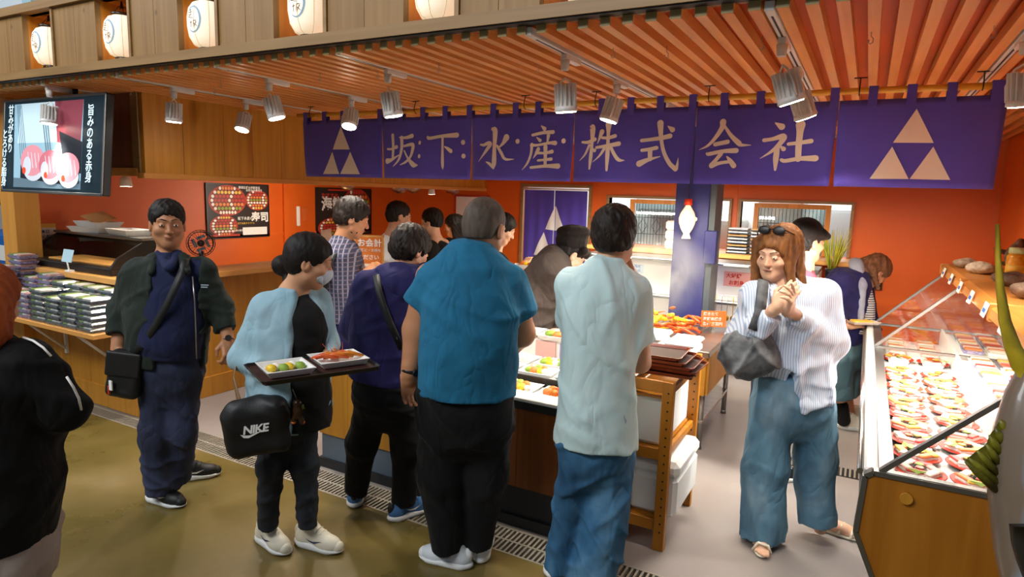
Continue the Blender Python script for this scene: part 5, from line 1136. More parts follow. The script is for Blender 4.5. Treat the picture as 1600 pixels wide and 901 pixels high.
# ---------------------------------------------------------------- figures: bodies and clothes grown as smooth implicit surfaces
F4 = np.float32
def nrm(v): v = np.array(v, float); return v / (np.linalg.norm(v) + 1e-12)
def prim(op):
    k = op[0].lstrip('-')
    if k == 'C':      # tapered capsule A, B, ra, rb, flat bits (1: cut at A, 2: cut at B)
        A, B, ra, rb = np.array(op[1], float), np.array(op[2], float), op[3], op[4]; fl = op[6] if len(op) > 6 else 0
        ba = B - A; L2 = max(ba @ ba, 1e-9); L_ = math.sqrt(L2); m = max(ra, rb)
        def f(x, y, z):
            px, py, pz = x - A[0], y - A[1], z - A[2]; t0 = (px * ba[0] + py * ba[1] + pz * ba[2]) / L2; t = np.clip(t0, 0, 1)
            d = np.sqrt((px - t * ba[0]) ** 2 + (py - t * ba[1]) ** 2 + (pz - t * ba[2]) ** 2) - (ra + (rb - ra) * t)
            if fl & 2: d = np.maximum(d, (t0 - 1) * L_)
            if fl & 1: d = np.maximum(d, -t0 * L_)
            return d
        return f, np.minimum(A, B) - m, np.maximum(A, B) + m
    if k == 'E':      # ellipsoid: centre, radii, rotation rows
        c, r = np.array(op[1], float), np.array(op[2], float); R = np.array(op[3], float) if op[3] is not None else np.eye(3); m = max(r)
        def f(x, y, z):
            p = (x - c[0], y - c[1], z - c[2]); q = [(R[i][0] * p[0] + R[i][1] * p[1] + R[i][2] * p[2]) for i in range(3)]
            k0 = np.sqrt(sum((q[i] / r[i]) ** 2 for i in range(3))); k1 = np.sqrt(sum((q[i] / r[i] ** 2) ** 2 for i in range(3))) + 1e-9
            return k0 * (k0 - 1) / k1
        return f, c - m, c + m
    if k == 'B':      # rounded box
        c, hf = np.array(op[1], float), np.array(op[2], float); R = np.array(op[3], float) if op[3] is not None else np.eye(3); rd = op[5] if len(op) > 5 else .01
        m = np.linalg.norm(hf)
        def f(x, y, z):
            p = (x - c[0], y - c[1], z - c[2]); q = [np.abs(R[i][0] * p[0] + R[i][1] * p[1] + R[i][2] * p[2]) - hf[i] + rd for i in range(3)]
            return np.sqrt(sum(np.maximum(a, 0) ** 2 for a in q)) + np.minimum(np.maximum(np.maximum(q[0], q[1]), q[2]), 0) - rd
        return f, c - m, c + m
    if k == 'L':      # loft of ellipses along a spine: [(centre, a, b)], axes U, V, flat bits
        lv = op[1]; U, V = op[3], op[4]; fl = op[5] if len(op) > 5 else 0
        P = np.array([l[0] for l in lv], float); mm = max(max(l[1], l[2]) for l in lv)
        A0 = P[0]; ax = nrm(P[-1] - P[0]); u = np.array(U, float); u = nrm(u - ax * (u @ ax)); v = np.cross(ax, u)
        w = (P - A0) @ ax; L_ = w[-1]; ws = np.linspace(0, L_, 120)
        def tab(y):
            y = np.interp(ws, w, y); pad = np.concatenate([2 * y[0] - y[1:19][::-1], y, 2 * y[-1] - y[-19:-1][::-1]]); kk = np.exp(-np.linspace(-1.6, 1.6, 37) ** 2); return np.convolve(pad, kk / kk.sum(), 'same')[18:18 + 120]
        tu, tv = tab((P - A0) @ u), tab((P - A0) @ v); ta, tb = tab([l[1] for l in lv]), tab([l[2] for l in lv])
        def f(x, y, z):
            px, py, pz = x - A0[0], y - A0[1], z - A0[2]; t0 = px * ax[0] + py * ax[1] + pz * ax[2]; t = np.clip(t0, 0, L_)
            a = np.interp(t, ws, ta); b = np.interp(t, ws, tb); qu = (px * u[0] + py * u[1] + pz * u[2] - np.interp(t, ws, tu)) / a; qv = (px * v[0] + py * v[1] + pz * v[2] - np.interp(t, ws, tv)) / b
            qw = (t0 - t) / .03; e = np.sqrt((np.abs(qu) ** 2.3 + np.abs(qv) ** 2.3) ** (2 / 2.3) + qw ** 2); g = np.minimum(a, b); d = (e - 1) * g
            if fl & 1: d = np.maximum(d, -t0)
            if fl & 2: d = np.maximum(d, t0 - L_)
            return d
        return f, np.min(P, 0) - mm, np.max(P, 0) + mm
def field(ops, lo, h, dims, noise=None):
    ax = [(lo[i] + h * np.arange(dims[i])).astype(F4) for i in range(3)]
    D = np.full(dims, .12, F4)
    for op in ops:
        if op[0] == 'P':
            c, n = np.array(op[1], float), nrm(op[2])
            D = np.maximum(D, ((ax[0] - c[0]) * n[0])[:, None, None] + ((ax[1] - c[1]) * n[1])[None, :, None] + ((ax[2] - c[2]) * n[2])[None, None, :]).astype(F4); continue
        f, a, b = prim(op); k = {'C': 5, 'E': 4, 'B': 4, 'L': 2}[op[0].lstrip('-')]; k = op[k] if len(op) > k else .01
        m = k + .035; s = []
        for i in range(3):
            i0 = int(max(0, math.floor((a[i] - m - lo[i]) / h))); i1 = int(min(dims[i], math.ceil((b[i] + m - lo[i]) / h) + 1)); s.append(slice(i0, max(i0, i1)))
        if any(q.stop <= q.start for q in s): continue
        s = tuple(s); d = f(ax[0][s[0]][:, None, None], ax[1][s[1]][None, :, None], ax[2][s[2]][None, None, :]).astype(F4); cur = D[s]
        if op[0][0] == '-':
            hh = np.maximum(k - np.abs(cur + d), 0) / k; D[s] = np.maximum(cur, -d) + hh * hh * k * .25
        else:
            hh = np.maximum(k - np.abs(cur - d), 0) / k; D[s] = np.minimum(cur, d) - hh * hh * k * .25
    if noise: D += noise(ax[0][:, None, None], ax[1][None, :, None], ax[2][None, None, :]).astype(F4)
    return D
def nets(D, lo, h):
    I = D < 0; c = np.zeros(tuple(n - 1 for n in D.shape), np.int8)
    offs = [(i, j, k) for i in (0, 1) for j in (0, 1) for k in (0, 1)]; n0, n1, n2 = c.shape
    for (i, j, k) in offs: c += I[i:i + n0, j:j + n1, k:k + n2]
    idx = np.argwhere((c > 0) & (c < 8))
    if len(idx) == 0: return np.zeros((0, 3)), np.zeros((0, 4), int)
    vals = np.stack([D[idx[:, 0] + i, idx[:, 1] + j, idx[:, 2] + k] for (i, j, k) in offs], 1); O = np.array(offs, F4)
    acc = np.zeros((len(idx), 3)); cnt = np.zeros(len(idx))
    for a in range(8):
        for b in range(a + 1, 8):
            if abs(O[a] - O[b]).sum() != 1: continue
            va, vb = vals[:, a], vals[:, b]; m = (va < 0) != (vb < 0); t = np.where(m, va / np.where(m, va - vb, 1), 0)
            acc += np.where(m[:, None], O[a] + (O[b] - O[a]) * t[:, None], 0); cnt += m
    V = np.array(lo) + h * (idx + acc / cnt[:, None])
    ix = np.full(c.shape, -1, np.int32); ix[tuple(idx.T)] = np.arange(len(idx)); Q = []
    for a in range(3):
        b, d = (a + 1) % 3, (a + 2) % 3
        sl0 = [slice(None)] * 3; sl1 = [slice(None)] * 3; sl0[a] = slice(0, -1); sl1[a] = slice(1, None)
        e = np.argwhere(I[tuple(sl0)] != I[tuple(sl1)])
        ok = (e[:, b] > 0) & (e[:, d] > 0) & (e[:, b] < c.shape[b]) & (e[:, d] < c.shape[d]); e = e[ok]
        def at(db, dd):
            q = e.copy(); q[:, b] += db; q[:, d] += dd; return ix[tuple(q.T)]
        q = np.stack([at(-1, -1), at(0, -1), at(0, 0), at(-1, 0)], 1); fl = ~I[tuple(e.T)]
        q[fl] = q[fl][:, ::-1]; Q.append(q[(q >= 0).all(1)])
    return V, np.concatenate(Q)
def bounds(ops):
    lo, hi = np.full(3, 1e9), np.full(3, -1e9)
    for op in ops:
        if op[0][0] in '-P': continue
        _, a, b = prim(op); lo = np.minimum(lo, a); hi = np.maximum(hi, b)
    return lo, hi
def grow(ops, h, noise=None, fine=()):
    lo, hi = bounds(ops); lo = lo - .03; hi = hi + .03; dims = tuple(int(n) for n in np.ceil((hi - lo) / h).astype(int) + 1)
    V, Q = nets(field(ops, lo, h, dims, noise), lo, h)
    if not fine: return V, Q
    Vs, Qs = [V], []; cen = V[Q].mean(1); keep = np.ones(len(Q), bool); base = len(V)
    for (a, b, hf) in fine:
        a, b = np.array(a), np.array(b); keep &= ~((cen > a).all(1) & (cen < b).all(1))
        l2 = a - h * 1.2; d2 = tuple(int(n) for n in np.ceil((b - a + h * 2.4) / hf).astype(int) + 1)
        v, q = nets(field(ops, l2, hf, d2, noise), l2, hf); Vs.append(v); Qs.append(q + base); base += len(v)
    Q = np.concatenate([Q[keep]] + Qs); V = np.concatenate(Vs); u, inv = np.unique(Q, return_inverse=True); return V[u], inv.reshape(Q.shape)
def npmesh(name, V, Q, mat, parent, loc):
    me = bpy.data.meshes.new(name); V = V - np.array(loc)
    me.vertices.add(len(V)); me.vertices.foreach_set('co', V.astype(F4).ravel()); me.loops.add(len(Q) * 4); me.loops.foreach_set('vertex_index', Q.astype(np.int32).ravel())
    me.polygons.add(len(Q)); me.polygons.foreach_set('loop_start', np.arange(0, len(Q) * 4, 4, dtype=np.int32)); me.polygons.foreach_set('use_smooth', np.ones(len(Q), bool))
    me.materials.append(MATS[mat]); me.update(calc_edges=True); me.validate()
    o = bpy.data.objects.new(name, me); COL.objects.link(o)
    if parent: o.parent = parent
    LOC[o.name] = tuple(loc); return o
def folds(amp, seed, fx=9.0, fz=14.0):
    r = np.random.RandomState(seed); K = []
    for i in range(7):
        a = r.uniform(0, 2 * PI); K.append((math.cos(a) * fx * r.uniform(.5, 1.9), math.sin(a) * fx * r.uniform(.5, 1.9), r.uniform(-1.6, 1.6) * fz, r.uniform(0, 6), r.uniform(3, 9), r.uniform(0, 6), r.uniform(2, 8), r.uniform(0, 6)))
    def f(x, y, z):
        s = 0
        for (a, b, c, p, w, q, m, n) in K:
            t = np.abs(np.sin((a * x + b * y + c * z + p + 1.6 * np.sin(w * z + q + 4 * x - 3 * y)) * .8)); g = .5 + .5 * np.sin(m * z + n + 5 * x + 4 * y)
            s = s + g * (np.exp(-(t * 3.2) ** 2) * 1.5 - t * .35)
        return -s * amp / 1.6
    return f
def frame(yaw, pitch, roll=0.0):   # rows: right, forward, up.  yaw 0 looks along V, positive turns towards U
    y, p, r = math.radians(yaw), math.radians(pitch), math.radians(roll)
    fh = VV * math.cos(y) + UU * math.sin(y); rt = UU * math.cos(y) - VV * math.sin(y); zz = np.array((0, 0, 1.0))
    fw = fh * math.cos(p) - zz * math.sin(p); up = zz * math.cos(p) + fh * math.sin(p)
    rt2 = rt * math.cos(r) + up * math.sin(r); up2 = up * math.cos(r) - rt * math.sin(r)
    return np.array((rt2, fw, up2))
UU, VV = np.array((.8771, .4803, 0)), np.array((-.4803, .8771, 0))
def head_ops(c, R, s, beard=0.0):
    c = np.array(c); W_ = lambda p: c + (np.array(p) * s) @ R; q = []
    E = lambda p, r, k=.02, sg='': q.append((sg + 'E', W_(p), np.array(r) * s, R, k * s))
    Cc = lambda a, b, ra, rb, k=.015, sg='': q.append((sg + 'C', W_(a), W_(b), ra * s, rb * s, k * s))
    E((0, -.014, .032), (.074, .094, .084), .01); E((0, .020, -.030), (.060, .066, .082), .03); Cc((0, .030, -.078), (0, .056, -.096), .036, .022, .03)
    Cc((-.040, .012, -.060), (-.012, .052, -.092), .030, .020, .03); Cc((.040, .012, -.060), (.012, .052, -.092), .030, .020, .03)
    for sx in (-1, 1):
        E((sx * .040, .052, -.028), (.026, .026, .022), .02)                      # cheek
        E((sx * .031, .097, .002), (.017, .014, .012), .012, '-')                 # eye hollow
        Cc((sx * .012, .082, .022), (sx * .044, .070, .024), .009, .007, .012)     # brow
        E((sx * .031, .0775, .001), (.014, .012, .0105), .004)                    # lids
        E((sx * .0765, -.012, -.014), (.010, .019, .031), .008); E((sx * .085, -.008, -.010), (.006, .010, .017), .006, '-')
        E((sx * .010, .094, -.033), (.008, .008, .006), .006)                     # nostril wings
    Cc((0, .084, .004), (0, .101, -.030), .0075, .0115, .012)
    E((0, .083, -.056), (.023, .011, .0055), .007); E((0, .081, -.067), (.020, .011, .0065), .006); Cc((-.021, .089, -.0612), (.021, .089, -.0612), .0022, .0022, .004, '-')
    return q
def hair_short(c, R, s, nape=-.060, front=.052, vol=.0, top=.0, side=.0):
    c = np.array(c); W_ = lambda p: c + (np.array(p) * s) @ R; v = vol
    q = [('E', W_((0, -.018, .036 + top)), np.array((.083 + v, .103 + v, .088 + v)) * s, R, .02 * s), ('E', W_((0, -.050, -.015)), np.array((.072 + v, .062 + v, .070)) * s, R, .03 * s)]
    q += [('-E', W_((0, .105, -.045)), np.array((.095, .075, .045 + front)) * s, R, .02 * s)]
    for sx in (-1, 1): q.append(('-E', W_((sx * .088, .008, -.036)), np.array((.026, .036 - side, .036)) * s, R, .01 * s))
    q.append(('P', W_((0, -.05, nape)), -(R[2] * .9 - R[1] * .25)))
    return q
def strands(c, R, s, amp=.0035, n=34):
    c = np.array(c)
    def f(x, y, z):
        px, py, pz = x - c[0], y - c[1], z - c[2]; u = px * R[0][0] + py * R[0][1] + pz * R[0][2]; v = px * R[1][0] + py * R[1][1] + pz * R[1][2]; w = px * R[2][0] + py * R[2][1] + pz * R[2][2]
        a = np.arctan2(u, -v - .03 * s); return amp * (np.sin(a * n * .55 + 5 * np.sin(w * 31 + 3 * np.sin(u * 40)) + 60 * v) * .35 + .45 * np.sin(a * n * .31 + w * 70 + 2 * np.sin(v * 50)) + .3 * np.sin(u * 240 + w * 130 + 3 * np.sin(v * 90)) + .35 * np.sin(v * 170 - u * 90 + w * 60))
    return f
def hand_ops(w, d, nrm_, side, curl, s, spread=.0, thumb=.6, straight=()):
    w, d = np.array(w), nrm(d); n = np.array(nrm_, float); n = nrm(n - d * (n @ d)); t = np.cross(d, n) * side   # t points to the thumb side, n out of the back of the hand
    W_ = lambda p: w + (t * p[0] + d * p[1] + n * p[2]) * s; q = []
    R = np.array((t, d, n)); q.append(('B', W_((0, .050, 0)), np.array((.039, .048, .0135)) * s, R, .012, .012)); q.append(('C', W_((0, -.03, 0)), W_((0, .03, 0)), .027 * s, .026 * s, .015))
    for i, (x, L_) in enumerate(((.029, .070), (.0098, .078), (-.0098, .073), (-.029, .058))):
        p = np.array((x, .090 - abs(x) * .12, .001)); ang = 0.12; sp = x * (spread * 6); cr = curl[i] if hasattr(curl, '__len__') else curl
        for j, (fr, r0, r1) in enumerate(((.46, .0088, .0082), (.30, .0080, .0074), (.24, .0072, .0058))):
            ang += cr * (.85, 1.05, .7)[j]; e = p + np.array((sp * fr, math.cos(ang), -math.sin(ang))) * L_ * fr; q.append(('C', W_(p), W_(e), r0 * s, r1 * s, .005)); p = e
    p = np.array((.030, .018, -.004)); m = np.array((.052, .048, -.014 - .014 * thumb)); e = np.array((.050 - .012 * thumb, .078, -.022 - .022 * thumb))
    q += [('C', W_(p), W_(m), .0145 * s, .0105 * s, .012), ('C', W_(m), W_(e), .0100 * s, .0075 * s, .005)]
    return q
# shoes in local space: toe along +y, sole on z = 0, 0.28 long
def shoe_mesh(kind):
    q = [('E', (0, .055, .035), (.046, .082, .045), None, .02), ('E', (0, -.065, .045), (.037, .062, .052), None, .03), ('C', (0, -.07, .05), (0, -.055, .105), .036, .037, .03), ('C', (0, .02, .07), (0, -.04, .10), .030, .032, .03)]
    up = q + [('-C', (0, -.062, .09), (0, -.04, .17), .027, .030, .006), ('P', (0, 0, .022), (0, 0, -1))]
    so = [('E', (0, .06, .018), (.050, .088, .022), None, .03), ('E', (0, -.06, .020), (.043, .075, .028), None, .03), ('B', (0, 0, .016), (.036, .09, .014), None, .03, .014), ('P', (0, 0, 0.001), (0, 0, -1)), ('P', (0, 0, .031), (0, .08, 1))]
    out = {}
    for nm, o in (('upper', up), ('sole', so)):
        V, Q = grow(o, .0052); out[nm] = (V, Q)
    return out
SHOE = shoe_mesh('sneaker')
def shoes(root, loc, feet, upper, sole, mark=None, lace=None, pitch=0, heel_tab=None):
    for (hx_, hy, tx, ty, lift) in feet:
        d = nrm((tx - hx_, ty - hy, 0)); a = math.atan2(-d[0], d[1]); ctr = np.array((hx_, hy, 0)) + d * .125; M3 = np.array(RZ(a).to_3x3()) if hasattr(RZ(a), 'to_3x3') else np.array(RZ(a))
        def tr(V): return V @ M3.T + np.array((ctr[0], ctr[1], lift))
        so = npmesh('shoe', tr(SHOE['upper'][0]), SHOE['upper'][1], upper, root, loc); npmesh('sole', tr(SHOE['sole'][0]), SHOE['sole'][1], sole, so, loc)
        g = G(); TP_ = lambda p: tuple(tr(np.array([p]))[0])
        for k in range(5):
            y = .055 - k * .021; z = .081 + k * .0155 - k * k * .0012; g.ring([TP_((-.026, y, z - .010)), TP_((0, y + .003, z + .003)), TP_((.026, y, z - .010))], .0032, 5)
        g.obj('laces', lace or sole, so, root=root)
        V, Q = grow([('E', (0, .118, .03), (.030, .030, .030), None, .01), ('P', (0, .102, .02), (0, -1, .3)), ('P', (0, 0, .012), (0, 0, -1)), ('P', (0, 0, .052), (0, -.6, 1))], .005); npmesh('toe_cap', tr(V), Q, lace or sole, so, loc); npmesh('heel_patch', tr(grow([('E', (0, -.108, .07), (.020, .024, .034), None, .01)], .005)[0]), grow([('E', (0, -.108, .07), (.020, .024, .034), None, .01)], .005)[1], lace or sole, so, loc)
        if mark:
            for sx in (-1, 1):
                g = G(); pts = [(-.045, .060), (-.02, .047), (.012, .045), (.055, .062), (.012, .054), (-.018, .054)]
                g.add([TP_((sx * (.0465 - abs(u - .02) * .13), u, w)) for u, w in pts], [tuple(range(6))] if sx > 0 else [tuple(range(6))[::-1]]); g.obj('side_mark', mark, so, root=root)
def eyes(root, body, c, R, s, fem=False):
    c = np.array(c); W_ = lambda p: tuple(c + (np.array(p) * s) @ R); Rm = Matrix([list(r) for r in R]).transposed()
    for sx in (-1, 1):
        G().ball(W_((sx * .031, .0825, .001)), (.0105 * s, .0085 * s, .0046 * s), 10, 6, Rm).obj('eye', 'eye_white', body, root=root)
        G().ball(W_((sx * .031, .0892, .001)), (.0046 * s, .0026 * s, .0045 * s), 8, 5, Rm).obj('iris', 'eye_dark', body, root=root)
        G().ring([W_((sx * .012, .093, .026)), W_((sx * .030, .0875, .032)), W_((sx * .048, .073, .027))], [(.0018 if fem else .0030) * s, (.002 if fem else .0034) * s, .0012 * s], 6, flat=.6).obj('eyebrow', 'brow_dark', body, root=root)
    G().ring([W_((-.020, .088, -.0612)), W_((0, .0945, -.0605)), W_((.020, .088, -.0612))], [.002 * s, .0045 * s, .002 * s], 6, flat=.8).obj('lips', 'lip', body, root=root)
plain('eye_white', '#e8e4de', .3); plain('eye_dark', '#1c120c', .2); plain('brow_dark', '#2a1c14', .7); plain('lip', '#a8604f', .5)
for nm, a, b in (('skin_a', '#d9a27c', '#cf9570'), ('skin_b', '#c48a63', '#b97e58'), ('skin_c', '#e3b596', '#d9a888')): plain(nm, a, .5, c2=b, ns=9, sub=.12)
for nm, a, b in (('hair_black', '#15110f', '#221a16'), ('hair_dark', '#1b1410', '#2b1f18'), ('hair_brown', '#5f3a20', '#8c5c31'), ('hair_orange', '#8a3a12', '#a85018'), ('hair_grey', '#4a3e36', '#5d5046'), ('hair_light', '#6b4630', '#8b6142')): plain(nm, a, .6, c2=b, ns=40, stretch=(1, 1, .15), spec=.25)
def crumple(N, L, B, st=.5, scale=8.5, fine=350):
    v = coord(N, L, (1, 1, .55)); a = N.new('ShaderNodeTexNoise'); a.inputs['Scale'].default_value = scale; a.inputs['Detail'].default_value = 2; a.inputs['Distortion'].default_value = .5; L.new(v, a.inputs['Vector'])
    sb = N.new('ShaderNodeMath'); sb.operation = 'SUBTRACT'; sb.inputs[1].default_value = .5; L.new(a.outputs[0], sb.inputs[0]); ab = N.new('ShaderNodeMath'); ab.operation = 'ABSOLUTE'; L.new(sb.outputs[0], ab.inputs[0])
    b = N.new('ShaderNodeBump'); b.inputs['Strength'].default_value = st; b.inputs['Distance'].default_value = .05; L.new(ab.outputs[0], b.inputs['Height'])
    f = N.new('ShaderNodeTexNoise'); f.inputs['Scale'].default_value = fine; L.new(v, f.inputs['Vector']); bb = N.new('ShaderNodeBump'); bb.inputs['Strength'].default_value = .12; bb.inputs['Distance'].default_value = .004
    L.new(f.outputs[0], bb.inputs['Height']); L.new(b.outputs[0], bb.inputs['Normal']); L.new(bb.outputs[0], B.inputs['Normal'])
def cloth(name, a, b=None, ns=6, bs=300, bump=0, rough=.85, st=.5):
    m = plain(name, a, rough, c2=b, ns=ns, sheen=.04, spec=.25); crumple(m.node_tree.nodes, m.node_tree.links, m.node_tree.nodes['Principled BSDF'], st)
def denim(name, a, b, c):
    m, N, L, B = nodes(name); v = coord(N, L, (1, 1, .5)); n = N.new('ShaderNodeTexNoise'); n.inputs['Scale'].default_value = 5; n.inputs['Detail'].default_value = 5; L.new(v, n.inputs['Vector'])
    r = ramp(N, [hx(a), hx(b), hx(c)], [.32, .5, .7]); L.new(n.outputs[0], r.inputs[0]); L.new(r.outputs[0], B.inputs['Base Color']); B.inputs['Roughness'].default_value = .85
    crumple(N, L, B, .6)
def woven(name, base, lines, freq, axes=(0, 2), thick=.25, two=None):
    m, N, L, B = nodes(name); tc = N.new('ShaderNodeTexCoord'); mp = N.new('ShaderNodeMapping'); mp.inputs['Rotation'].default_value = (0, 0, -.5); L.new(tc.outputs['Object'], mp.inputs[0])
    sx = N.new('ShaderNodeSeparateXYZ'); L.new(mp.outputs[0], sx.inputs[0]); out = None
    for i, a in enumerate(axes):
        ml = N.new('ShaderNodeMath'); ml.operation = 'MULTIPLY'; ml.inputs[1].default_value = freq; L.new(sx.outputs[a], ml.inputs[0])
        fr = N.new('ShaderNodeMath'); fr.operation = 'FRACT'; L.new(ml.outputs[0], fr.inputs[0]); lt = N.new('ShaderNodeMath'); lt.operation = 'LESS_THAN'; lt.inputs[1].default_value = thick; L.new(fr.outputs[0], lt.inputs[0])
        mx = N.new('ShaderNodeMix'); mx.data_type = 'RGBA'; L.new(lt.outputs[0], mx.inputs[0]); mx.inputs[7].default_value = hx(lines if (i == 0 or not two) else two)
        if out is None: mx.inputs[6].default_value = hx(base)
        else:
            mx.inputs[0].default_value = .5; L.new(out, mx.inputs[6]); md = N.new('ShaderNodeMath'); md.operation = 'MULTIPLY'; md.inputs[1].default_value = .6; L.new(lt.outputs[0], md.inputs[0]); L.new(md.outputs[0], mx.inputs[0])
        out = mx.outputs[2]
    L.new(out, B.inputs['Base Color']); B.inputs['Roughness'].default_value = .85; crumple(N, L, B, .5)
def strap(root, pts, w, th, mat, name='strap', parent=None):
    # flat band along points; each point carries its outward direction
    g = G(); vs = []; fs = []; n = len(pts)
    P_ = [np.array(p[0], float) for p in pts]; O = [nrm(p[1]) for p in pts]
    for i in range(n):
        d = nrm(P_[min(i + 1, n - 1)] - P_[max(i - 1, 0)]); sd = nrm(np.cross(d, O[i])) * w / 2; up = O[i] * th
        vs += [P_[i] - sd, P_[i] + sd, P_[i] + sd + up, P_[i] - sd + up]
    for i in range(n - 1):
        for k in range(4): fs.append((i * 4 + k, i * 4 + (k + 1) % 4, (i + 1) * 4 + (k + 1) % 4, (i + 1) * 4 + k))
    fs += [(3, 2, 1, 0), ((n - 1) * 4, (n - 1) * 4 + 1, (n - 1) * 4 + 2, (n - 1) * 4 + 3)]
    g.add(vs, fs, True); return g.obj(name, mat, parent or root, root=root)
def person(d):
    loc = d['loc']; t = thing('person', d['label'], 'person', loc)
    hc, hy, hp, hr, hs = d['head']; R = frame(hy, hp, hr); h = d.get('h', .010)
    ops = head_ops(hc, R, hs) + [('C', np.array(hc) + (np.array((0, -.022, -.05)) * hs) @ R, d['neck'], .050 * hs, .058 * hs, .03)]
    fine = [(np.array(hc) - .145 * hs, np.array(hc) + .145 * hs, d.get('hf', .0048))]
    ops += d['core']
    for a in d['arms']: ops += [('C', *x) for x in a]
    for hd in d['hands']:
        q = hand_ops(*hd); ops += q; lo, hi = bounds(q); fine.append((lo - .005, hi + .005, d.get('hh', .0042)))
    V, Q = grow(ops, h, None, fine); body = npmesh('body', V, Q, d['skin'], t, loc)
    if d.get('face', True): eyes(t, body, hc, R, hs, d.get('fem'))
    if d['hair']:
        kind, hm, kw = d['hair']; hq = hair_short(hc, R, hs, **kw)
        hq = hq[:-1] + [(o[0],) + tuple(o[1:]) for o in d.get('hair_ops', [])] + ([hq[-1]] if not d.get('hair_ops') else [])
        if d.get('beard'):
            cc_ = np.array(hc); B_ = lambda p, r: ('E', cc_ + (np.array(p) * hs) @ R, np.array(r) * hs, R, .02)
            hq = hq[:-1] + [hq[-1], B_((0, .046, -.094), (.040, .034, .026)), B_((.045, .022, -.074), (.018, .03, .022)), B_((-.045, .022, -.074), (.018, .03, .022))]
        V, Q = grow(hq, d.get('hf', .0048), strands(hc, R, hs, d.get('hairamp', .0035))); npmesh('hair', V, Q, hm, t, loc)
    if d.get('mask'):
        c_ = np.array(hc); W_ = lambda p: c_ + (np.array(p) * hs) @ R
        V, Q = grow([('E', W_((0, .034, -.052)), np.array((.060, .072, .058)) * hs, R, .02), ('E', W_((0, .092, -.035)), np.array((.014, .018, .022)) * hs, R, .03), ('-E', W_((0, .026, -.052)), np.array((.058, .066, .075)) * hs, R, .004), ('P', W_((0, .02, 0)), -R[1]), ('P', W_((0, .09, -.018)), R[2] * .95 - R[1] * .3)], .0042); npmesh('mask', V, Q, d['mask'], t, loc)
        for sx in (-1, 1): G().ring([W_((sx * .058, .03, -.03)), W_((sx * .076, .0, .002)), W_((sx * .080, -.022, -.005))], .0016, 5).obj('ear_loop', d['mask'], t)
    for (nm, mt, hv, q, fo) in d['wear']:
        V, Q = grow(q, hv, folds(*fo) if fo else None); npmesh(nm, V, Q, mt, t, loc)
    return t
PEOPLE = {}
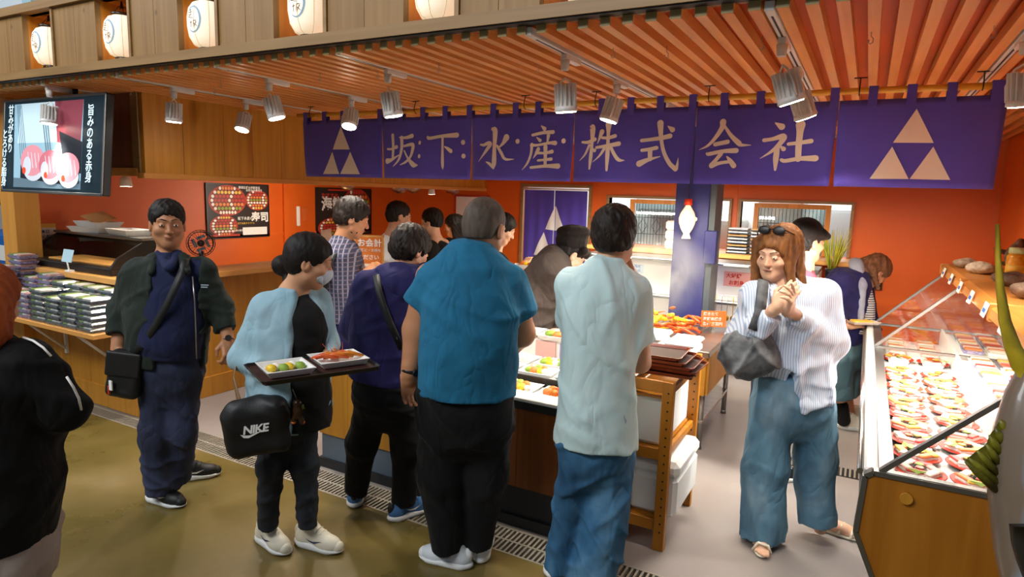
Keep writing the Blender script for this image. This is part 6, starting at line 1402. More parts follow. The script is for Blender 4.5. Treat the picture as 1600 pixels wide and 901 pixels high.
PEOPLE['p1'] = {'label': 'man in dark green zip jacket and navy polo standing with a black shoulder bag','loc': (-3.283,2.051,0.0),'skin': 'skin_b','head': ((-3.165,2.051,1.548),148,4,0,1.02),'neck': (-3.185,2.063,1.369),'core': [('C',(-3.185,2.063,1.369),(-3.209,2.05,0.788),0.055,0.075,0.03),('C',(-3.209,2.05,0.788),(-3.278,2.012,0.732),0.06,0.05,0.03),('C',(-3.278,2.012,0.732),(-3.266,1.985,0.077),0.045,0.033,0.03),('C',(-3.209,2.05,0.788),(-3.147,2.084,0.755),0.06,0.05,0.03),('C',(-3.147,2.084,0.755),(-3.242,2.1,0.15),0.045,0.033,0.03),('C',(-3.185,2.063,1.369),(-3.311,1.971,1.279),0.05,0.042,0.03),('C',(-3.185,2.063,1.369),(-3.043,2.14,1.3),0.05,0.042,0.03)],'arms': [[((-3.311,1.971,1.279),(-3.435,1.949,1.077),0.045,0.042,0.03),((-3.435,1.949,1.077),(-3.395,1.891,0.888),0.042,0.031,0.03)],[((-3.043,2.14,1.3),(-2.99,2.215,1.111),0.045,0.04,0.03),((-2.99,2.215,1.111),(-2.91,2.191,0.937),0.04,0.028,0.03)]],'hands': [((-3.395,1.891,0.888),(0.018,-0.035,-0.09),(-0.054,-0.942,0.0),-1,0.75,1.05,0.1,0.6),((-2.91,2.191,0.937),(0.039,-0.025,-0.073),(0.942,-0.054,0.0),1,0.8,1.0,0.1,0.6)],'hair': ('short','hair_black',{'vol': 0.001}),'wear': [('polo_shirt','navy_knit',0.0072,[('C',(-3.187,2.062,1.335),(-3.311,1.971,1.279),0.055,0.064,0.05,0),('C',(-3.187,2.062,1.335),(-3.043,2.14,1.3),0.055,0.064,0.05,0),('L',[((-3.182,2.065,1.383),0.067,0.075),((-3.184,2.064,1.335),0.168,0.105),((-3.185,2.063,1.24),0.189,0.13),((-3.167,2.05,1.073),0.177,0.15),((-3.163,2.041,0.937),0.164,0.155),((-3.185,2.051,0.841),0.161,0.14)],0.02,(0.8771,0.4803,0),(-0.4803,0.8771,0),2)],(0.004,3,8,14)),('zip_jacket','green_fleece',0.0072,[('L',[((-3.188,2.061,1.369),0.087,0.085),((-3.19,2.06,1.328),0.155,0.118),((-3.196,2.057,1.24),0.223,0.145),((-3.204,2.053,1.068),0.218,0.165),((-3.209,2.05,0.929),0.205,0.16),((-3.215,2.047,0.802),0.199,0.15)],0.02,(0.8771,0.4803,0),(-0.4803,0.8771,0),2),('C',(-3.187,2.062,1.335),(-3.311,1.971,1.279),0.052,0.062,0.05,0),('C',(-3.187,2.062,1.335),(-3.043,2.14,1.3),0.052,0.062,0.05,0),('C',(-3.311,1.971,1.279),(-3.435,1.949,1.077),0.0804,0.0684,0.05,0),('C',(-3.435,1.949,1.077),(-3.395,1.902,0.958),0.0718,0.0574,0.03,2),('C',(-3.043,2.14,1.3),(-2.99,2.215,1.111),0.0741,0.0618,0.05,0),('C',(-2.99,2.215,1.111),(-2.931,2.202,0.991),0.0618,0.0546,0.03,2),('-B',(-3.028,1.955,1.07),(0.108,0.15,0.4),((0.841,0.54,0.0),(-0.54,0.841,0.0),(0,0,1)),0.012,0.02),('-C',(-3.123,2.04,1.448),(-3.081,2.006,1.322),0.0692,0.0783,0.012,0)],(0.0055,5,10,14)),('collar','green_fleece',0.0075,[('C',(-3.199,1.998,1.366),(-3.153,1.943,1.308),0.0298,0.0195,0.03,0),('C',(-3.089,2.07,1.369),(-3.003,2.037,1.313),0.0299,0.0195,0.03,0),('C',(-3.199,1.998,1.366),(-3.257,2.103,1.385),0.0265,0.0308,0.03,0),('C',(-3.089,2.07,1.369),(-3.257,2.103,1.385),0.0265,0.0308,0.03,0)],None),('polo_collar','navy_knit',0.006,[('C',(-3.187,2.016,1.386),(-3.069,1.978,1.332),0.0232,0.0194,0.02,0),('C',(-3.106,2.061,1.388),(-3.052,1.988,1.332),0.0232,0.0194,0.02,0),('C',(-3.187,2.016,1.386),(-3.232,2.094,1.391),0.0232,0.0272,0.02,0),('C',(-3.106,2.061,1.388),(-3.232,2.094,1.391),0.0232,0.0272,0.02,0)],None),('jeans','denim_dark',0.0072,[('L',[((-3.203,2.053,0.866),0.161,0.13),((-3.207,2.051,0.77),0.169,0.135),((-3.211,2.049,0.681),0.152,0.12),((-3.214,2.047,0.591),0.083,0.07)],0.06,(0.8771,0.4803,0),(-0.4803,0.8771,0),0),('C',(-3.275,2.013,0.722),(-3.241,1.975,0.409),0.0897,0.0724,0.045,0),('C',(-3.241,1.975,0.409),(-3.263,1.975,0.067),0.0724,0.0596,0.045,2),('C',(-3.142,2.087,0.734),(-3.135,2.068,0.431),0.0828,0.066,0.045,0),('C',(-3.135,2.068,0.431),(-3.234,2.104,0.113),0.066,0.0576,0.045,2)],(0.008,7,12,14))],'shoes': {'feet': [(-3.385,2.004,-3.174,2.032,0.0),(-3.472,2.198,-3.343,2.386,0.0)],'upper': 'shoe_black','sole': 'sole_white','mark': 'white_print','lace': 'shoe_black'}}
PEOPLE['p2'] = {'label': 'woman in open pale blue shirt with black ponytail and mask carrying a tray of food','loc': (-2.329,2.098,0.0),'skin': 'skin_a','head': ((-2.196,2.096,1.425),76,16,0,1.0),'neck': (-2.275,2.076,1.279),'core': [('C',(-2.278,2.074,1.275),(-2.308,2.058,0.742),0.055,0.075,0.03),('C',(-2.308,2.058,0.742),(-2.352,2.034,0.677),0.06,0.05,0.03),('C',(-2.352,2.034,0.677),(-2.411,2.001,0.15),0.045,0.033,0.03),('C',(-2.308,2.058,0.742),(-2.261,2.084,0.68),0.06,0.05,0.03),('C',(-2.261,2.084,0.68),(-2.239,2.096,0.156),0.045,0.033,0.03),('C',(-2.278,2.074,1.275),(-2.364,1.993,1.205),0.05,0.042,0.03),('C',(-2.278,2.074,1.275),(-2.25,2.181,1.216),0.05,0.042,0.03)],'arms': [[((-2.364,1.993,1.205),(-2.476,1.943,0.964),0.04,0.034,0.03),((-2.476,1.943,0.964),(-2.226,1.875,0.936),0.034,0.025,0.03)],[((-2.25,2.181,1.216),(-2.204,2.206,1.022),0.04,0.033,0.03),((-2.204,2.206,1.022),(-2.043,2.043,0.968),0.033,0.025,0.03)]],'hands': [((-2.226,1.875,0.936),(0.118,0.008,0.006),(0.448,-0.61,-0.6),-1,0.55,0.98,0.15,0.3),((-2.043,2.043,0.968),(0.074,-0.028,0.035),(-0.113,0.622,-0.8),1,0.5,0.98,0.1,0.6)],'mask': 'mask_white','fem': 1,'hair': ('short','hair_black',{'vol': 0.004,'nape': -0.075}),'hairamp': 0.002,'hair_ops': [('E',(-2.362,2.085,1.392),(0.05,0.05,0.05),None,0.02),('C',(-2.321,2.085,1.318),(-2.272,2.077,1.288),0.032,0.016,0.03)],'wear': [('black_top','black_knit',0.0072,[('L',[((-2.268,2.08,1.258),0.065,0.06),((-2.271,2.078,1.222),0.136,0.1),((-2.27,2.078,1.098),0.143,0.125),((-2.272,2.077,0.96),0.141,0.13),((-2.27,2.079,0.806),0.148,0.14),((-2.27,2.079,0.642),0.152,0.145)],0.02,(0.8771,0.4803,0),(-0.4803,0.8771,0),2)],(0.005,11,9,14)),('open_shirt','pale_blue_cotton',0.0072,[('L',[((-2.278,2.074,1.278),0.074,0.08),((-2.286,2.07,1.233),0.148,0.115),((-2.294,2.066,1.106),0.172,0.145),((-2.299,2.063,0.96),0.174,0.155),((-2.307,2.059,0.804),0.184,0.165),((-2.315,2.054,0.64),0.198,0.17)],0.02,(0.8771,0.4803,0),(-0.4803,0.8771,0),2),('C',(-2.284,2.071,1.233),(-2.364,1.993,1.205),0.05,0.06,0.05,0),('C',(-2.284,2.071,1.233),(-2.25,2.181,1.216),0.05,0.06,0.05,0),('C',(-2.364,1.993,1.205),(-2.476,1.943,0.964),0.0674,0.0595,0.05,0),('C',(-2.476,1.943,0.964),(-2.301,1.89,0.946),0.0565,0.0427,0.03,2),('C',(-2.25,2.181,1.216),(-2.204,2.206,1.022),0.0638,0.0552,0.04,0),('C',(-2.204,2.206,1.022),(-2.102,2.102,0.987),0.0521,0.041,0.03,2),('-B',(-2.123,1.954,0.966),(0.062,0.16,0.46),((0.947,0.321,0.0),(-0.321,0.947,0.0),(0,0,1)),0.012,0.02),('-C',(-2.195,2.051,1.333),(-2.13,1.996,1.231),0.049,0.0563,0.012,0)],(0.008,13,13,7)),('shirt_collar','pale_blue_cotton',0.007,[('C',(-2.298,2.029,1.267),(-2.335,2.134,1.275),0.0175,0.0242,0.03,0),('C',(-2.247,2.114,1.268),(-2.335,2.134,1.275),0.0178,0.0242,0.03,0)],None),('jeans','denim_black',0.0072,[('L',[((-2.304,2.06,0.779),0.139,0.125),((-2.309,2.057,0.694),0.143,0.13),((-2.307,2.058,0.621),0.122,0.11),((-2.308,2.058,0.558),0.067,0.06)],0.05,(0.8771,0.4803,0),(-0.4803,0.8771,0),0),('C',(-2.349,2.035,0.645),(-2.358,1.985,0.454),0.076,0.0606,0.04,0),('C',(-2.358,1.985,0.454),(-2.412,2.001,0.116),0.0606,0.0468,0.04,2),('C',(-2.259,2.085,0.649),(-2.246,2.092,0.431),0.073,0.0584,0.04,0),('C',(-2.246,2.092,0.431),(-2.239,2.095,0.123),0.0584,0.0467,0.04,2)],(0.005,17,12,22))],'shoes': {'feet': [(-2.538,2.053,-2.3,2.009,0.0),(-2.341,2.118,-2.085,2.155,0.0)],'upper': 'shoe_cream','sole': 'sole_white','mark': 'mark_violet','lace': 'shoe_cream'}}
PEOPLE['p7'] = {'label': 'person in navy hoodie with short dark hair and crossbody strap seen from behind','loc': (-2.187,2.571,0.0),'skin': 'skin_a','head': ((-2.083,2.691,1.447),42,24,0,1.0),'neck': (-2.089,2.642,1.315),'core': [('C',(-2.095,2.639,1.315),(-2.135,2.56,0.74),0.055,0.075,0.03),('C',(-2.135,2.56,0.74),(-2.194,2.527,0.685),0.06,0.05,0.03),('C',(-2.194,2.527,0.685),(-2.315,2.519,0.119),0.045,0.033,0.03),('C',(-2.135,2.56,0.74),(-2.069,2.596,0.69),0.06,0.05,0.03),('C',(-2.069,2.596,0.69),(-2.057,2.602,0.078),0.045,0.033,0.03),('C',(-2.095,2.639,1.315),(-2.226,2.51,1.249),0.05,0.042,0.03),('C',(-2.095,2.639,1.315),(-2.049,2.744,1.247),0.05,0.042,0.03)],'arms': [[((-2.226,2.51,1.249),(-2.33,2.522,1.025),0.045,0.037,0.03),((-2.33,2.522,1.025),(-2.362,2.721,0.902),0.037,0.025,0.03)],[((-2.049,2.744,1.247),(-2.058,2.83,1.015),0.045,0.037,0.03),((-2.058,2.83,1.015),(-2.249,2.954,0.932),0.037,0.025,0.03)]],'hands': [((-2.362,2.721,0.902),(-0.005,0.088,-0.018),(-0.439,-0.24,0.6),1,0.6,1.0,0.1,0.6),((-2.249,2.954,0.932),(-0.068,0.077,-0.015),(0.439,0.24,0.6),-1,0.6,1.0,0.1,0.6)],'hair': ('short','hair_dark',{'vol': 0.012,'nape': -0.075,'front': 0.045,'side': 0.012}),'hairamp': 0.005,'wear': [('hoodie','navy_cotton',0.0072,[('L',[((-2.095,2.627,1.343),0.099,0.1),((-2.118,2.604,1.283),0.185,0.13),((-2.127,2.564,1.152),0.193,0.15),((-2.144,2.555,0.981),0.187,0.155),((-2.153,2.55,0.843),0.182,0.15),((-2.153,2.55,0.76),0.182,0.15)],0.02,(0.8771,0.4803,0),(-0.4803,0.8771,0),2),('C',(-2.226,2.51,1.249),(-2.33,2.522,1.025),0.0827,0.0748,0.04,0),('C',(-2.33,2.522,1.025),(-2.362,2.721,0.902),0.068,0.0541,0.03,2),('C',(-2.049,2.744,1.247),(-2.058,2.83,1.015),0.0856,0.0778,0.04,0),('C',(-2.058,2.83,1.015),(-2.249,2.954,0.932),0.0708,0.0562,0.03,2)],(0.007,19,9,14)),('hood','navy_cotton',0.008,[('E',(-2.033,2.581,1.3),(0.131,0.1,0.085),((0.8771,0.4803,0),(-0.4803,0.8771,0),(0,0,1)),0.03),('C',(-2.15,2.551,1.312),(-1.985,2.551,1.262),0.0593,0.0516,0.04,0),('C',(-1.984,2.677,1.338),(-1.985,2.551,1.262),0.0532,0.0516,0.04,0),('-E',(-2.097,2.694,1.361),(0.102,0.11,0.075),((0.8771,0.4803,0),(-0.4803,0.8771,0),(0,0,1)),0.02)],(0.006,23,14,10)),('trousers','black_twill',0.0072,[('L',[((-2.138,2.558,0.792),0.175,0.14),((-2.138,2.558,0.687),0.176,0.145),((-2.132,2.562,0.599),0.15,0.12),((-2.131,2.562,0.514),0.075,0.07)],0.06,(0.8771,0.4803,0),(-0.4803,0.8771,0),0),('C',(-2.197,2.526,0.632),(-2.262,2.513,0.409),0.0985,0.0827,0.04,0),('C',(-2.262,2.513,0.409),(-2.311,2.509,0.112),0.0827,0.0597,0.04,2),('C',(-2.06,2.601,0.637),(-2.041,2.611,0.388),0.0985,0.0823,0.04,0),('C',(-2.041,2.611,0.388),(-2.054,2.604,0.074),0.0823,0.0626,0.04,2)],(0.006,29,9,16))],'shoes': {'feet': [(-2.335,2.52,-2.525,2.775,0.0),(-2.081,2.514,-2.001,2.749,0.0)],'upper': 'shoe_blue','sole': 'sole_white','mark': 'white_print','lace': 'shoe_black'}}
PEOPLE['p8'] = {'label': 'big man in teal T-shirt and black trousers seen from behind at the counter','loc': (-1.554,2.382,0.0),'skin': 'skin_b','head': ((-1.509,2.486,1.594),26,20,0,1.16),'neck': (-1.52,2.411,1.479),'core': [('C',(-1.52,2.411,1.479),(-1.525,2.374,0.832),0.055,0.075,0.03),('C',(-1.525,2.374,0.832),(-1.613,2.326,0.737),0.06,0.05,0.03),('C',(-1.613,2.326,0.737),(-1.597,2.335,0.109),0.045,0.033,0.03),('C',(-1.525,2.374,0.832),(-1.428,2.427,0.744),0.06,0.05,0.03),('C',(-1.428,2.427,0.744),(-1.467,2.44,0.113),0.045,0.033,0.03),('C',(-1.52,2.411,1.479),(-1.672,2.294,1.379),0.05,0.042,0.03),('C',(-1.52,2.411,1.479),(-1.367,2.495,1.364),0.05,0.042,0.03)],'arms': [[((-1.672,2.294,1.379),(-1.732,2.284,1.133),0.064,0.063,0.03),((-1.732,2.284,1.133),(-1.736,2.236,0.944),0.063,0.038,0.03)],[((-1.367,2.495,1.364),(-1.348,2.562,1.12),0.064,0.062,0.03),((-1.348,2.562,1.12),(-1.488,2.737,0.989),0.062,0.038,0.03)]],'hands': [((-1.736,2.236,0.944),(-0.001,0.011,-0.092),(-0.739,0.621,0.0),1,0.65,1.12,0.1,0.8),((-1.488,2.737,0.989),(-0.059,0.082,-0.035),(0.526,0.288,0.6),-1,0.6,1.1,0.1,0.6)],'hair': ('short','hair_grey',{'vol': -0.006,'nape': -0.055,'side': 0.012}),'hairamp': 0.0012,'wear': [('t_shirt','teal_jersey',0.0072,[('L',[((-1.526,2.408,1.522),0.096,0.085),((-1.525,2.397,1.468),0.164,0.125),((-1.517,2.379,1.347),0.213,0.17),((-1.514,2.38,1.218),0.22,0.2),((-1.513,2.369,1.059),0.219,0.205),((-1.524,2.375,0.922),0.218,0.2),((-1.525,2.374,0.856),0.218,0.195)],0.02,(0.8771,0.4803,0),(-0.4803,0.8771,0),2),('C',(-1.519,2.4,1.446),(-1.636,2.313,1.358),0.06,0.075,0.05,0),('C',(-1.519,2.4,1.446),(-1.392,2.481,1.351),0.06,0.075,0.05,0),('C',(-1.646,2.308,1.357),(-1.721,2.278,1.243),0.088,0.0745,0.025,2),('C',(-1.377,2.478,1.353),(-1.334,2.536,1.204),0.0887,0.0728,0.025,2)],(0.0065,31,9,9)),('trousers','black_twill',0.0072,[('L',[((-1.526,2.374,0.892),0.215,0.18),((-1.524,2.375,0.771),0.219,0.185),((-1.522,2.376,0.673),0.194,0.16),((-1.521,2.377,0.571),0.1,0.09)],0.06,(0.8771,0.4803,0),(-0.4803,0.8771,0),0),('C',(-1.608,2.329,0.707),(-1.615,2.325,0.443),0.1232,0.104,0.04,0),('C',(-1.615,2.325,0.443),(-1.589,2.339,0.083),0.104,0.0726,0.04,2),('C',(-1.433,2.425,0.713),(-1.448,2.439,0.44),0.1173,0.0958,0.04,0),('C',(-1.448,2.439,0.44),(-1.47,2.439,0.09),0.0958,0.0672,0.04,2)],(0.007,37,13,8))],'shoes': {'feet': [(-1.477,2.38,-1.757,2.333,0.0),(-1.46,2.428,-1.546,2.615,0.0)],'upper': 'shoe_white','sole': 'sole_white','mark': 'mark_grey','lace': 'sole_white'}}
PEOPLE['p11'] = {'label': 'young man in pale mint T-shirt and loose jeans with a hand on his cheek','loc': (-1.011,2.509,0.0),'skin': 'skin_a','head': ((-0.935,2.608,1.582),24,12,4,1.03),'neck': (-0.949,2.555,1.429),'core': [('C',(-0.948,2.544,1.425),(-0.949,2.543,0.747),0.055,0.075,0.03),('C',(-0.949,2.543,0.747),(-1.016,2.506,0.641),0.06,0.05,0.03),('C',(-1.016,2.506,0.641),(-1.083,2.47,0.091),0.045,0.033,0.03),('C',(-0.949,2.543,0.747),(-0.881,2.581,0.646),0.06,0.05,0.03),('C',(-0.881,2.581,0.646),(-0.918,2.469,0.023),0.045,0.033,0.03),('C',(-0.948,2.544,1.425),(-1.092,2.51,1.365),0.05,0.042,0.03),('C',(-0.948,2.544,1.425),(-0.829,2.632,1.349),0.05,0.042,0.03)],'arms': [[((-0.829,2.632,1.349),(-0.798,2.626,1.052),0.044,0.042,0.03),((-0.798,2.626,1.052),(-0.89,2.735,1.406),0.042,0.027,0.03)],[((-1.092,2.51,1.365),(-1.107,2.685,1.07),0.045,0.037,0.03),((-1.107,2.685,1.07),(-1.049,2.899,1.1),0.037,0.025,0.03)]],'hands': [((-0.89,2.735,1.406),(-0.026,-0.025,0.08),(0.693,0.608,0.2),-1,[0.25,0.35,0.5,0.6],0.98,0.15,0.5),((-1.049,2.899,1.1),(0.035,0.087,-0.004),(-0.407,0.119,0.9),1,0.6,1.0,0.1,0.6)],'hair': ('short','hair_dark',{'vol': 0.01,'nape': -0.062,'front': 0.045,'top': 0.004,'side': 0.01}),'hairamp': 0.004,'wear': [('t_shirt','mint_jersey',0.0072,[('L',[((-0.952,2.553,1.483),0.081,0.075),((-0.949,2.544,1.441),0.135,0.105),((-0.953,2.541,1.328),0.177,0.135),((-0.96,2.538,1.148),0.159,0.145),((-0.959,2.538,0.978),0.161,0.145),((-0.952,2.542,0.805),0.179,0.165),((-0.947,2.545,0.688),0.18,0.165)],0.02,(0.8771,0.4803,0),(-0.4803,0.8771,0),2),('C',(-0.948,2.544,1.43),(-0.844,2.624,1.349),0.05,0.06,0.05,0),('C',(-0.948,2.544,1.43),(-1.071,2.511,1.351),0.05,0.06,0.05,0),('C',(-0.847,2.599,1.346),(-0.798,2.626,1.136),0.0733,0.0631,0.05,2),('C',(-1.081,2.505,1.367),(-1.103,2.573,1.208),0.0713,0.0623,0.04,2)],(0.007,41,13,6)),('jeans','denim_blue',0.0072,[('L',[((-0.952,2.542,0.747),0.162,0.135),((-0.948,2.544,0.658),0.166,0.14),((-0.945,2.546,0.584),0.147,0.125),((-0.941,2.548,0.504),0.079,0.07)],0.06,(0.8771,0.4803,0),(-0.4803,0.8771,0),0),('C',(-1.015,2.507,0.612),(-1.039,2.494,0.386),0.0846,0.0713,0.04,0),('C',(-1.039,2.494,0.386),(-1.083,2.47,0.075),0.0713,0.0609,0.04,2),('C',(-0.879,2.582,0.608),(-0.901,2.57,0.375),0.0903,0.1085,0.04,0),('C',(-0.901,2.57,0.375),(-0.917,2.47,-0.007),0.1085,0.1048,0.04,2)],(0.009,43,15,8))],'shoes': {'feet': [(-1.112,2.498,-1.173,2.67,0.0),(-0.891,2.421,-0.942,2.609,0.0)],'upper': 'shoe_cream','sole': 'sole_white','mark': None,'lace': 'sole_white'}}
PEOPLE['p12'] = {'label': 'woman in oversized striped shirt and wide jeans with long brown hair clasping her hands','loc': (-0.176,3.478,0.0),'skin': 'skin_c','head': ((-0.379,3.337,1.499),-138,8,0,0.98),'neck': (-0.344,3.379,1.366),'core': [('C',(-0.338,3.382,1.36),(-0.254,3.428,0.882),0.055,0.075,0.03),('C',(-0.254,3.428,0.882),(-0.337,3.383,0.779),0.06,0.05,0.03),('C',(-0.337,3.383,0.779),(-0.318,3.37,0.02),0.045,0.033,0.03),('C',(-0.254,3.428,0.882),(-0.155,3.482,0.785),0.06,0.05,0.03),('C',(-0.155,3.482,0.785),(-0.06,3.58,0.058),0.045,0.033,0.03),('C',(-0.338,3.382,1.36),(-0.44,3.304,1.286),0.05,0.042,0.03),('C',(-0.338,3.382,1.36),(-0.167,3.476,1.302),0.05,0.042,0.03)],'arms': [[((-0.44,3.304,1.286),(-0.472,3.264,1.086),0.04,0.034,0.03),((-0.472,3.264,1.086),(-0.324,3.139,1.28),0.034,0.025,0.03)],[((-0.167,3.476,1.302),(-0.106,3.475,1.075),0.04,0.033,0.03),((-0.106,3.475,1.075),(-0.279,3.164,1.27),0.033,0.025,0.03)]],'hands': [((-0.324,3.139,1.28),(0.051,-0.006,0.074),(0.169,-0.933,0.2),-1,[0.5,0.5,0.55,0.6],0.95,0.2,0.3),((-0.279,3.164,1.27),(0.022,-0.079,0.083),(0.862,-0.326,0.2),1,[0.15,0.4,0.6,0.7],0.95,0.1,0.4)],'hair': ('short','hair_brown',{'vol': 0.01,'nape': -0.075}),'hair_ops': [('C',(-0.338,3.428,1.578),(-0.28,3.448,1.326),0.07,0.05,0.04),('C',(-0.364,3.448,1.576),(-0.334,3.476,1.331),0.07,0.055,0.04),('C',(-0.457,3.317,1.551),(-0.455,3.318,1.375),0.03,0.022,0.03),('C',(-0.302,3.368,1.565),(-0.24,3.368,1.308),0.045,0.022,0.04),('C',(-0.333,3.317,1.584),(-0.29,3.295,1.38),0.035,0.02,0.04),('C',(-0.423,3.404,1.565),(-0.412,3.41,1.357),0.05,0.04,0.04)],'wear': [('oversized_shirt','striped_cotton',0.0072,[('L',[((-0.339,3.382,1.373),0.082,0.08),((-0.313,3.396,1.329),0.183,0.12),((-0.294,3.407,1.192),0.19,0.15),((-0.266,3.422,1.03),0.179,0.16),((-0.225,3.444,0.866),0.161,0.155),((-0.21,3.453,0.756),0.149,0.15)],0.02,(0.8771,0.4803,0),(-0.4803,0.8771,0),2),('C',(-0.331,3.386,1.347),(-0.44,3.304,1.286),0.055,0.06,0.05,0),('C',(-0.331,3.386,1.347),(-0.167,3.476,1.302),0.055,0.06,0.05,0),('C',(-0.44,3.304,1.286),(-0.472,3.264,1.086),0.0817,0.0851,0.05,0),('C',(-0.472,3.264,1.086),(-0.349,3.171,1.236),0.0819,0.0478,0.03,2),('C',(-0.167,3.476,1.302),(-0.106,3.475,1.075),0.0821,0.0822,0.05,0),('C',(-0.106,3.475,1.075),(-0.251,3.225,1.234),0.0822,0.0508,0.03,2),('-B',(-0.228,3.26,0.895),(0.012,0.1,0.14),((0.877,0.48,0.0),(-0.48,0.877,0.0),(0,0,1)),0.01,0.01),('-C',(-0.337,3.326,1.419),(-0.329,3.273,1.332),0.068,0.0428,0.012,0)],(0.01,47,13,9)),('shirt_collar','striped_cotton',0.007,[('C',(-0.386,3.379,1.375),(-0.351,3.227,1.314),0.019,0.0212,0.02,0),('C',(-0.291,3.431,1.372),(-0.292,3.259,1.31),0.019,0.0212,0.02,0)],None),('wide_jeans','denim_mid',0.0072,[('L',[((-0.256,3.428,0.898),0.174,0.14),((-0.246,3.433,0.782),0.191,0.15),((-0.238,3.437,0.681),0.175,0.13),((-0.23,3.442,0.586),0.091,0.07)],0.06,(0.8771,0.4803,0),(-0.4803,0.8771,0),0),('C',(-0.331,3.386,0.711),(-0.336,3.384,0.438),0.1103,0.1084,0.04,0),('C',(-0.336,3.384,0.438),(-0.319,3.37,0.034),0.1084,0.1063,0.04,2),('C',(-0.147,3.487,0.718),(-0.121,3.524,0.466),0.107,0.099,0.04,0),('C',(-0.121,3.524,0.466),(-0.081,3.557,0.099),0.099,0.0908,0.04,2)],(0.01,53,16,5))],'fem': 1,'sandals': []}
PEOPLE['p0'] = {'label': 'person in black jacket with white piping and orange brown hair at the left edge','loc': (-2.317,0.897,0.0),'skin': 'skin_a','head': ((-2.35,0.913,1.374),15,10,0,1.0),'neck': (-2.327,0.892,1.255),'core': [('C',(-2.327,0.892,1.255),(-2.338,0.886,0.66),0.055,0.075,0.03),('C',(-2.338,0.886,0.66),(-2.406,0.849,0.592),0.06,0.05,0.03),('C',(-2.406,0.849,0.592),(-2.466,0.816,-0.15),0.045,0.033,0.03),('C',(-2.338,0.886,0.66),(-2.28,0.918,0.597),0.06,0.05,0.03),('C',(-2.28,0.918,0.597),(-2.343,0.883,-0.146),0.045,0.033,0.03),('C',(-2.327,0.892,1.255),(-2.51,0.849,1.155),0.05,0.042,0.03),('C',(-2.327,0.892,1.255),(-2.212,0.955,1.193),0.05,0.042,0.03)],'arms': [[((-2.212,0.955,1.193),(-2.133,1.021,1.042),0.045,0.037,0.03),((-2.133,1.021,1.042),(-2.456,1.072,0.872),0.037,0.025,0.03)],[((-2.51,0.849,1.155),(-2.624,0.786,0.972),0.045,0.037,0.03),((-2.624,0.786,0.972),(-2.823,0.906,0.8),0.037,0.025,0.03)]],'hands': [((-2.456,1.072,0.872),(-0.135,0.017,-0.059),(0.144,-0.263,0.9),-1,0.6,1.0,0.1,0.6),((-2.823,0.906,0.8),(-0.065,0.056,-0.046),(0.144,-0.263,0.9),1,0.6,1.0,0.1,0.6)],'hair': ('short','hair_orange',{'vol': 0.012,'nape': -0.095}),'hair_ops': [('C',(-2.27,0.878,1.372),(-2.263,0.87,1.258),0.075,0.055,0.05),('C',(-2.27,0.923,1.326),(-2.262,0.928,1.257),0.03,0.015,0.03)],'wear': [('jacket','black_shell',0.009,[('L',[((-2.327,0.892,1.255),0.088,0.09),((-2.322,0.895,1.205),0.18,0.13),((-2.323,0.894,1.083),0.182,0.15),((-2.322,0.895,0.917),0.168,0.155),((-2.321,0.895,0.769),0.178,0.16),((-2.328,0.891,0.671),0.163,0.155),((-2.332,0.889,0.617),0.159,0.15)],0.02,(0.8771,0.4803,0),(-0.4803,0.8771,0),2),('C',(-2.212,0.955,1.193),(-2.133,1.021,1.042),0.0862,0.06,0.05,0),('C',(-2.133,1.021,1.042),(-2.456,1.072,0.872),0.064,0.0534,0.04,2),('C',(-2.51,0.849,1.155),(-2.624,0.786,0.972),0.0886,0.0694,0.05,0),('C',(-2.624,0.786,0.972),(-2.823,0.906,0.8),0.0694,0.0543,0.04,2)],(0.008,59,8,12)),('trousers','grey_twill',0.009,[('L',[((-2.331,0.89,0.704),0.158,0.15),((-2.341,0.884,0.572),0.168,0.155),((-2.346,0.881,0.506),0.161,0.15)],0.04,(0.8771,0.4803,0),(-0.4803,0.8771,0),0),('C',(-2.411,0.846,0.526),(-2.435,0.833,0.23),0.0946,0.0797,0.04,0),('C',(-2.435,0.833,0.23),(-2.466,0.816,-0.15),0.0797,0.0646,0.04,2),('C',(-2.279,0.918,0.531),(-2.315,0.898,0.235),0.0945,0.0797,0.04,0),('C',(-2.315,0.898,0.235),(-2.343,0.883,-0.146),0.0797,0.0646,0.04,2)],(0.008,61,8,12))],'shoes': {'feet': []}}
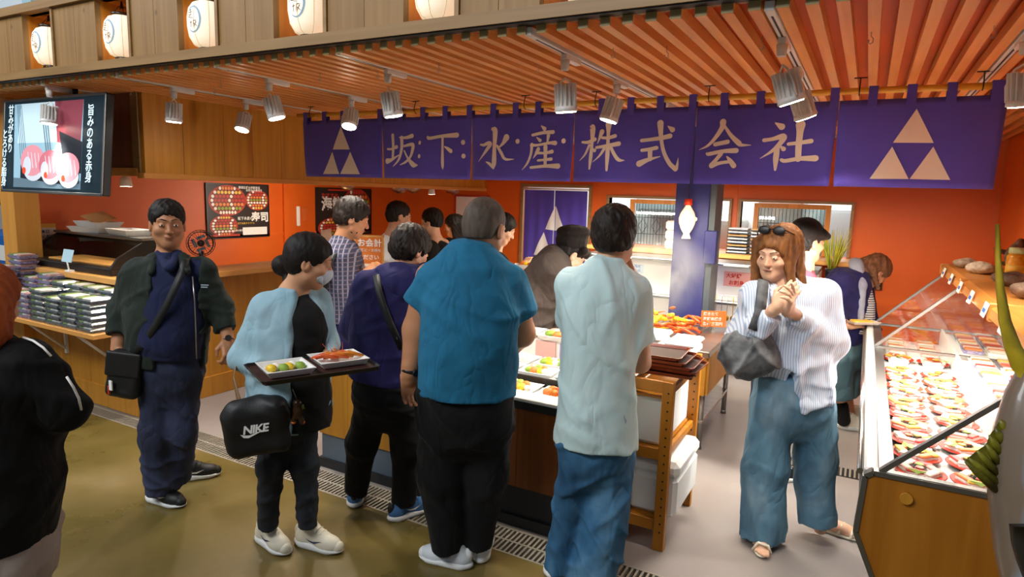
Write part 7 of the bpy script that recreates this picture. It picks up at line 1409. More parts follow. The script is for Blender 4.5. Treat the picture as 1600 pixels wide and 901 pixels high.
PEOPLE['p3'] = {'label': 'bearded man in plaid shirt with a dark shoulder strap paying at the cashier desk','loc': (-3.158,3.287,0.0),'skin': 'skin_b','h': 0.011,'hf': 0.0055,'hh': 0.005,'head': ((-3.099,3.354,1.559),74,18,0,1.08),'neck': (-3.17,3.315,1.389),'core': [('C',(-3.178,3.311,1.38),(-3.16,3.286,0.844),0.055,0.075,0.03),('C',(-3.16,3.286,0.844),(-3.132,3.244,0.763),0.06,0.05,0.03),('C',(-3.132,3.244,0.763),(-3.13,3.245,-0.028),0.045,0.033,0.03),('C',(-3.16,3.286,0.844),(-3.199,3.345,0.737),0.06,0.05,0.03),('C',(-3.199,3.345,0.737),(-3.196,3.346,-0.077),0.045,0.033,0.03),('C',(-3.178,3.311,1.38),(-3.1,3.205,1.286),0.05,0.042,0.03),('C',(-3.178,3.311,1.38),(-3.28,3.403,1.268),0.05,0.042,0.03)],'arms': [[((-3.1,3.205,1.286),(-3.082,3.238,1.03),0.045,0.036,0.03),((-3.082,3.238,1.03),(-2.975,3.33,1.181),0.036,0.026,0.03)],[((-3.28,3.403,1.268),(-3.208,3.488,1.019),0.045,0.037,0.03),((-3.208,3.488,1.019),(-3.08,3.501,1.147),0.037,0.025,0.03)]],'hands': [((-2.975,3.33,1.181),(0.028,0.027,0.035),(0.32,-0.167,0.9),-1,0.6,1.0,0.1,0.6),((-3.08,3.501,1.147),(0.042,-0.0,0.031),(0.031,0.359,0.9),1,0.6,1.0,0.1,0.6)],'hair': ('short','hair_dark',{'vol': 0.01,'nape': -0.06}),'beard': 1,'hairamp': 0.005,'wear': [('plaid_shirt','plaid_cotton',0.01,[('L',[((-3.173,3.313,1.415),0.062,0.09),((-3.182,3.308,1.353),0.137,0.18),((-3.171,3.314,1.201),0.151,0.21),((-3.16,3.32,1.021),0.143,0.2),((-3.158,3.322,0.848),0.139,0.19)],0.02,(0.8771,0.4803,0),(-0.4803,0.8771,0),2),('C',(-3.1,3.205,1.286),(-3.082,3.238,1.03),0.0907,0.07,0.04,0),('C',(-3.082,3.238,1.03),(-2.996,3.308,1.159),0.0656,0.0525,0.03,2),('C',(-3.28,3.403,1.268),(-3.208,3.488,1.019),0.0916,0.0745,0.04,0),('C',(-3.208,3.488,1.019),(-3.119,3.491,1.107),0.0698,0.0552,0.03,2)],(0.006,67,10,14)),('trousers','navy_cotton',0.011,[('L',[((-3.165,3.317,0.884),0.139,0.18),((-3.17,3.315,0.746),0.144,0.18),((-3.171,3.314,0.653),0.135,0.16)],0.04,(0.8771,0.4803,0),(-0.4803,0.8771,0),0),('C',(-3.129,3.246,0.718),(-3.127,3.247,0.396),0.0979,0.0809,0.03,0),('C',(-3.127,3.247,0.396),(-3.13,3.245,-0.028),0.0809,0.0638,0.03,2),('C',(-3.198,3.356,0.688),(-3.193,3.348,0.359),0.1008,0.0832,0.03,0),('C',(-3.193,3.348,0.359),(-3.196,3.346,-0.077),0.0832,0.0656,0.03,2)],None)],'shoes': {'feet': [(-3.138486076543186,3.2408905910800456,-3.0184684680754725,3.3066122389503487,0),(-3.203435854538031,3.3535398005533974,-3.0880781582778973,3.416709680286314,0)],'upper': 'shoe_black','sole': 'sole_white'}}
PEOPLE['p4'] = {'label': 'man in bright white T-shirt waiting behind the cashier desk','loc': (-3.46,4.262,0),'skin': 'skin_a','h': 0.012,'hf': 0.0055,'hh': 0.0055,'head': ((-3.438,4.274,1.545),62,12,0,1.0),'neck': (-3.485,4.248,1.388),'core': [('C',(-3.485,4.248,1.388),(-3.46,4.262,0.92),0.055,0.075,0.03),('C',(-3.46,4.262,0.92),(-3.536,4.311,0.86),0.06,0.05,0.03),('C',(-3.46,4.262,0.92),(-3.385,4.212,0.86),0.06,0.05,0.03),('C',(-3.536,4.311,0.86),(-3.544,4.317,0.08),0.045,0.033,0.03),('C',(-3.385,4.212,0.86),(-3.377,4.207,0.08),0.045,0.033,0.03),('C',(-3.485,4.248,1.388),(-3.619,4.366,1.328),0.05,0.042,0.03),('C',(-3.485,4.248,1.388),(-3.302,4.157,1.328),0.05,0.042,0.03)],'arms': [[((-3.619,4.366,1.328),(-3.616,4.424,1.028),0.042,0.035,0.03),((-3.616,4.424,1.028),(-3.461,4.573,0.968),0.035,0.025,0.03)],[((-3.302,4.157,1.328),(-3.25,4.184,1.028),0.042,0.035,0.03),((-3.25,4.184,1.028),(-3.175,4.385,0.968),0.035,0.025,0.03)]],'hands': [((-3.461,4.573,0.968),(0.155,0.149,-0.06),(0,0,1),1,0.5,1.0,0.1,0.5),((-3.175,4.385,0.968),(0.075,0.201,-0.06),(0,0,1),-1,0.5,1.0,0.1,0.5)],'hair': ('short','hair_dark',{}),'hair_ops': [],'hairamp': 0.0035,'wear': [('t_shirt','white_jersey',0.011,[('L',[((-3.485,4.248,1.377),0.065,0.07),((-3.475,4.254,1.313),0.178,0.12),((-3.46,4.262,1.177),0.201,0.14),((-3.46,4.262,1.0),0.2,0.14),((-3.46,4.262,0.82),0.195,0.14)],0.03,(0.8771,0.4803,0),(-0.4803,0.8771,0),2),('C',(-3.619,4.366,1.328),(-3.617,4.41,1.103),0.075,0.062,0.05,2),('C',(-3.302,4.157,1.328),(-3.263,4.177,1.103),0.075,0.062,0.05,2)],(0.006,68,9,13)),('trousers','black_twill',0.012,[('L',[((-3.46,4.262,0.98),0.175,0.125),((-3.46,4.262,0.8),0.18,0.13)],0.04,(0.8771,0.4803,0),(-0.4803,0.8771,0),0),('C',(-3.536,4.311,0.86),(-3.533,4.333,0.46),0.09,0.07,0.04,0),('C',(-3.533,4.333,0.46),(-3.544,4.317,0.08),0.07,0.055,0.04,2),('C',(-3.385,4.212,0.86),(-3.366,4.224,0.46),0.09,0.07,0.04,0),('C',(-3.366,4.224,0.46),(-3.377,4.207,0.08),0.07,0.055,0.04,2)],None)],'shoes': {'feet': [(-3.571,4.275,-3.434,4.484,0),(-3.404,4.165,-3.267,4.374,0)],'upper': 'shoe_black','sole': 'sole_white'}}
PEOPLE['p5'] = {'label': 'young man in black T-shirt with side-swept black hair waiting in the shop','loc': (-3.597,5.099,0),'skin': 'skin_c','h': 0.012,'hf': 0.0055,'hh': 0.0055,'head': ((-3.677,5.055,1.475),-68,8,0,1.0),'neck': (-3.637,5.077,1.291),'core': [('C',(-3.637,5.077,1.291),(-3.597,5.099,0.92),0.055,0.075,0.03),('C',(-3.597,5.099,0.92),(-3.586,5.01,0.86),0.06,0.05,0.03),('C',(-3.597,5.099,0.92),(-3.607,5.189,0.86),0.06,0.05,0.03),('C',(-3.586,5.01,0.86),(-3.585,5.0,0.08),0.045,0.033,0.03),('C',(-3.607,5.189,0.86),(-3.608,5.199,0.08),0.045,0.033,0.03),('C',(-3.637,5.077,1.291),(-3.574,4.911,1.231),0.05,0.042,0.03),('C',(-3.637,5.077,1.291),(-3.619,5.288,1.231),0.05,0.042,0.03)],'arms': [[((-3.574,4.911,1.231),(-3.621,4.876,0.931),0.042,0.035,0.03),((-3.621,4.876,0.931),(-3.835,4.899,0.871),0.035,0.025,0.03)],[((-3.619,5.288,1.231),(-3.672,5.31,0.931),0.042,0.035,0.03),((-3.672,5.31,0.931),(-3.875,5.239,0.871),0.035,0.025,0.03)]],'hands': [((-3.835,4.899,0.871),(-0.214,0.023,-0.06),(0,0,1),1,0.5,1.0,0.1,0.5),((-3.875,5.239,0.871),(-0.203,-0.071,-0.06),(0,0,1),-1,0.5,1.0,0.1,0.5)],'hair': ('short','hair_black',{'vol': 0.006}),'hair_ops': [],'hairamp': 0.0035,'wear': [('t_shirt','black_knit',0.011,[('L',[((-3.631,5.08,1.279),0.062,0.07),((-3.608,5.093,1.211),0.161,0.12),((-3.596,5.1,1.062),0.181,0.14),((-3.597,5.099,0.962),0.2,0.14),((-3.597,5.099,0.82),0.195,0.14)],0.03,(0.8771,0.4803,0),(-0.4803,0.8771,0),2),('C',(-3.574,4.911,1.231),(-3.609,4.885,1.006),0.075,0.062,0.05,2),('C',(-3.619,5.288,1.231),(-3.659,5.304,1.006),0.075,0.062,0.05,2)],(0.006,76,9,13)),('trousers','black_twill',0.012,[('L',[((-3.597,5.099,0.98),0.175,0.125),((-3.597,5.099,0.8),0.18,0.13)],0.04,(0.8771,0.4803,0),(-0.4803,0.8771,0),0),('C',(-3.586,5.01,0.86),(-3.605,4.998,0.46),0.09,0.07,0.04,0),('C',(-3.605,4.998,0.46),(-3.585,5.0,0.08),0.07,0.055,0.04,2),('C',(-3.607,5.189,0.86),(-3.628,5.196,0.46),0.09,0.07,0.04,0),('C',(-3.628,5.196,0.46),(-3.608,5.199,0.08),0.07,0.055,0.04,2)],None)],'shoes': {'feet': [(-3.535,5.006,-3.784,4.977,0),(-3.558,5.205,-3.807,5.176,0)],'upper': 'shoe_black','sole': 'sole_white'}}
PEOPLE['p6'] = {'label': 'girl in pink top with chin length black hair beside the black T-shirt','loc': (-3.808,5.781,0),'skin': 'skin_c','h': 0.012,'hf': 0.0055,'hh': 0.0055,'head': ((-3.886,5.739,1.403),-78,10,0,0.95),'neck': (-3.847,5.76,1.212),'core': [('C',(-3.847,5.76,1.212),(-3.808,5.781,0.92),0.055,0.075,0.03),('C',(-3.808,5.781,0.92),(-3.782,5.695,0.86),0.06,0.05,0.03),('C',(-3.808,5.781,0.92),(-3.834,5.868,0.86),0.06,0.05,0.03),('C',(-3.782,5.695,0.86),(-3.78,5.686,0.08),0.045,0.033,0.03),('C',(-3.834,5.868,0.86),(-3.837,5.877,0.08),0.045,0.033,0.03),('C',(-3.847,5.76,1.212),(-3.754,5.599,1.152),0.05,0.042,0.03),('C',(-3.847,5.76,1.212),(-3.863,5.963,1.152),0.05,0.042,0.03)],'arms': [[((-3.754,5.599,1.152),(-3.793,5.558,0.852),0.042,0.035,0.03),((-3.793,5.558,0.852),(-4.008,5.543,0.792),0.035,0.025,0.03)],[((-3.863,5.963,1.152),(-3.919,5.976,0.852),0.042,0.035,0.03),((-3.919,5.976,0.852),(-4.107,5.87,0.792),0.035,0.025,0.03)]],'hands': [((-4.008,5.543,0.792),(-0.215,-0.015,-0.06),(0,0,1),1,0.5,1.0,0.1,0.5),((-4.107,5.87,0.792),(-0.188,-0.106,-0.06),(0,0,1),-1,0.5,1.0,0.1,0.5)],'hair': ('short','hair_black',{'vol': 0.006,'nape': -0.09}),'hair_ops': [('C',(-3.838,5.765,1.432),(-3.824,5.773,1.282),0.075,0.06,0.04),('C',(-3.841,5.684,1.42),(-3.826,5.703,1.271),0.035,0.03,0.03)],'hairamp': 0.0035,'wear': [('t_shirt','pink_knit',0.011,[('L',[((-3.847,5.76,1.198),0.062,0.06),((-3.821,5.774,1.13),0.138,0.11),((-3.807,5.782,0.991),0.153,0.12),((-3.808,5.781,0.891),0.2,0.14),((-3.808,5.781,0.82),0.195,0.14)],0.03,(0.8771,0.4803,0),(-0.4803,0.8771,0),2),('C',(-3.754,5.599,1.152),(-3.783,5.568,0.927),0.075,0.062,0.05,2),('C',(-3.863,5.963,1.152),(-3.905,5.973,0.927),0.075,0.062,0.05,2)],(0.006,83,9,13)),('trousers','black_twill',0.012,[('L',[((-3.808,5.781,0.98),0.175,0.125),((-3.808,5.781,0.8),0.18,0.13)],0.04,(0.8771,0.4803,0),(-0.4803,0.8771,0),0),('C',(-3.782,5.695,0.86),(-3.799,5.68,0.46),0.09,0.07,0.04,0),('C',(-3.799,5.68,0.46),(-3.78,5.686,0.08),0.07,0.055,0.04,2),('C',(-3.834,5.868,0.86),(-3.856,5.871,0.46),0.09,0.07,0.04,0),('C',(-3.856,5.871,0.46),(-3.837,5.877,0.08),0.07,0.055,0.04,2)],None)],'shoes': {'feet': [(-3.732,5.7,-3.972,5.629,0),(-3.789,5.891,-4.029,5.82,0)],'upper': 'shoe_black','sole': 'sole_white'}}
PEOPLE['p9'] = {'label': 'dark haired shop hand half hidden behind the big teal T-shirt','loc': (-2.6,4.391,0),'skin': 'skin_c','h': 0.012,'hf': 0.0055,'hh': 0.0055,'head': ((-2.524,4.432,1.48),84,26,0,1.0),'neck': (-2.583,4.4,1.321),'core': [('C',(-2.583,4.4,1.321),(-2.6,4.391,0.92),0.055,0.075,0.03),('C',(-2.6,4.391,0.92),(-2.651,4.465,0.86),0.06,0.05,0.03),('C',(-2.6,4.391,0.92),(-2.548,4.317,0.86),0.06,0.05,0.03),('C',(-2.651,4.465,0.86),(-2.657,4.473,0.08),0.045,0.033,0.03),('C',(-2.548,4.317,0.86),(-2.543,4.309,0.08),0.045,0.033,0.03),('C',(-2.583,4.4,1.321),(-2.708,4.547,1.261),0.05,0.042,0.03),('C',(-2.583,4.4,1.321),(-2.494,4.312,1.231),0.05,0.042,0.03)],'arms': [[((-2.708,4.547,1.261),(-2.683,4.599,0.961),0.042,0.035,0.03),((-2.683,4.599,0.961),(-2.483,4.68,0.901),0.035,0.025,0.03)],[((-2.494,4.312,1.231),(-2.427,4.429,1.064),0.042,0.035,0.03),((-2.427,4.429,1.064),(-2.396,4.559,1.179),0.035,0.025,0.03)]],'hands': [((-2.483,4.68,0.901),(0.2,0.081,-0.06),(0,0,1),1,0.5,1.0,0.1,0.5),((-2.396,4.559,1.179),(0.031,0.13,0.115),(0,0,1),-1,0.5,1.0,0.1,0.5)],'hair': ('short','hair_black',{'vol': 0.006}),'hair_ops': [],'hairamp': 0.0035,'wear': [('t_shirt','black_knit',0.011,[('L',[((-2.592,4.395,1.3),0.061,0.07),((-2.599,4.391,1.238),0.153,0.14),((-2.596,4.393,1.104),0.164,0.16),((-2.6,4.391,1.0),0.2,0.14),((-2.6,4.391,0.82),0.195,0.14)],0.03,(0.8771,0.4803,0),(-0.4803,0.8771,0),2),('C',(-2.708,4.547,1.261),(-2.689,4.586,1.036),0.075,0.062,0.05,2),('C',(-2.494,4.312,1.231),(-2.444,4.4,1.106),0.075,0.062,0.05,2)],(0.006,65,9,13)),('trousers','black_twill',0.012,[('L',[((-2.6,4.391,0.98),0.175,0.125),((-2.6,4.391,0.8),0.18,0.13)],0.04,(0.8771,0.4803,0),(-0.4803,0.8771,0),0),('C',(-2.651,4.465,0.86),(-2.64,4.485,0.46),0.09,0.07,0.04,0),('C',(-2.64,4.485,0.46),(-2.657,4.473,0.08),0.07,0.055,0.04,2),('C',(-2.548,4.317,0.86),(-2.526,4.32,0.46),0.09,0.07,0.04,0),('C',(-2.526,4.32,0.46),(-2.543,4.309,0.08),0.07,0.055,0.04,2)],None)],'shoes': {'feet': [(-2.698,4.445,-2.493,4.587,0),(-2.584,4.281,-2.379,4.423,0)],'upper': 'shoe_black','sole': 'sole_white'}}
PEOPLE['p13'] = {'label': 'man in dark cap and maroon jacket behind the brown haired woman','loc': (-0.433,4.266,0),'skin': 'skin_a','h': 0.012,'hf': 0.0055,'hh': 0.0055,'head': ((-0.309,4.334,1.52),74,4,0,1.02),'neck': (-0.323,4.326,1.357),'core': [('C',(-0.323,4.326,1.357),(-0.433,4.266,0.92),0.055,0.075,0.03),('C',(-0.433,4.266,0.92),(-0.496,4.33,0.86),0.06,0.05,0.03),('C',(-0.433,4.266,0.92),(-0.37,4.202,0.86),0.06,0.05,0.03),('C',(-0.496,4.33,0.86),(-0.503,4.337,0.08),0.045,0.033,0.03),('C',(-0.37,4.202,0.86),(-0.363,4.195,0.08),0.045,0.033,0.03),('C',(-0.323,4.326,1.357),(-0.567,4.401,1.297),0.05,0.042,0.03),('C',(-0.323,4.326,1.357),(-0.299,4.131,1.297),0.05,0.042,0.03)],'arms': [[((-0.567,4.401,1.297),(-0.551,4.457,0.997),0.042,0.035,0.03),((-0.551,4.457,0.997),(-0.369,4.571,0.937),0.035,0.025,0.03)],[((-0.299,4.131,1.297),(-0.244,4.146,0.997),0.042,0.035,0.03),((-0.244,4.146,0.997),(-0.128,4.328,0.937),0.035,0.025,0.03)]],'hands': [((-0.369,4.571,0.937),(0.182,0.114,-0.06),(0,0,1),1,0.5,1.0,0.1,0.5),((-0.128,4.328,0.937),(0.116,0.182,-0.06),(0,0,1),-1,0.5,1.0,0.1,0.5)],'hair': ('short','hair_black',{}),'hair_ops': [],'hairamp': 0.0035,'wear': [('jacket','maroon_shell',0.011,[('L',[((-0.331,4.322,1.365),0.063,0.08),((-0.395,4.287,1.299),0.199,0.13),((-0.41,4.279,1.145),0.224,0.15),((-0.433,4.266,1.0),0.2,0.14),((-0.433,4.266,0.82),0.195,0.14)],0.03,(0.8771,0.4803,0),(-0.4803,0.8771,0),2),('C',(-0.567,4.401,1.297),(-0.551,4.457,0.997),0.07,0.055,0.05,0),('C',(-0.551,4.457,0.997),(-0.369,4.571,0.937),0.053,0.042,0.03,2),('C',(-0.299,4.131,1.297),(-0.244,4.146,0.997),0.07,0.055,0.05,0),('C',(-0.244,4.146,0.997),(-0.128,4.328,0.937),0.053,0.042,0.03,2)],(0.006,60,9,13)),('trousers','denim_dark',0.012,[('L',[((-0.433,4.266,0.98),0.175,0.125),((-0.433,4.266,0.8),0.18,0.13)],0.04,(0.8771,0.4803,0),(-0.4803,0.8771,0),0),('C',(-0.496,4.33,0.86),(-0.489,4.351,0.46),0.09,0.07,0.04,0),('C',(-0.489,4.351,0.46),(-0.503,4.337,0.08),0.07,0.055,0.04,2),('C',(-0.37,4.202,0.86),(-0.348,4.209,0.46),0.09,0.07,0.04,0),('C',(-0.348,4.209,0.46),(-0.363,4.195,0.08),0.07,0.055,0.04,2)],None),('cap','cap_black',0.006,[('E',(-0.325,4.326,1.579),(0.098,0.108,0.09),((0.8771,0.4803,0),(-0.4803,0.8771,0),(0,0,1)),0.01),('P',(-0.318,4.329,1.54),(0,0,-1)),('C',(-0.238,4.316,1.568),(-0.209,4.389,1.555),0.0388,0.0236,0.01,0),('C',(-0.319,4.329,1.638),(-0.32,4.328,1.645),0.0118,0.0078,0.005,0)],None)],'shoes': {'feet': [(-0.539,4.302,-0.361,4.478,0),(-0.399,4.16,-0.221,4.336,0)],'upper': 'shoe_black','sole': 'sole_white'}}
PEOPLE['p10'] = {'label': 'cook in grey-brown uniform and black cap leaning over the food display','loc': (-1.968,3.961,0.0),'skin': 'skin_c','h': 0.011,'hf': 0.0055,'hh': 0.005,'head': ((-1.78,4.088,1.348),70,42,0,1.08),'neck': (-1.856,4.046,1.301),'core': [('C',(-1.871,4.037,1.291),(-1.995,3.947,0.767),0.055,0.075,0.03),('C',(-1.995,3.947,0.767),(-1.973,3.891,0.689),0.06,0.05,0.03),('C',(-1.973,3.891,0.689),(-1.958,3.899,-0.075),0.045,0.033,0.03),('C',(-1.995,3.947,0.767),(-2.02,4.024,0.655),0.06,0.05,0.03),('C',(-2.02,4.024,0.655),(-2.004,4.033,-0.133),0.045,0.033,0.03),('C',(-1.871,4.037,1.291),(-1.834,3.898,1.261),0.05,0.042,0.03),('C',(-1.871,4.037,1.291),(-1.913,4.128,1.272),0.05,0.042,0.03)],'arms': [[((-1.834,3.898,1.261),(-1.741,3.972,0.998),0.045,0.038,0.03),((-1.741,3.972,0.998),(-1.566,3.897,0.856),0.038,0.027,0.03)],[((-1.913,4.128,1.272),(-1.767,4.186,1.012),0.045,0.037,0.03),((-1.767,4.186,1.012),(-1.565,4.068,0.848),0.037,0.025,0.03)]],'hands': [((-1.566,3.897,0.856),(0.076,-0.015,-0.03),(0.407,-0.119,0.8),-1,0.6,1.0,0.1,0.6),((-1.565,4.068,0.848),(0.078,-0.014,-0.045),(0.119,0.407,0.8),1,0.6,1.0,0.1,0.6)],'hair': ('short','hair_black',{'vol': -0.002,'nape': -0.05}),'wear': [('cook_jacket','cook_grey',0.0095,[('C',(-1.879,4.033,1.282),(-1.944,3.998,1.108),0.1337,0.1793,0.04,0),('L',[((-1.895,4.025,1.29),0.12,0.15),((-1.929,4.006,1.154),0.143,0.2),((-1.969,3.984,0.925),0.153,0.19),((-1.994,3.97,0.693),0.154,0.18)],0.04,(0.8771,0.4803,0),(-0.4803,0.8771,0),2),('C',(-1.834,3.898,1.261),(-1.758,3.963,1.042),0.1124,0.0875,0.05,2),('C',(-1.913,4.128,1.272),(-1.789,4.174,1.048),0.1094,0.0914,0.05,2)],(0.008,71,11,13)),('cap','cap_black',0.006,[('E',(-1.78,4.088,1.446),(0.111,0.105,0.08),((0.8771,0.4803,0),(-0.4803,0.8771,0),(0,0,1)),0.01),('E',(-1.77,4.093,1.508),(0.119,0.12,0.049),((0.8771,0.4803,0),(-0.4803,0.8771,0),(0,0,1)),0.02),('P',(-1.819,4.043,1.375),(-0.35,-0.17,-0.9)),('C',(-1.672,4.067,1.384),(-1.709,4.206,1.345),0.0306,0.0316,0.02,0)],(0.003,73,16,10)),('collar','cook_grey',0.007,[('C',(-1.892,4.118,1.347),(-1.783,3.995,1.275),0.0407,0.035,0.03,0),('C',(-1.855,3.978,1.341),(-1.783,3.995,1.275),0.0395,0.035,0.03,0)],None),('trousers','black_twill',0.011,[('L',[((-1.999,3.967,0.739),0.149,0.17),((-1.999,3.968,0.6),0.154,0.17)],0.04,(0.8771,0.4803,0),(-0.4803,0.8771,0),0),('C',(-1.973,3.891,0.689),(-1.962,3.896,0.342),0.1071,0.0903,0.03,0),('C',(-1.962,3.896,0.342),(-1.958,3.899,-0.075),0.0903,0.0732,0.03,2),('C',(-2.02,4.024,0.655),(-2.009,4.03,0.297),0.1106,0.0932,0.03,0),('C',(-2.009,4.03,0.297),(-2.004,4.033,-0.133),0.0932,0.0756,0.03,2)],None)],'shoes': {'feet': [(-1.957661053782197,3.8989116359233966,-1.8453845223374397,3.960394269662898,0),(-2.003965368591573,4.033172310415538,-1.8880878895868145,4.096626823203116,0)],'upper': 'shoe_black','sole': 'shoe_black'}}
PEOPLE['p14'] = {'label': 'woman in navy vest bending over the glass showcase with a pack in her hand','fem': 1,'loc': (0.001,5.569,0.0),'skin': 'skin_a','h': 0.01,'hf': 0.0052,'hh': 0.0048,'head': ((0.092,5.642,1.25),78,52,0,1.0),'neck': (-0.028,5.588,1.24),'core': [('C',(-0.035,5.584,1.225),(-0.109,5.532,0.709),0.055,0.075,0.03),('C',(-0.109,5.532,0.709),(-0.12,5.446,0.673),0.06,0.05,0.03),('C',(-0.12,5.446,0.673),(-0.018,5.514,0.082),0.045,0.033,0.03),('C',(-0.109,5.532,0.709),(-0.097,5.607,0.645),0.06,0.05,0.03),('C',(-0.097,5.607,0.645),(0.039,5.704,0.052),0.045,0.033,0.03),('C',(-0.035,5.584,1.225),(-0.121,5.389,1.177),0.05,0.042,0.03),('C',(-0.035,5.584,1.225),(0.004,5.708,1.125),0.05,0.042,0.03)],'arms': [[((-0.121,5.389,1.177),(-0.142,5.355,0.945),0.04,0.034,0.03),((-0.142,5.355,0.945),(-0.056,5.356,0.857),0.034,0.026,0.03)],[((0.004,5.708,1.125),(0.079,5.726,0.854),0.04,0.034,0.03),((0.079,5.726,0.854),(0.17,5.685,0.729),0.034,0.026,0.03)]],'hands': [((-0.056,5.356,0.857),(0.058,0.032,0.012),(0.376,-0.478,0.7),-1,0.45,1.0,0.1,0.6),((0.17,5.685,0.729),(0.038,-0.002,-0.081),(0.518,0.512,0.6),1,0.45,1.0,0.1,0.6)],'hair': ('short','hair_light',{'vol': 0.01,'nape': -0.085}),'hair_ops': [('C',(0.017,5.601,1.307),(0.001,5.501,1.216),0.05,0.03,0.04),('C',(0.062,5.512,1.288),(0.12,5.555,1.133),0.03,0.014,0.03)],'wear': [('hooded_vest','navy_cotton',0.009,[('L',[((-0.072,5.553,1.244),0.118,0.14),((-0.096,5.539,1.139),0.167,0.19),((-0.101,5.536,0.913),0.158,0.18),((-0.1,5.537,0.709),0.154,0.17)],0.04,(0.8771,0.4803,0),(-0.4803,0.8771,0),2),('C',(-0.121,5.389,1.177),(-0.142,5.355,0.945),0.0866,0.0676,0.04,0),('C',(-0.142,5.355,0.945),(-0.094,5.358,0.891),0.0676,0.053,0.03,2),('C',(0.004,5.708,1.125),(0.079,5.726,0.854),0.0907,0.0708,0.04,0),('C',(0.079,5.726,0.854),(0.14,5.691,0.765),0.0658,0.0551,0.03,2)],(0.006,79,11,14)),('hood','grey_fleece',0.008,[('C',(-0.042,5.546,1.297),(0.007,5.413,1.163),0.049,0.0334,0.03,0),('C',(-0.052,5.655,1.297),(-0.021,5.717,1.152),0.0499,0.0354,0.03,0),('C',(0.007,5.413,1.163),(0.027,5.401,0.875),0.0287,0.024,0.02,0)],(0.004,83,14,14)),('striped_top','striped_grey',0.009,[('L',[((-0.012,5.562,1.169),0.069,0.1),((0.007,5.573,0.97),0.089,0.15),((0.006,5.573,0.794),0.089,0.15)],0.03,(0.8771,0.4803,0),(-0.4803,0.8771,0),2)],(0.004,89,12,14)),('wide_trousers','teal_grey_twill',0.009,[('L',[((-0.112,5.531,0.786),0.154,0.165),((-0.098,5.538,0.633),0.165,0.17),((-0.072,5.553,0.494),0.15,0.15)],0.05,(0.8771,0.4803,0),(-0.4803,0.8771,0),0),('C',(-0.111,5.451,0.572),(-0.074,5.46,0.268),0.1337,0.1097,0.04,2),('C',(-0.083,5.615,0.541),(-0.014,5.63,0.244),0.1373,0.1073,0.04,2)],(0.008,97,15,4)),('sock','black_knit',0.008,[('C',(-0.032,5.494,0.194),(-0.013,5.505,0.08),0.0451,0.0502,0.01,0)],None)],'shoes': {'feet': [(-0.052,5.533,0.127,5.585,0.0),(0.004,5.799,0.18,5.826,0.0)],'upper': 'shoe_cream','sole': 'sole_white'}}
plain('charm_lime', '#c6d820', .5)
cloth('navy_knit', '#1d2240', '#22284a'); cloth('green_fleece', '#232a25', '#2b332d', bump=.2); denim('denim_dark', '#161a2c', '#232a44', '#3a4260'); cloth('black_knit', '#141313', '#1c1a1a'); cloth('pale_blue_cotton', '#8db0be', '#9dbcc8', 5)
cloth('mask_white', '#d9e2ee', None); denim('denim_black', '#14171d', '#1e232b', '#2b323c'); cloth('navy_cotton', '#201d4a', '#272355'); cloth('black_twill', '#0b0b0d', '#111113'); cloth('teal_jersey', '#1d6486', '#216f93', 7)
cloth('mint_jersey', '#c4dede', '#d0e6e4', 4); denim('denim_mid', '#41687f', '#6088a0', '#8fabba'); denim('denim_blue', '#1f4a6b', '#376a90', '#6590ad'); woven('striped_cotton', '#dfe6f2', '#a9bede', 95, (0,), .4); cloth('black_shell', '#0b0a0a', '#100e0e', rough=.9); cloth('grey_twill', '#9b8d86', '#a89a92')
woven('plaid_cotton', '#3a3d55', '#8f8fa0', 34, (0, 2), .26, '#85798a'); cloth('white_jersey', '#f1eee8'); cloth('pink_knit', '#e2a79a'); cloth('maroon_shell', '#6a2330', '#742838'); cloth('cap_black', '#1d1714', '#251d19'); cloth('cook_grey', '#4a403a', '#544942'); cloth('grey_fleece', '#a3a6b4', '#8f92a2')
woven('striped_grey', '#c9c6c2', '#4a4a52', 60, (2,), .5); cloth('teal_grey_twill', '#4f6b74', '#5a7780')
for nm, c in (('shoe_black', '#131414'), ('sole_white', '#e4e6e4'), ('shoe_cream', '#dcd5c0'), ('shoe_blue', '#3f6fa8'), ('shoe_white', '#d3d9de'), ('mark_violet', '#3b3560'), ('mark_grey', '#9aa6b2'), ('sandal_cream', '#efe6cf'), ('strap_black', '#121212'), ('bag_black', '#0e0e0f'), ('strap_tan', '#8a6a48')): plain(nm, c, .55, bump=.08, bs=160)
plain('bag_marble', '#3d4044', .6, c2='#74787c', ns=14, bump=.5, bs=14)
ROOT = {}
for k, d in PEOPLE.items():
    t = person(d); ROOT[k] = t
    if 'shoes' in d and d['shoes']['feet']: shoes(t, d['loc'], **d['shoes'])
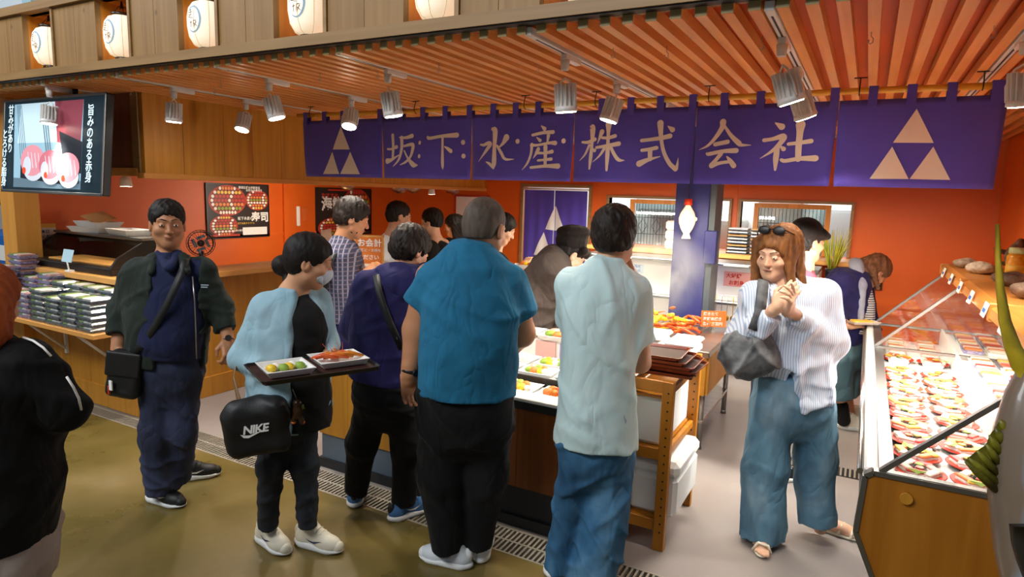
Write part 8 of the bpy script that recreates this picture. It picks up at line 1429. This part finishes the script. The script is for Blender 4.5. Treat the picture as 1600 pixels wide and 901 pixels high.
ACC = {'p1_strap': [((-3.13,2.127,1.382),(0.031,0.359,1.0)),((-3.025,2.048,1.362),(0.376,-0.478,0.8)),((-2.992,1.986,1.279),(0.568,-0.829,0.2)),((-3.031,1.944,1.154),(0.48,-0.877,0.1)),((-3.087,1.911,1.044),(0.393,-0.925,0.1)),((-3.161,1.888,0.939),(0.217,-1.021,0.0)),((-3.23,1.867,0.886),(0.217,-1.021,0.0))],'p1_bag': (-3.291,1.868,0.771),'p1_tag': (-3.292,1.788,0.726),'p1_wrist': ((-2.924,2.194,0.952),(-2.898,2.186,0.919)),'p1_zip': [(-2.962,2.039,1.29),(-2.937,2.027,1.169),(-2.938,2.027,1.004),(-2.949,2.033,0.867)],'p1_logo': (-2.918,2.074,1.244),'p2_tray': (-1.95,1.866,1.014),'p2_bag': (-2.284,1.854,0.687),'p2_strap': [((-2.468,1.902,0.95),(-0.238,-0.814,-0.0)),((-2.42,1.848,0.898),(-0.462,-0.823,-0.0)),((-2.372,1.829,0.829),(-0.142,-0.99,-0.0)),((-2.329,1.83,0.712),(-0.054,-0.942,-0.0))],'p2_strap2': [((-2.445,1.869,0.925),(-0.462,-0.823,-0.0)),((-2.358,1.825,0.85),(-0.142,-0.99,-0.0)),((-2.179,1.901,0.833),(0.695,-0.645,0.0))],'p2_charm': (-2.126,1.941,0.773),'p2_tie': (-2.314,2.077,1.418),'p7_strap': [((-2.219,2.582,1.33),(-0.175,-0.096,1.0)),((-2.145,2.486,1.325),(0.2,-0.574,0.8)),((-2.088,2.439,1.254),(0.48,-0.877,0.3)),((-2.045,2.436,1.163),(0.48,-0.877,0.1)),((-2.013,2.447,1.085),(0.48,-0.877,0.0)),((-1.973,2.478,0.97),(0.743,-0.733,0.0))],'p8_watch': ((-1.731,2.239,0.973),(-1.736,2.236,0.938)),'p11_drop': (-0.809,2.478,0.839),'p12_bag': (-0.441,3.212,1.037),'p12_strap': [((-0.418,3.407,1.363),(-0.232,0.215,1.0)),((-0.413,3.273,1.371),(0.2,-0.574,0.8)),((-0.402,3.182,1.314),(0.48,-0.877,0.2)),((-0.403,3.159,1.232),(0.48,-0.877,0.0)),((-0.424,3.153,1.153),(0.48,-0.877,0.0))],'p12_glasses': (-0.406,3.345,1.625),'p12_feet': [(-0.321,3.425,-0.307,3.276,0.0),(-0.081,3.707,0.014,3.688,0.0)],'p14_pack': (0.035,5.36,0.883),'p14_tag': (-0.064,5.249,0.797),'p14_strap': [((-0.107,5.602,1.237),(-0.359,0.031,1.0)),((-0.144,5.399,1.233),(-0.023,-0.583,0.8)),((-0.14,5.304,1.136),(0.393,-0.925,0.1)),((-0.097,5.316,0.946),(0.48,-0.877,0.0))],'p0_pipe': [[(-2.189,0.945,1.28),(-2.134,0.946,1.277),(-2.092,0.952,1.261),(-2.073,0.962,1.236)],[(-2.043,0.985,1.173),(-2.037,0.999,1.137),(-2.042,1.014,1.098),(-2.059,1.027,1.055)]],'p3_strap': [((-3.212,3.372,1.347),(-0.24,0.439,1.0)),((-3.092,3.209,1.356),(0.24,-0.439,1.0)),((-3.065,3.122,1.32),(0.217,-1.021,0.3)),((-3.084,3.1,1.236),(0.042,-1.117,0.0)),((-3.112,3.096,1.097),(-0.221,-1.261,0.0))],'p9_pack': (-2.355,4.559,1.172)}
# ---------------------------------------------------------------- what the people wear and carry
def ellip(nm, ops, mat, parent, h=.006, fo=None, root=None):
    V, Q = grow(ops, h, folds(*fo) if fo else None); return npmesh(nm, V, Q, mat, parent, LOC.get((root or parent).name) if parent else (0, 0, 0))
ZUP = np.array((0, 0, 1.0))
UVZ = np.array((UU, VV, ZUP))
# man in the green jacket: crossbody bag, zip, watch
p = ROOT['p1']; strap(p, ACC['p1_strap'], .036, .004, 'strap_black', 'bag_strap')
c = np.array(ACC['p1_bag']); b = thing('shoulder_bag', 'small black shoulder bag hanging at the hip of the man in green', 'bag', tuple(c)); R = np.array(frame(172, 0, 8))
ellip('bag_body', [('B', c, (.085, .05, .125), R, .02, .035)], 'bag_black', b, .006, (.004, 3, 10, 10)); ellip('flap', [('B', c + (np.array((0, .045, .06)) @ R), (.084, .012, .065), R, .01, .01)], 'strap_black', b, .005)
tg = np.array(ACC['p1_tag']); G().box(tg[0] - .012, tg[0] + .012, tg[1] - .003, tg[1] + .003, tg[2] - .025, tg[2] + .025).obj('white_label', 'white_print', b); G().box(tg[0] - .024, tg[0] - .014, tg[1] - .004, tg[1] + .004, tg[2] - .05, tg[2] - .005).obj('red_tab', 'red_print', b)
G().ring(ACC['p1_zip'], .0035, 5).obj('zip', 'steel', p)
def band(q, r, parent, nm='wristwatch', mat='black_plastic', face=True):
    a, b_ = np.array(q[0]), np.array(q[1]); d = nrm(b_ - a); w = .009; m = (a + b_) / 2
    o = G().ring([m - d * w, m - d * w * .6, m + d * w * .6, m + d * w], [r, r + .004, r + .004, r], 20).obj(nm, mat, parent)
    if face: s_ = nrm(np.cross(d, (0.3, .9, .2))); s_ = -s_ if s_ @ VV > 0 else s_; fc = m + s_ * (r + .004); G().cyl(fc - s_ * .004, fc + s_ * .006, .016, n=14).obj('watch_face', 'black_print', o, root=parent)
band(ACC['p1_wrist'], .030, p)
lg = np.array(ACC['p1_logo']); 
for k in range(2): g = G(); g.add([tuple(lg + UU * a + ZUP * (b_ - .011 * k)) for a, b_ in ((-.02, 0), (.02 - .006 * k, 0), (.02 - .006 * k, .006), (-.02, .006))], [(0, 1, 2, 3)]); g.obj('chest_print', 'mark_grey', p)
# woman with the tray
p = ROOT['p2']; tc = np.array(ACC['p2_tray']); a = math.atan2(UU[1], UU[0]) + .62; Rz = RZ(a)
tt = thing('serving_tray', 'dark serving tray carried by the ponytailed woman', 'serving tray', tuple(tc)); MV = lambda g: setattr(g, 'v', [tuple(Vector(tc) + Rz @ Vector(q)) for q in g.v]) or g
MV(G().box(-.23, .23, -.145, .145, -.004, .004, .003)).obj('plate', 'tray_brown', tt)
g = G(); pts = [(-.23, -.13), (-.215, -.145), (.215, -.145), (.23, -.13), (.23, .13), (.215, .145), (-.215, .145), (-.23, .13)]
g.add([(x * s_, y * s_, h_) for (s_, h_) in ((1, -.004), (1.05, .014), (1.03, .015), (.985, .004)) for x, y in pts], [(r_ * 8 + i, r_ * 8 + (i + 1) % 8, (r_ + 1) * 8 + (i + 1) % 8, (r_ + 1) * 8 + i) for r_ in range(3) for i in range(8)]); MV(g).obj('rim', 'black_plastic', tt)
for i, (dx, dy, w_, d_, lab) in enumerate(((-.115, -.015, .19, .19, 'square white plate with pale food on the left of the carried tray'), (.115, .02, .21, .19, 'square white plate with orange prawns on the right of the carried tray'))):
    cc_ = tuple(Vector(tc) + Rz @ Vector((dx, dy, .0065))); t = foam_tray(lab, cc_, w_, d_, .026, a, 'white_plastic', None, 'plate', 'square_plate')
    for k in range(6):
        q = Vector(cc_) + Rz @ Vector(((k - 2.5) * .022, .015 * math.sin(k * 2), .020))
        if i: G().ring([q + Rz @ Vector((-.05, .02, .004)), q + Rz @ Vector((-.01, .0, .018)), q + Rz @ Vector((.045, -.03, .006))], [.008, .012, .005], 7).obj('prawn', 'food_grill' if k % 2 else 'food_shell', t)
        else: G().ball(q, (.026, .02, .016), 8, 5).obj('morsel', ['food_yellow', 'food_white', 'food_green'][k % 3], t)
    if i:
        for k in range(5): q = Vector(cc_) + Rz @ Vector((-.02 + k * .012, .02, .03)); G().ring([q, q + Rz @ Vector((-.03 + .01 * k, .03, .045))], [.0016, .0006], 4).obj('feeler', 'food_shell', t)
c = np.array(ACC['p2_bag']); R = np.array(frame(165, 0, -6)); b = thing('shoulder_bag', 'large soft black bag with white print hanging from the ponytailed woman', 'bag', tuple(c))
bb = ellip('bag_body', [('B', c, (.138, .055, .120), R, .02, .05), ('B', c + np.array((0, 0, .07)), (.115, .04, .07), R, .05, .035)], 'bag_black', b, .0065, (.007, 9, 9, 9))
fx_, up_ = R[0] * -1, R[2]; fr_ = c + R[1] * .062
fo_ = lambda u, v: tuple(fr_ + fx_ * -0 + (-fx_) * -u + up_ * v)
fo_ = lambda u, v: tuple(fr_ - R[0] * u + up_ * v)
swp = [(-.062, .004), (-.050, -.012), (-.030, -.016), (.062, .020), (-.024, -.004), (-.040, -.002)]
g = G(); g.add([fo_(u, v) for u, v in swp], [tuple(range(6))]); g.obj('print_mark', 'white_print', bb, root=b)
text('NIKE', .052, Vector(fo_(-.052, .004)), Vector(-R[0] + up_ * 0), Vector(nrm(up_ - R[0] * .22)), 'white_print', bb, root=b, bold=.03, space=.9)
strap(p, ACC['p2_strap'], .03, .004, 'strap_tan', 'bag_strap')
ch = thing('plush_charm', 'small brown plush charm hanging from the black bag', 'charm', ACC['p2_charm']); c = np.array(ACC['p2_charm'])
ellip('plush', [('E', c, (.022, .02, .03), None, .01), ('E', c + ZUP * .035, (.02, .018, .018), None, .01), ('C', c + UU * .012 - ZUP * .025, c + UU * .02 - ZUP * .05, .011, .012, .01), ('C', c - UU * .012 - ZUP * .025, c - UU * .018 - ZUP * .045, .011, .011, .01)], 'lantern_cap', ch, .004)
G().ball(tuple(c - UU * .018 - ZUP * .05), .011, 8, 6).obj('foot', 'orange_print', ch); G().ball(tuple(c + UU * .022 - ZUP * .05), .011, 8, 6).obj('foot', 'orange_print', ch); G().ring([tuple(c + UU * .02 + ZUP * .03), tuple(c + UU * .026 + ZUP * .01)], .007, 6).obj('ribbon', 'rope_green', ch); G().ring([tuple(c + ZUP * .05), tuple(c + ZUP * .10 - UU * .02)], .0015, 5).obj('cord', 'steel', ch)
c = np.array(ACC['p2_tie']); G().ring([tuple(c - ZUP * .022), tuple(c + UU * -.012), tuple(c + ZUP * .022)], [.006, .008, .006], 8).obj('hair_tie', 'food_white', p)
strap(ROOT['p7'], ACC['p7_strap'], .034, .004, 'strap_black', 'bag_strap')
strap(ROOT['p3'], ACC['p3_strap'], .05, .006, 'strap_black', 'bag_strap')
band(ACC['p8_watch'], .037, ROOT['p8'])
c = np.array(ACC['p11_drop']); g = G(); g.add([tuple(c + UU * a_ * 1.25 + VV * (.04 * 0 + .10 * max(a_, 0)) + ZUP * b_ * 1.25 - VV * .012) for a_, b_ in ((0, .018), (.004, .008), (.009, -.001), (.0085, -.009), (.004, -.014), (-.004, -.014), (-.0085, -.009), (-.009, -.001), (-.004, .008))], [tuple(range(9))]); g.obj('drop_print', 'mark_grey', ROOT['p11'])
# woman in the striped shirt: bag, sunglasses on the hair, sandals
p = ROOT['p12']; c = np.array(ACC['p12_bag']); b = thing('shoulder_bag', 'puffy black and grey shoulder bag of the woman in the striped shirt', 'bag', tuple(c)); R = np.array(frame(190, 0, 0))
ellip('bag_body', [('E', c, (.125, .075, .125), R, .02), ('E', c - ZUP * .03, (.14, .08, .10), R, .05), ('-E', c + ZUP * .15, (.09, .10, .07), R, .04)], 'bag_marble', b, .006, (.012, 4, 16, 16)); strap(p, ACC['p12_strap'], .05, .012, 'bag_marble', 'bag_strap')
hc, hy, hp, hr, hs = PEOPLE['p12']['head']; R = frame(hy, hp - 18, hr); W_ = lambda q: tuple(np.array(hc) + np.array(q) @ R)
sg_ = thing('sunglasses', 'dark sunglasses pushed up on the brown hair', 'glasses', W_((0, .07, .11)))
for sx in (-1, 1): ellip('lens', [('E', W_((sx * .034, .086, .108)), (.030, .007, .022), R, .004)], 'black_plastic', sg_, .004); G().ring([W_((sx * .062, .078, .112)), W_((sx * .088, .03, .10)), W_((sx * .09, -.02, .07))], .003, 6).obj('temple', 'black_plastic', sg_)
G().ring([W_((-.012, .094, .112)), W_((.012, .094, .112))], .0028, 6).obj('bridge', 'black_plastic', sg_)
for (ax_, ay, bx, by, lf) in ACC['p12_feet']:
    d = nrm((bx - ax_, by - ay, 0)); s_ = np.array((d[1], -d[0], 0)); o = np.array((ax_, ay, 0)) - d * .03
    sd = ellip('sandal', [('E', o + d * .07 + ZUP * .012, (.034, .07, .016), (s_, d, ZUP), .02), ('E', o + d * .17 + ZUP * .012, (.040, .085, .015), (s_, d, ZUP), .03), ('P', o + ZUP * .001, (0, 0, -1)), ('P', o + ZUP * .018, (0, 0, 1))], 'sandal_cream', p, .005)
    ft = [('C', o + d * .05 + ZUP * .05, o + d * .17 + ZUP * .036, .032, .030, .03), ('C', o + d * .04 + ZUP * .05, o + d * .04 + ZUP * .14, .034, .032, .03), ('C', o + d * .13 + ZUP * .034, o + d * .20 + ZUP * .030, .030, .026, .03)]
    for k, (l_, r_) in enumerate(((.252, .011), (.258, .009), (.250, .0085), (.240, .008), (.226, .008))): u = (-.026 + .0125 * k); ft.append(('C', o + d * .20 + s_ * u + ZUP * .028, o + d * l_ + s_ * u * 1.1 + ZUP * .026, r_, r_ * .9, .008))
    ellip('foot', ft + [('P', o + ZUP * .019, (0, 0, -1))], 'skin_c', p, .0045)
    for q in (.155, .215): G().ring([tuple(o + d * (q - .01) + s_ * -.043 + ZUP * .018), tuple(o + d * q + s_ * -.028 + ZUP * .058), tuple(o + d * q + s_ * .018 + ZUP * .064), tuple(o + d * (q - .01) + s_ * .043 + ZUP * .018)], [.007, .007, .007, .007], 8).obj('sandal_strap', 'sandal_cream', sd, root=p)
# bending woman: pack in the hand, strap, yellow tag
strap(ROOT['p14'], ACC['p14_strap'], .045, .008, 'strap_black', 'bag_strap')
c = ACC['p14_pack']; t = foam_tray('flat pale pack held by the bending woman in navy', c, .22, .14, .02, .6, 'card_pale', None, 'food pack', 'held_pack'); G().box(c[0] - .07, c[0] + .07, c[1] - .045, c[1] + .045, c[2] + .008, c[2] + .024, .006, R=RZ(.6)).obj('filling', 'food_egg', t)
c = np.array(ACC['p14_tag']); tg = ROOT['p14']; ellip('charm', [('E', c, (.018, .014, .022), None, .01)], 'charm_lime', tg, .004); G().ring([tuple(c + ZUP * .02), tuple(c + ZUP * .16)], .002, 5).obj('cord', 'cord_black', tg)
for l_ in ACC['p0_pipe']: G().ring(l_, .0035, 6).obj('piping', 'white_print', ROOT['p0'])
c = ACC['p9_pack']; t = foam_tray('white tray handed over by the shop hand before the doorway curtain', c, .22, .15, .025, .4, 'white_plastic', None, 'food tray', 'held_tray')
for k in range(4): G().ball((c[0] - .05 + .035 * k, c[1], c[2] + .028), (.03, .03, .018), 8, 5).obj('morsel', 'food_yellow' if k % 2 else 'food_grill', t)
# ---------------------------------------------------------------- steam rising from the grilled seafood before the blue column
m = bpy.data.materials.new('steam'); m.use_nodes = True; N = m.node_tree.nodes; L = m.node_tree.links; N.remove(N['Principled BSDF']); MATS['steam'] = m
v = N.new('ShaderNodeVolumeScatter'); v.inputs['Color'].default_value = (1, .97, .93, 1); v.inputs['Anisotropy'].default_value = .2
n = N.new('ShaderNodeTexNoise'); n.inputs['Scale'].default_value = 4.5; n.inputs['Detail'].default_value = 3; n.inputs['Distortion'].default_value = .8; L.new(coord(N, L, (1, 1, .6)), n.inputs['Vector'])
r = N.new('ShaderNodeMapRange'); r.inputs[1].default_value = .36; r.inputs[2].default_value = .75; r.inputs[3].default_value = 0; r.inputs[4].default_value = 6.0; L.new(n.outputs[0], r.inputs[0]); tc = N.new('ShaderNodeTexCoord'); mp = N.new('ShaderNodeMapping'); mp.inputs['Location'].default_value = (-1, -1, -1); mp.inputs['Scale'].default_value = (2, 2, 2); L.new(tc.outputs['Generated'], mp.inputs[0]); gr = N.new('ShaderNodeTexGradient'); gr.gradient_type = 'SPHERICAL'; L.new(mp.outputs[0], gr.inputs[0]); ml = N.new('ShaderNodeMath'); ml.operation = 'MULTIPLY'; L.new(r.outputs[0], ml.inputs[0]); L.new(gr.outputs[1], ml.inputs[1]); L.new(ml.outputs[0], v.inputs['Density']); L.new(v.outputs[0], N['Material Output'].inputs['Volume'])
st = G().ball((-1.40, 5.2, 1.13), (.42, .30, .38), 16, 10).obj('steam', 'steam'); tag(st, 'thin white steam rising from the grilled seafood before the blue column', 'steam', kind='stuff')
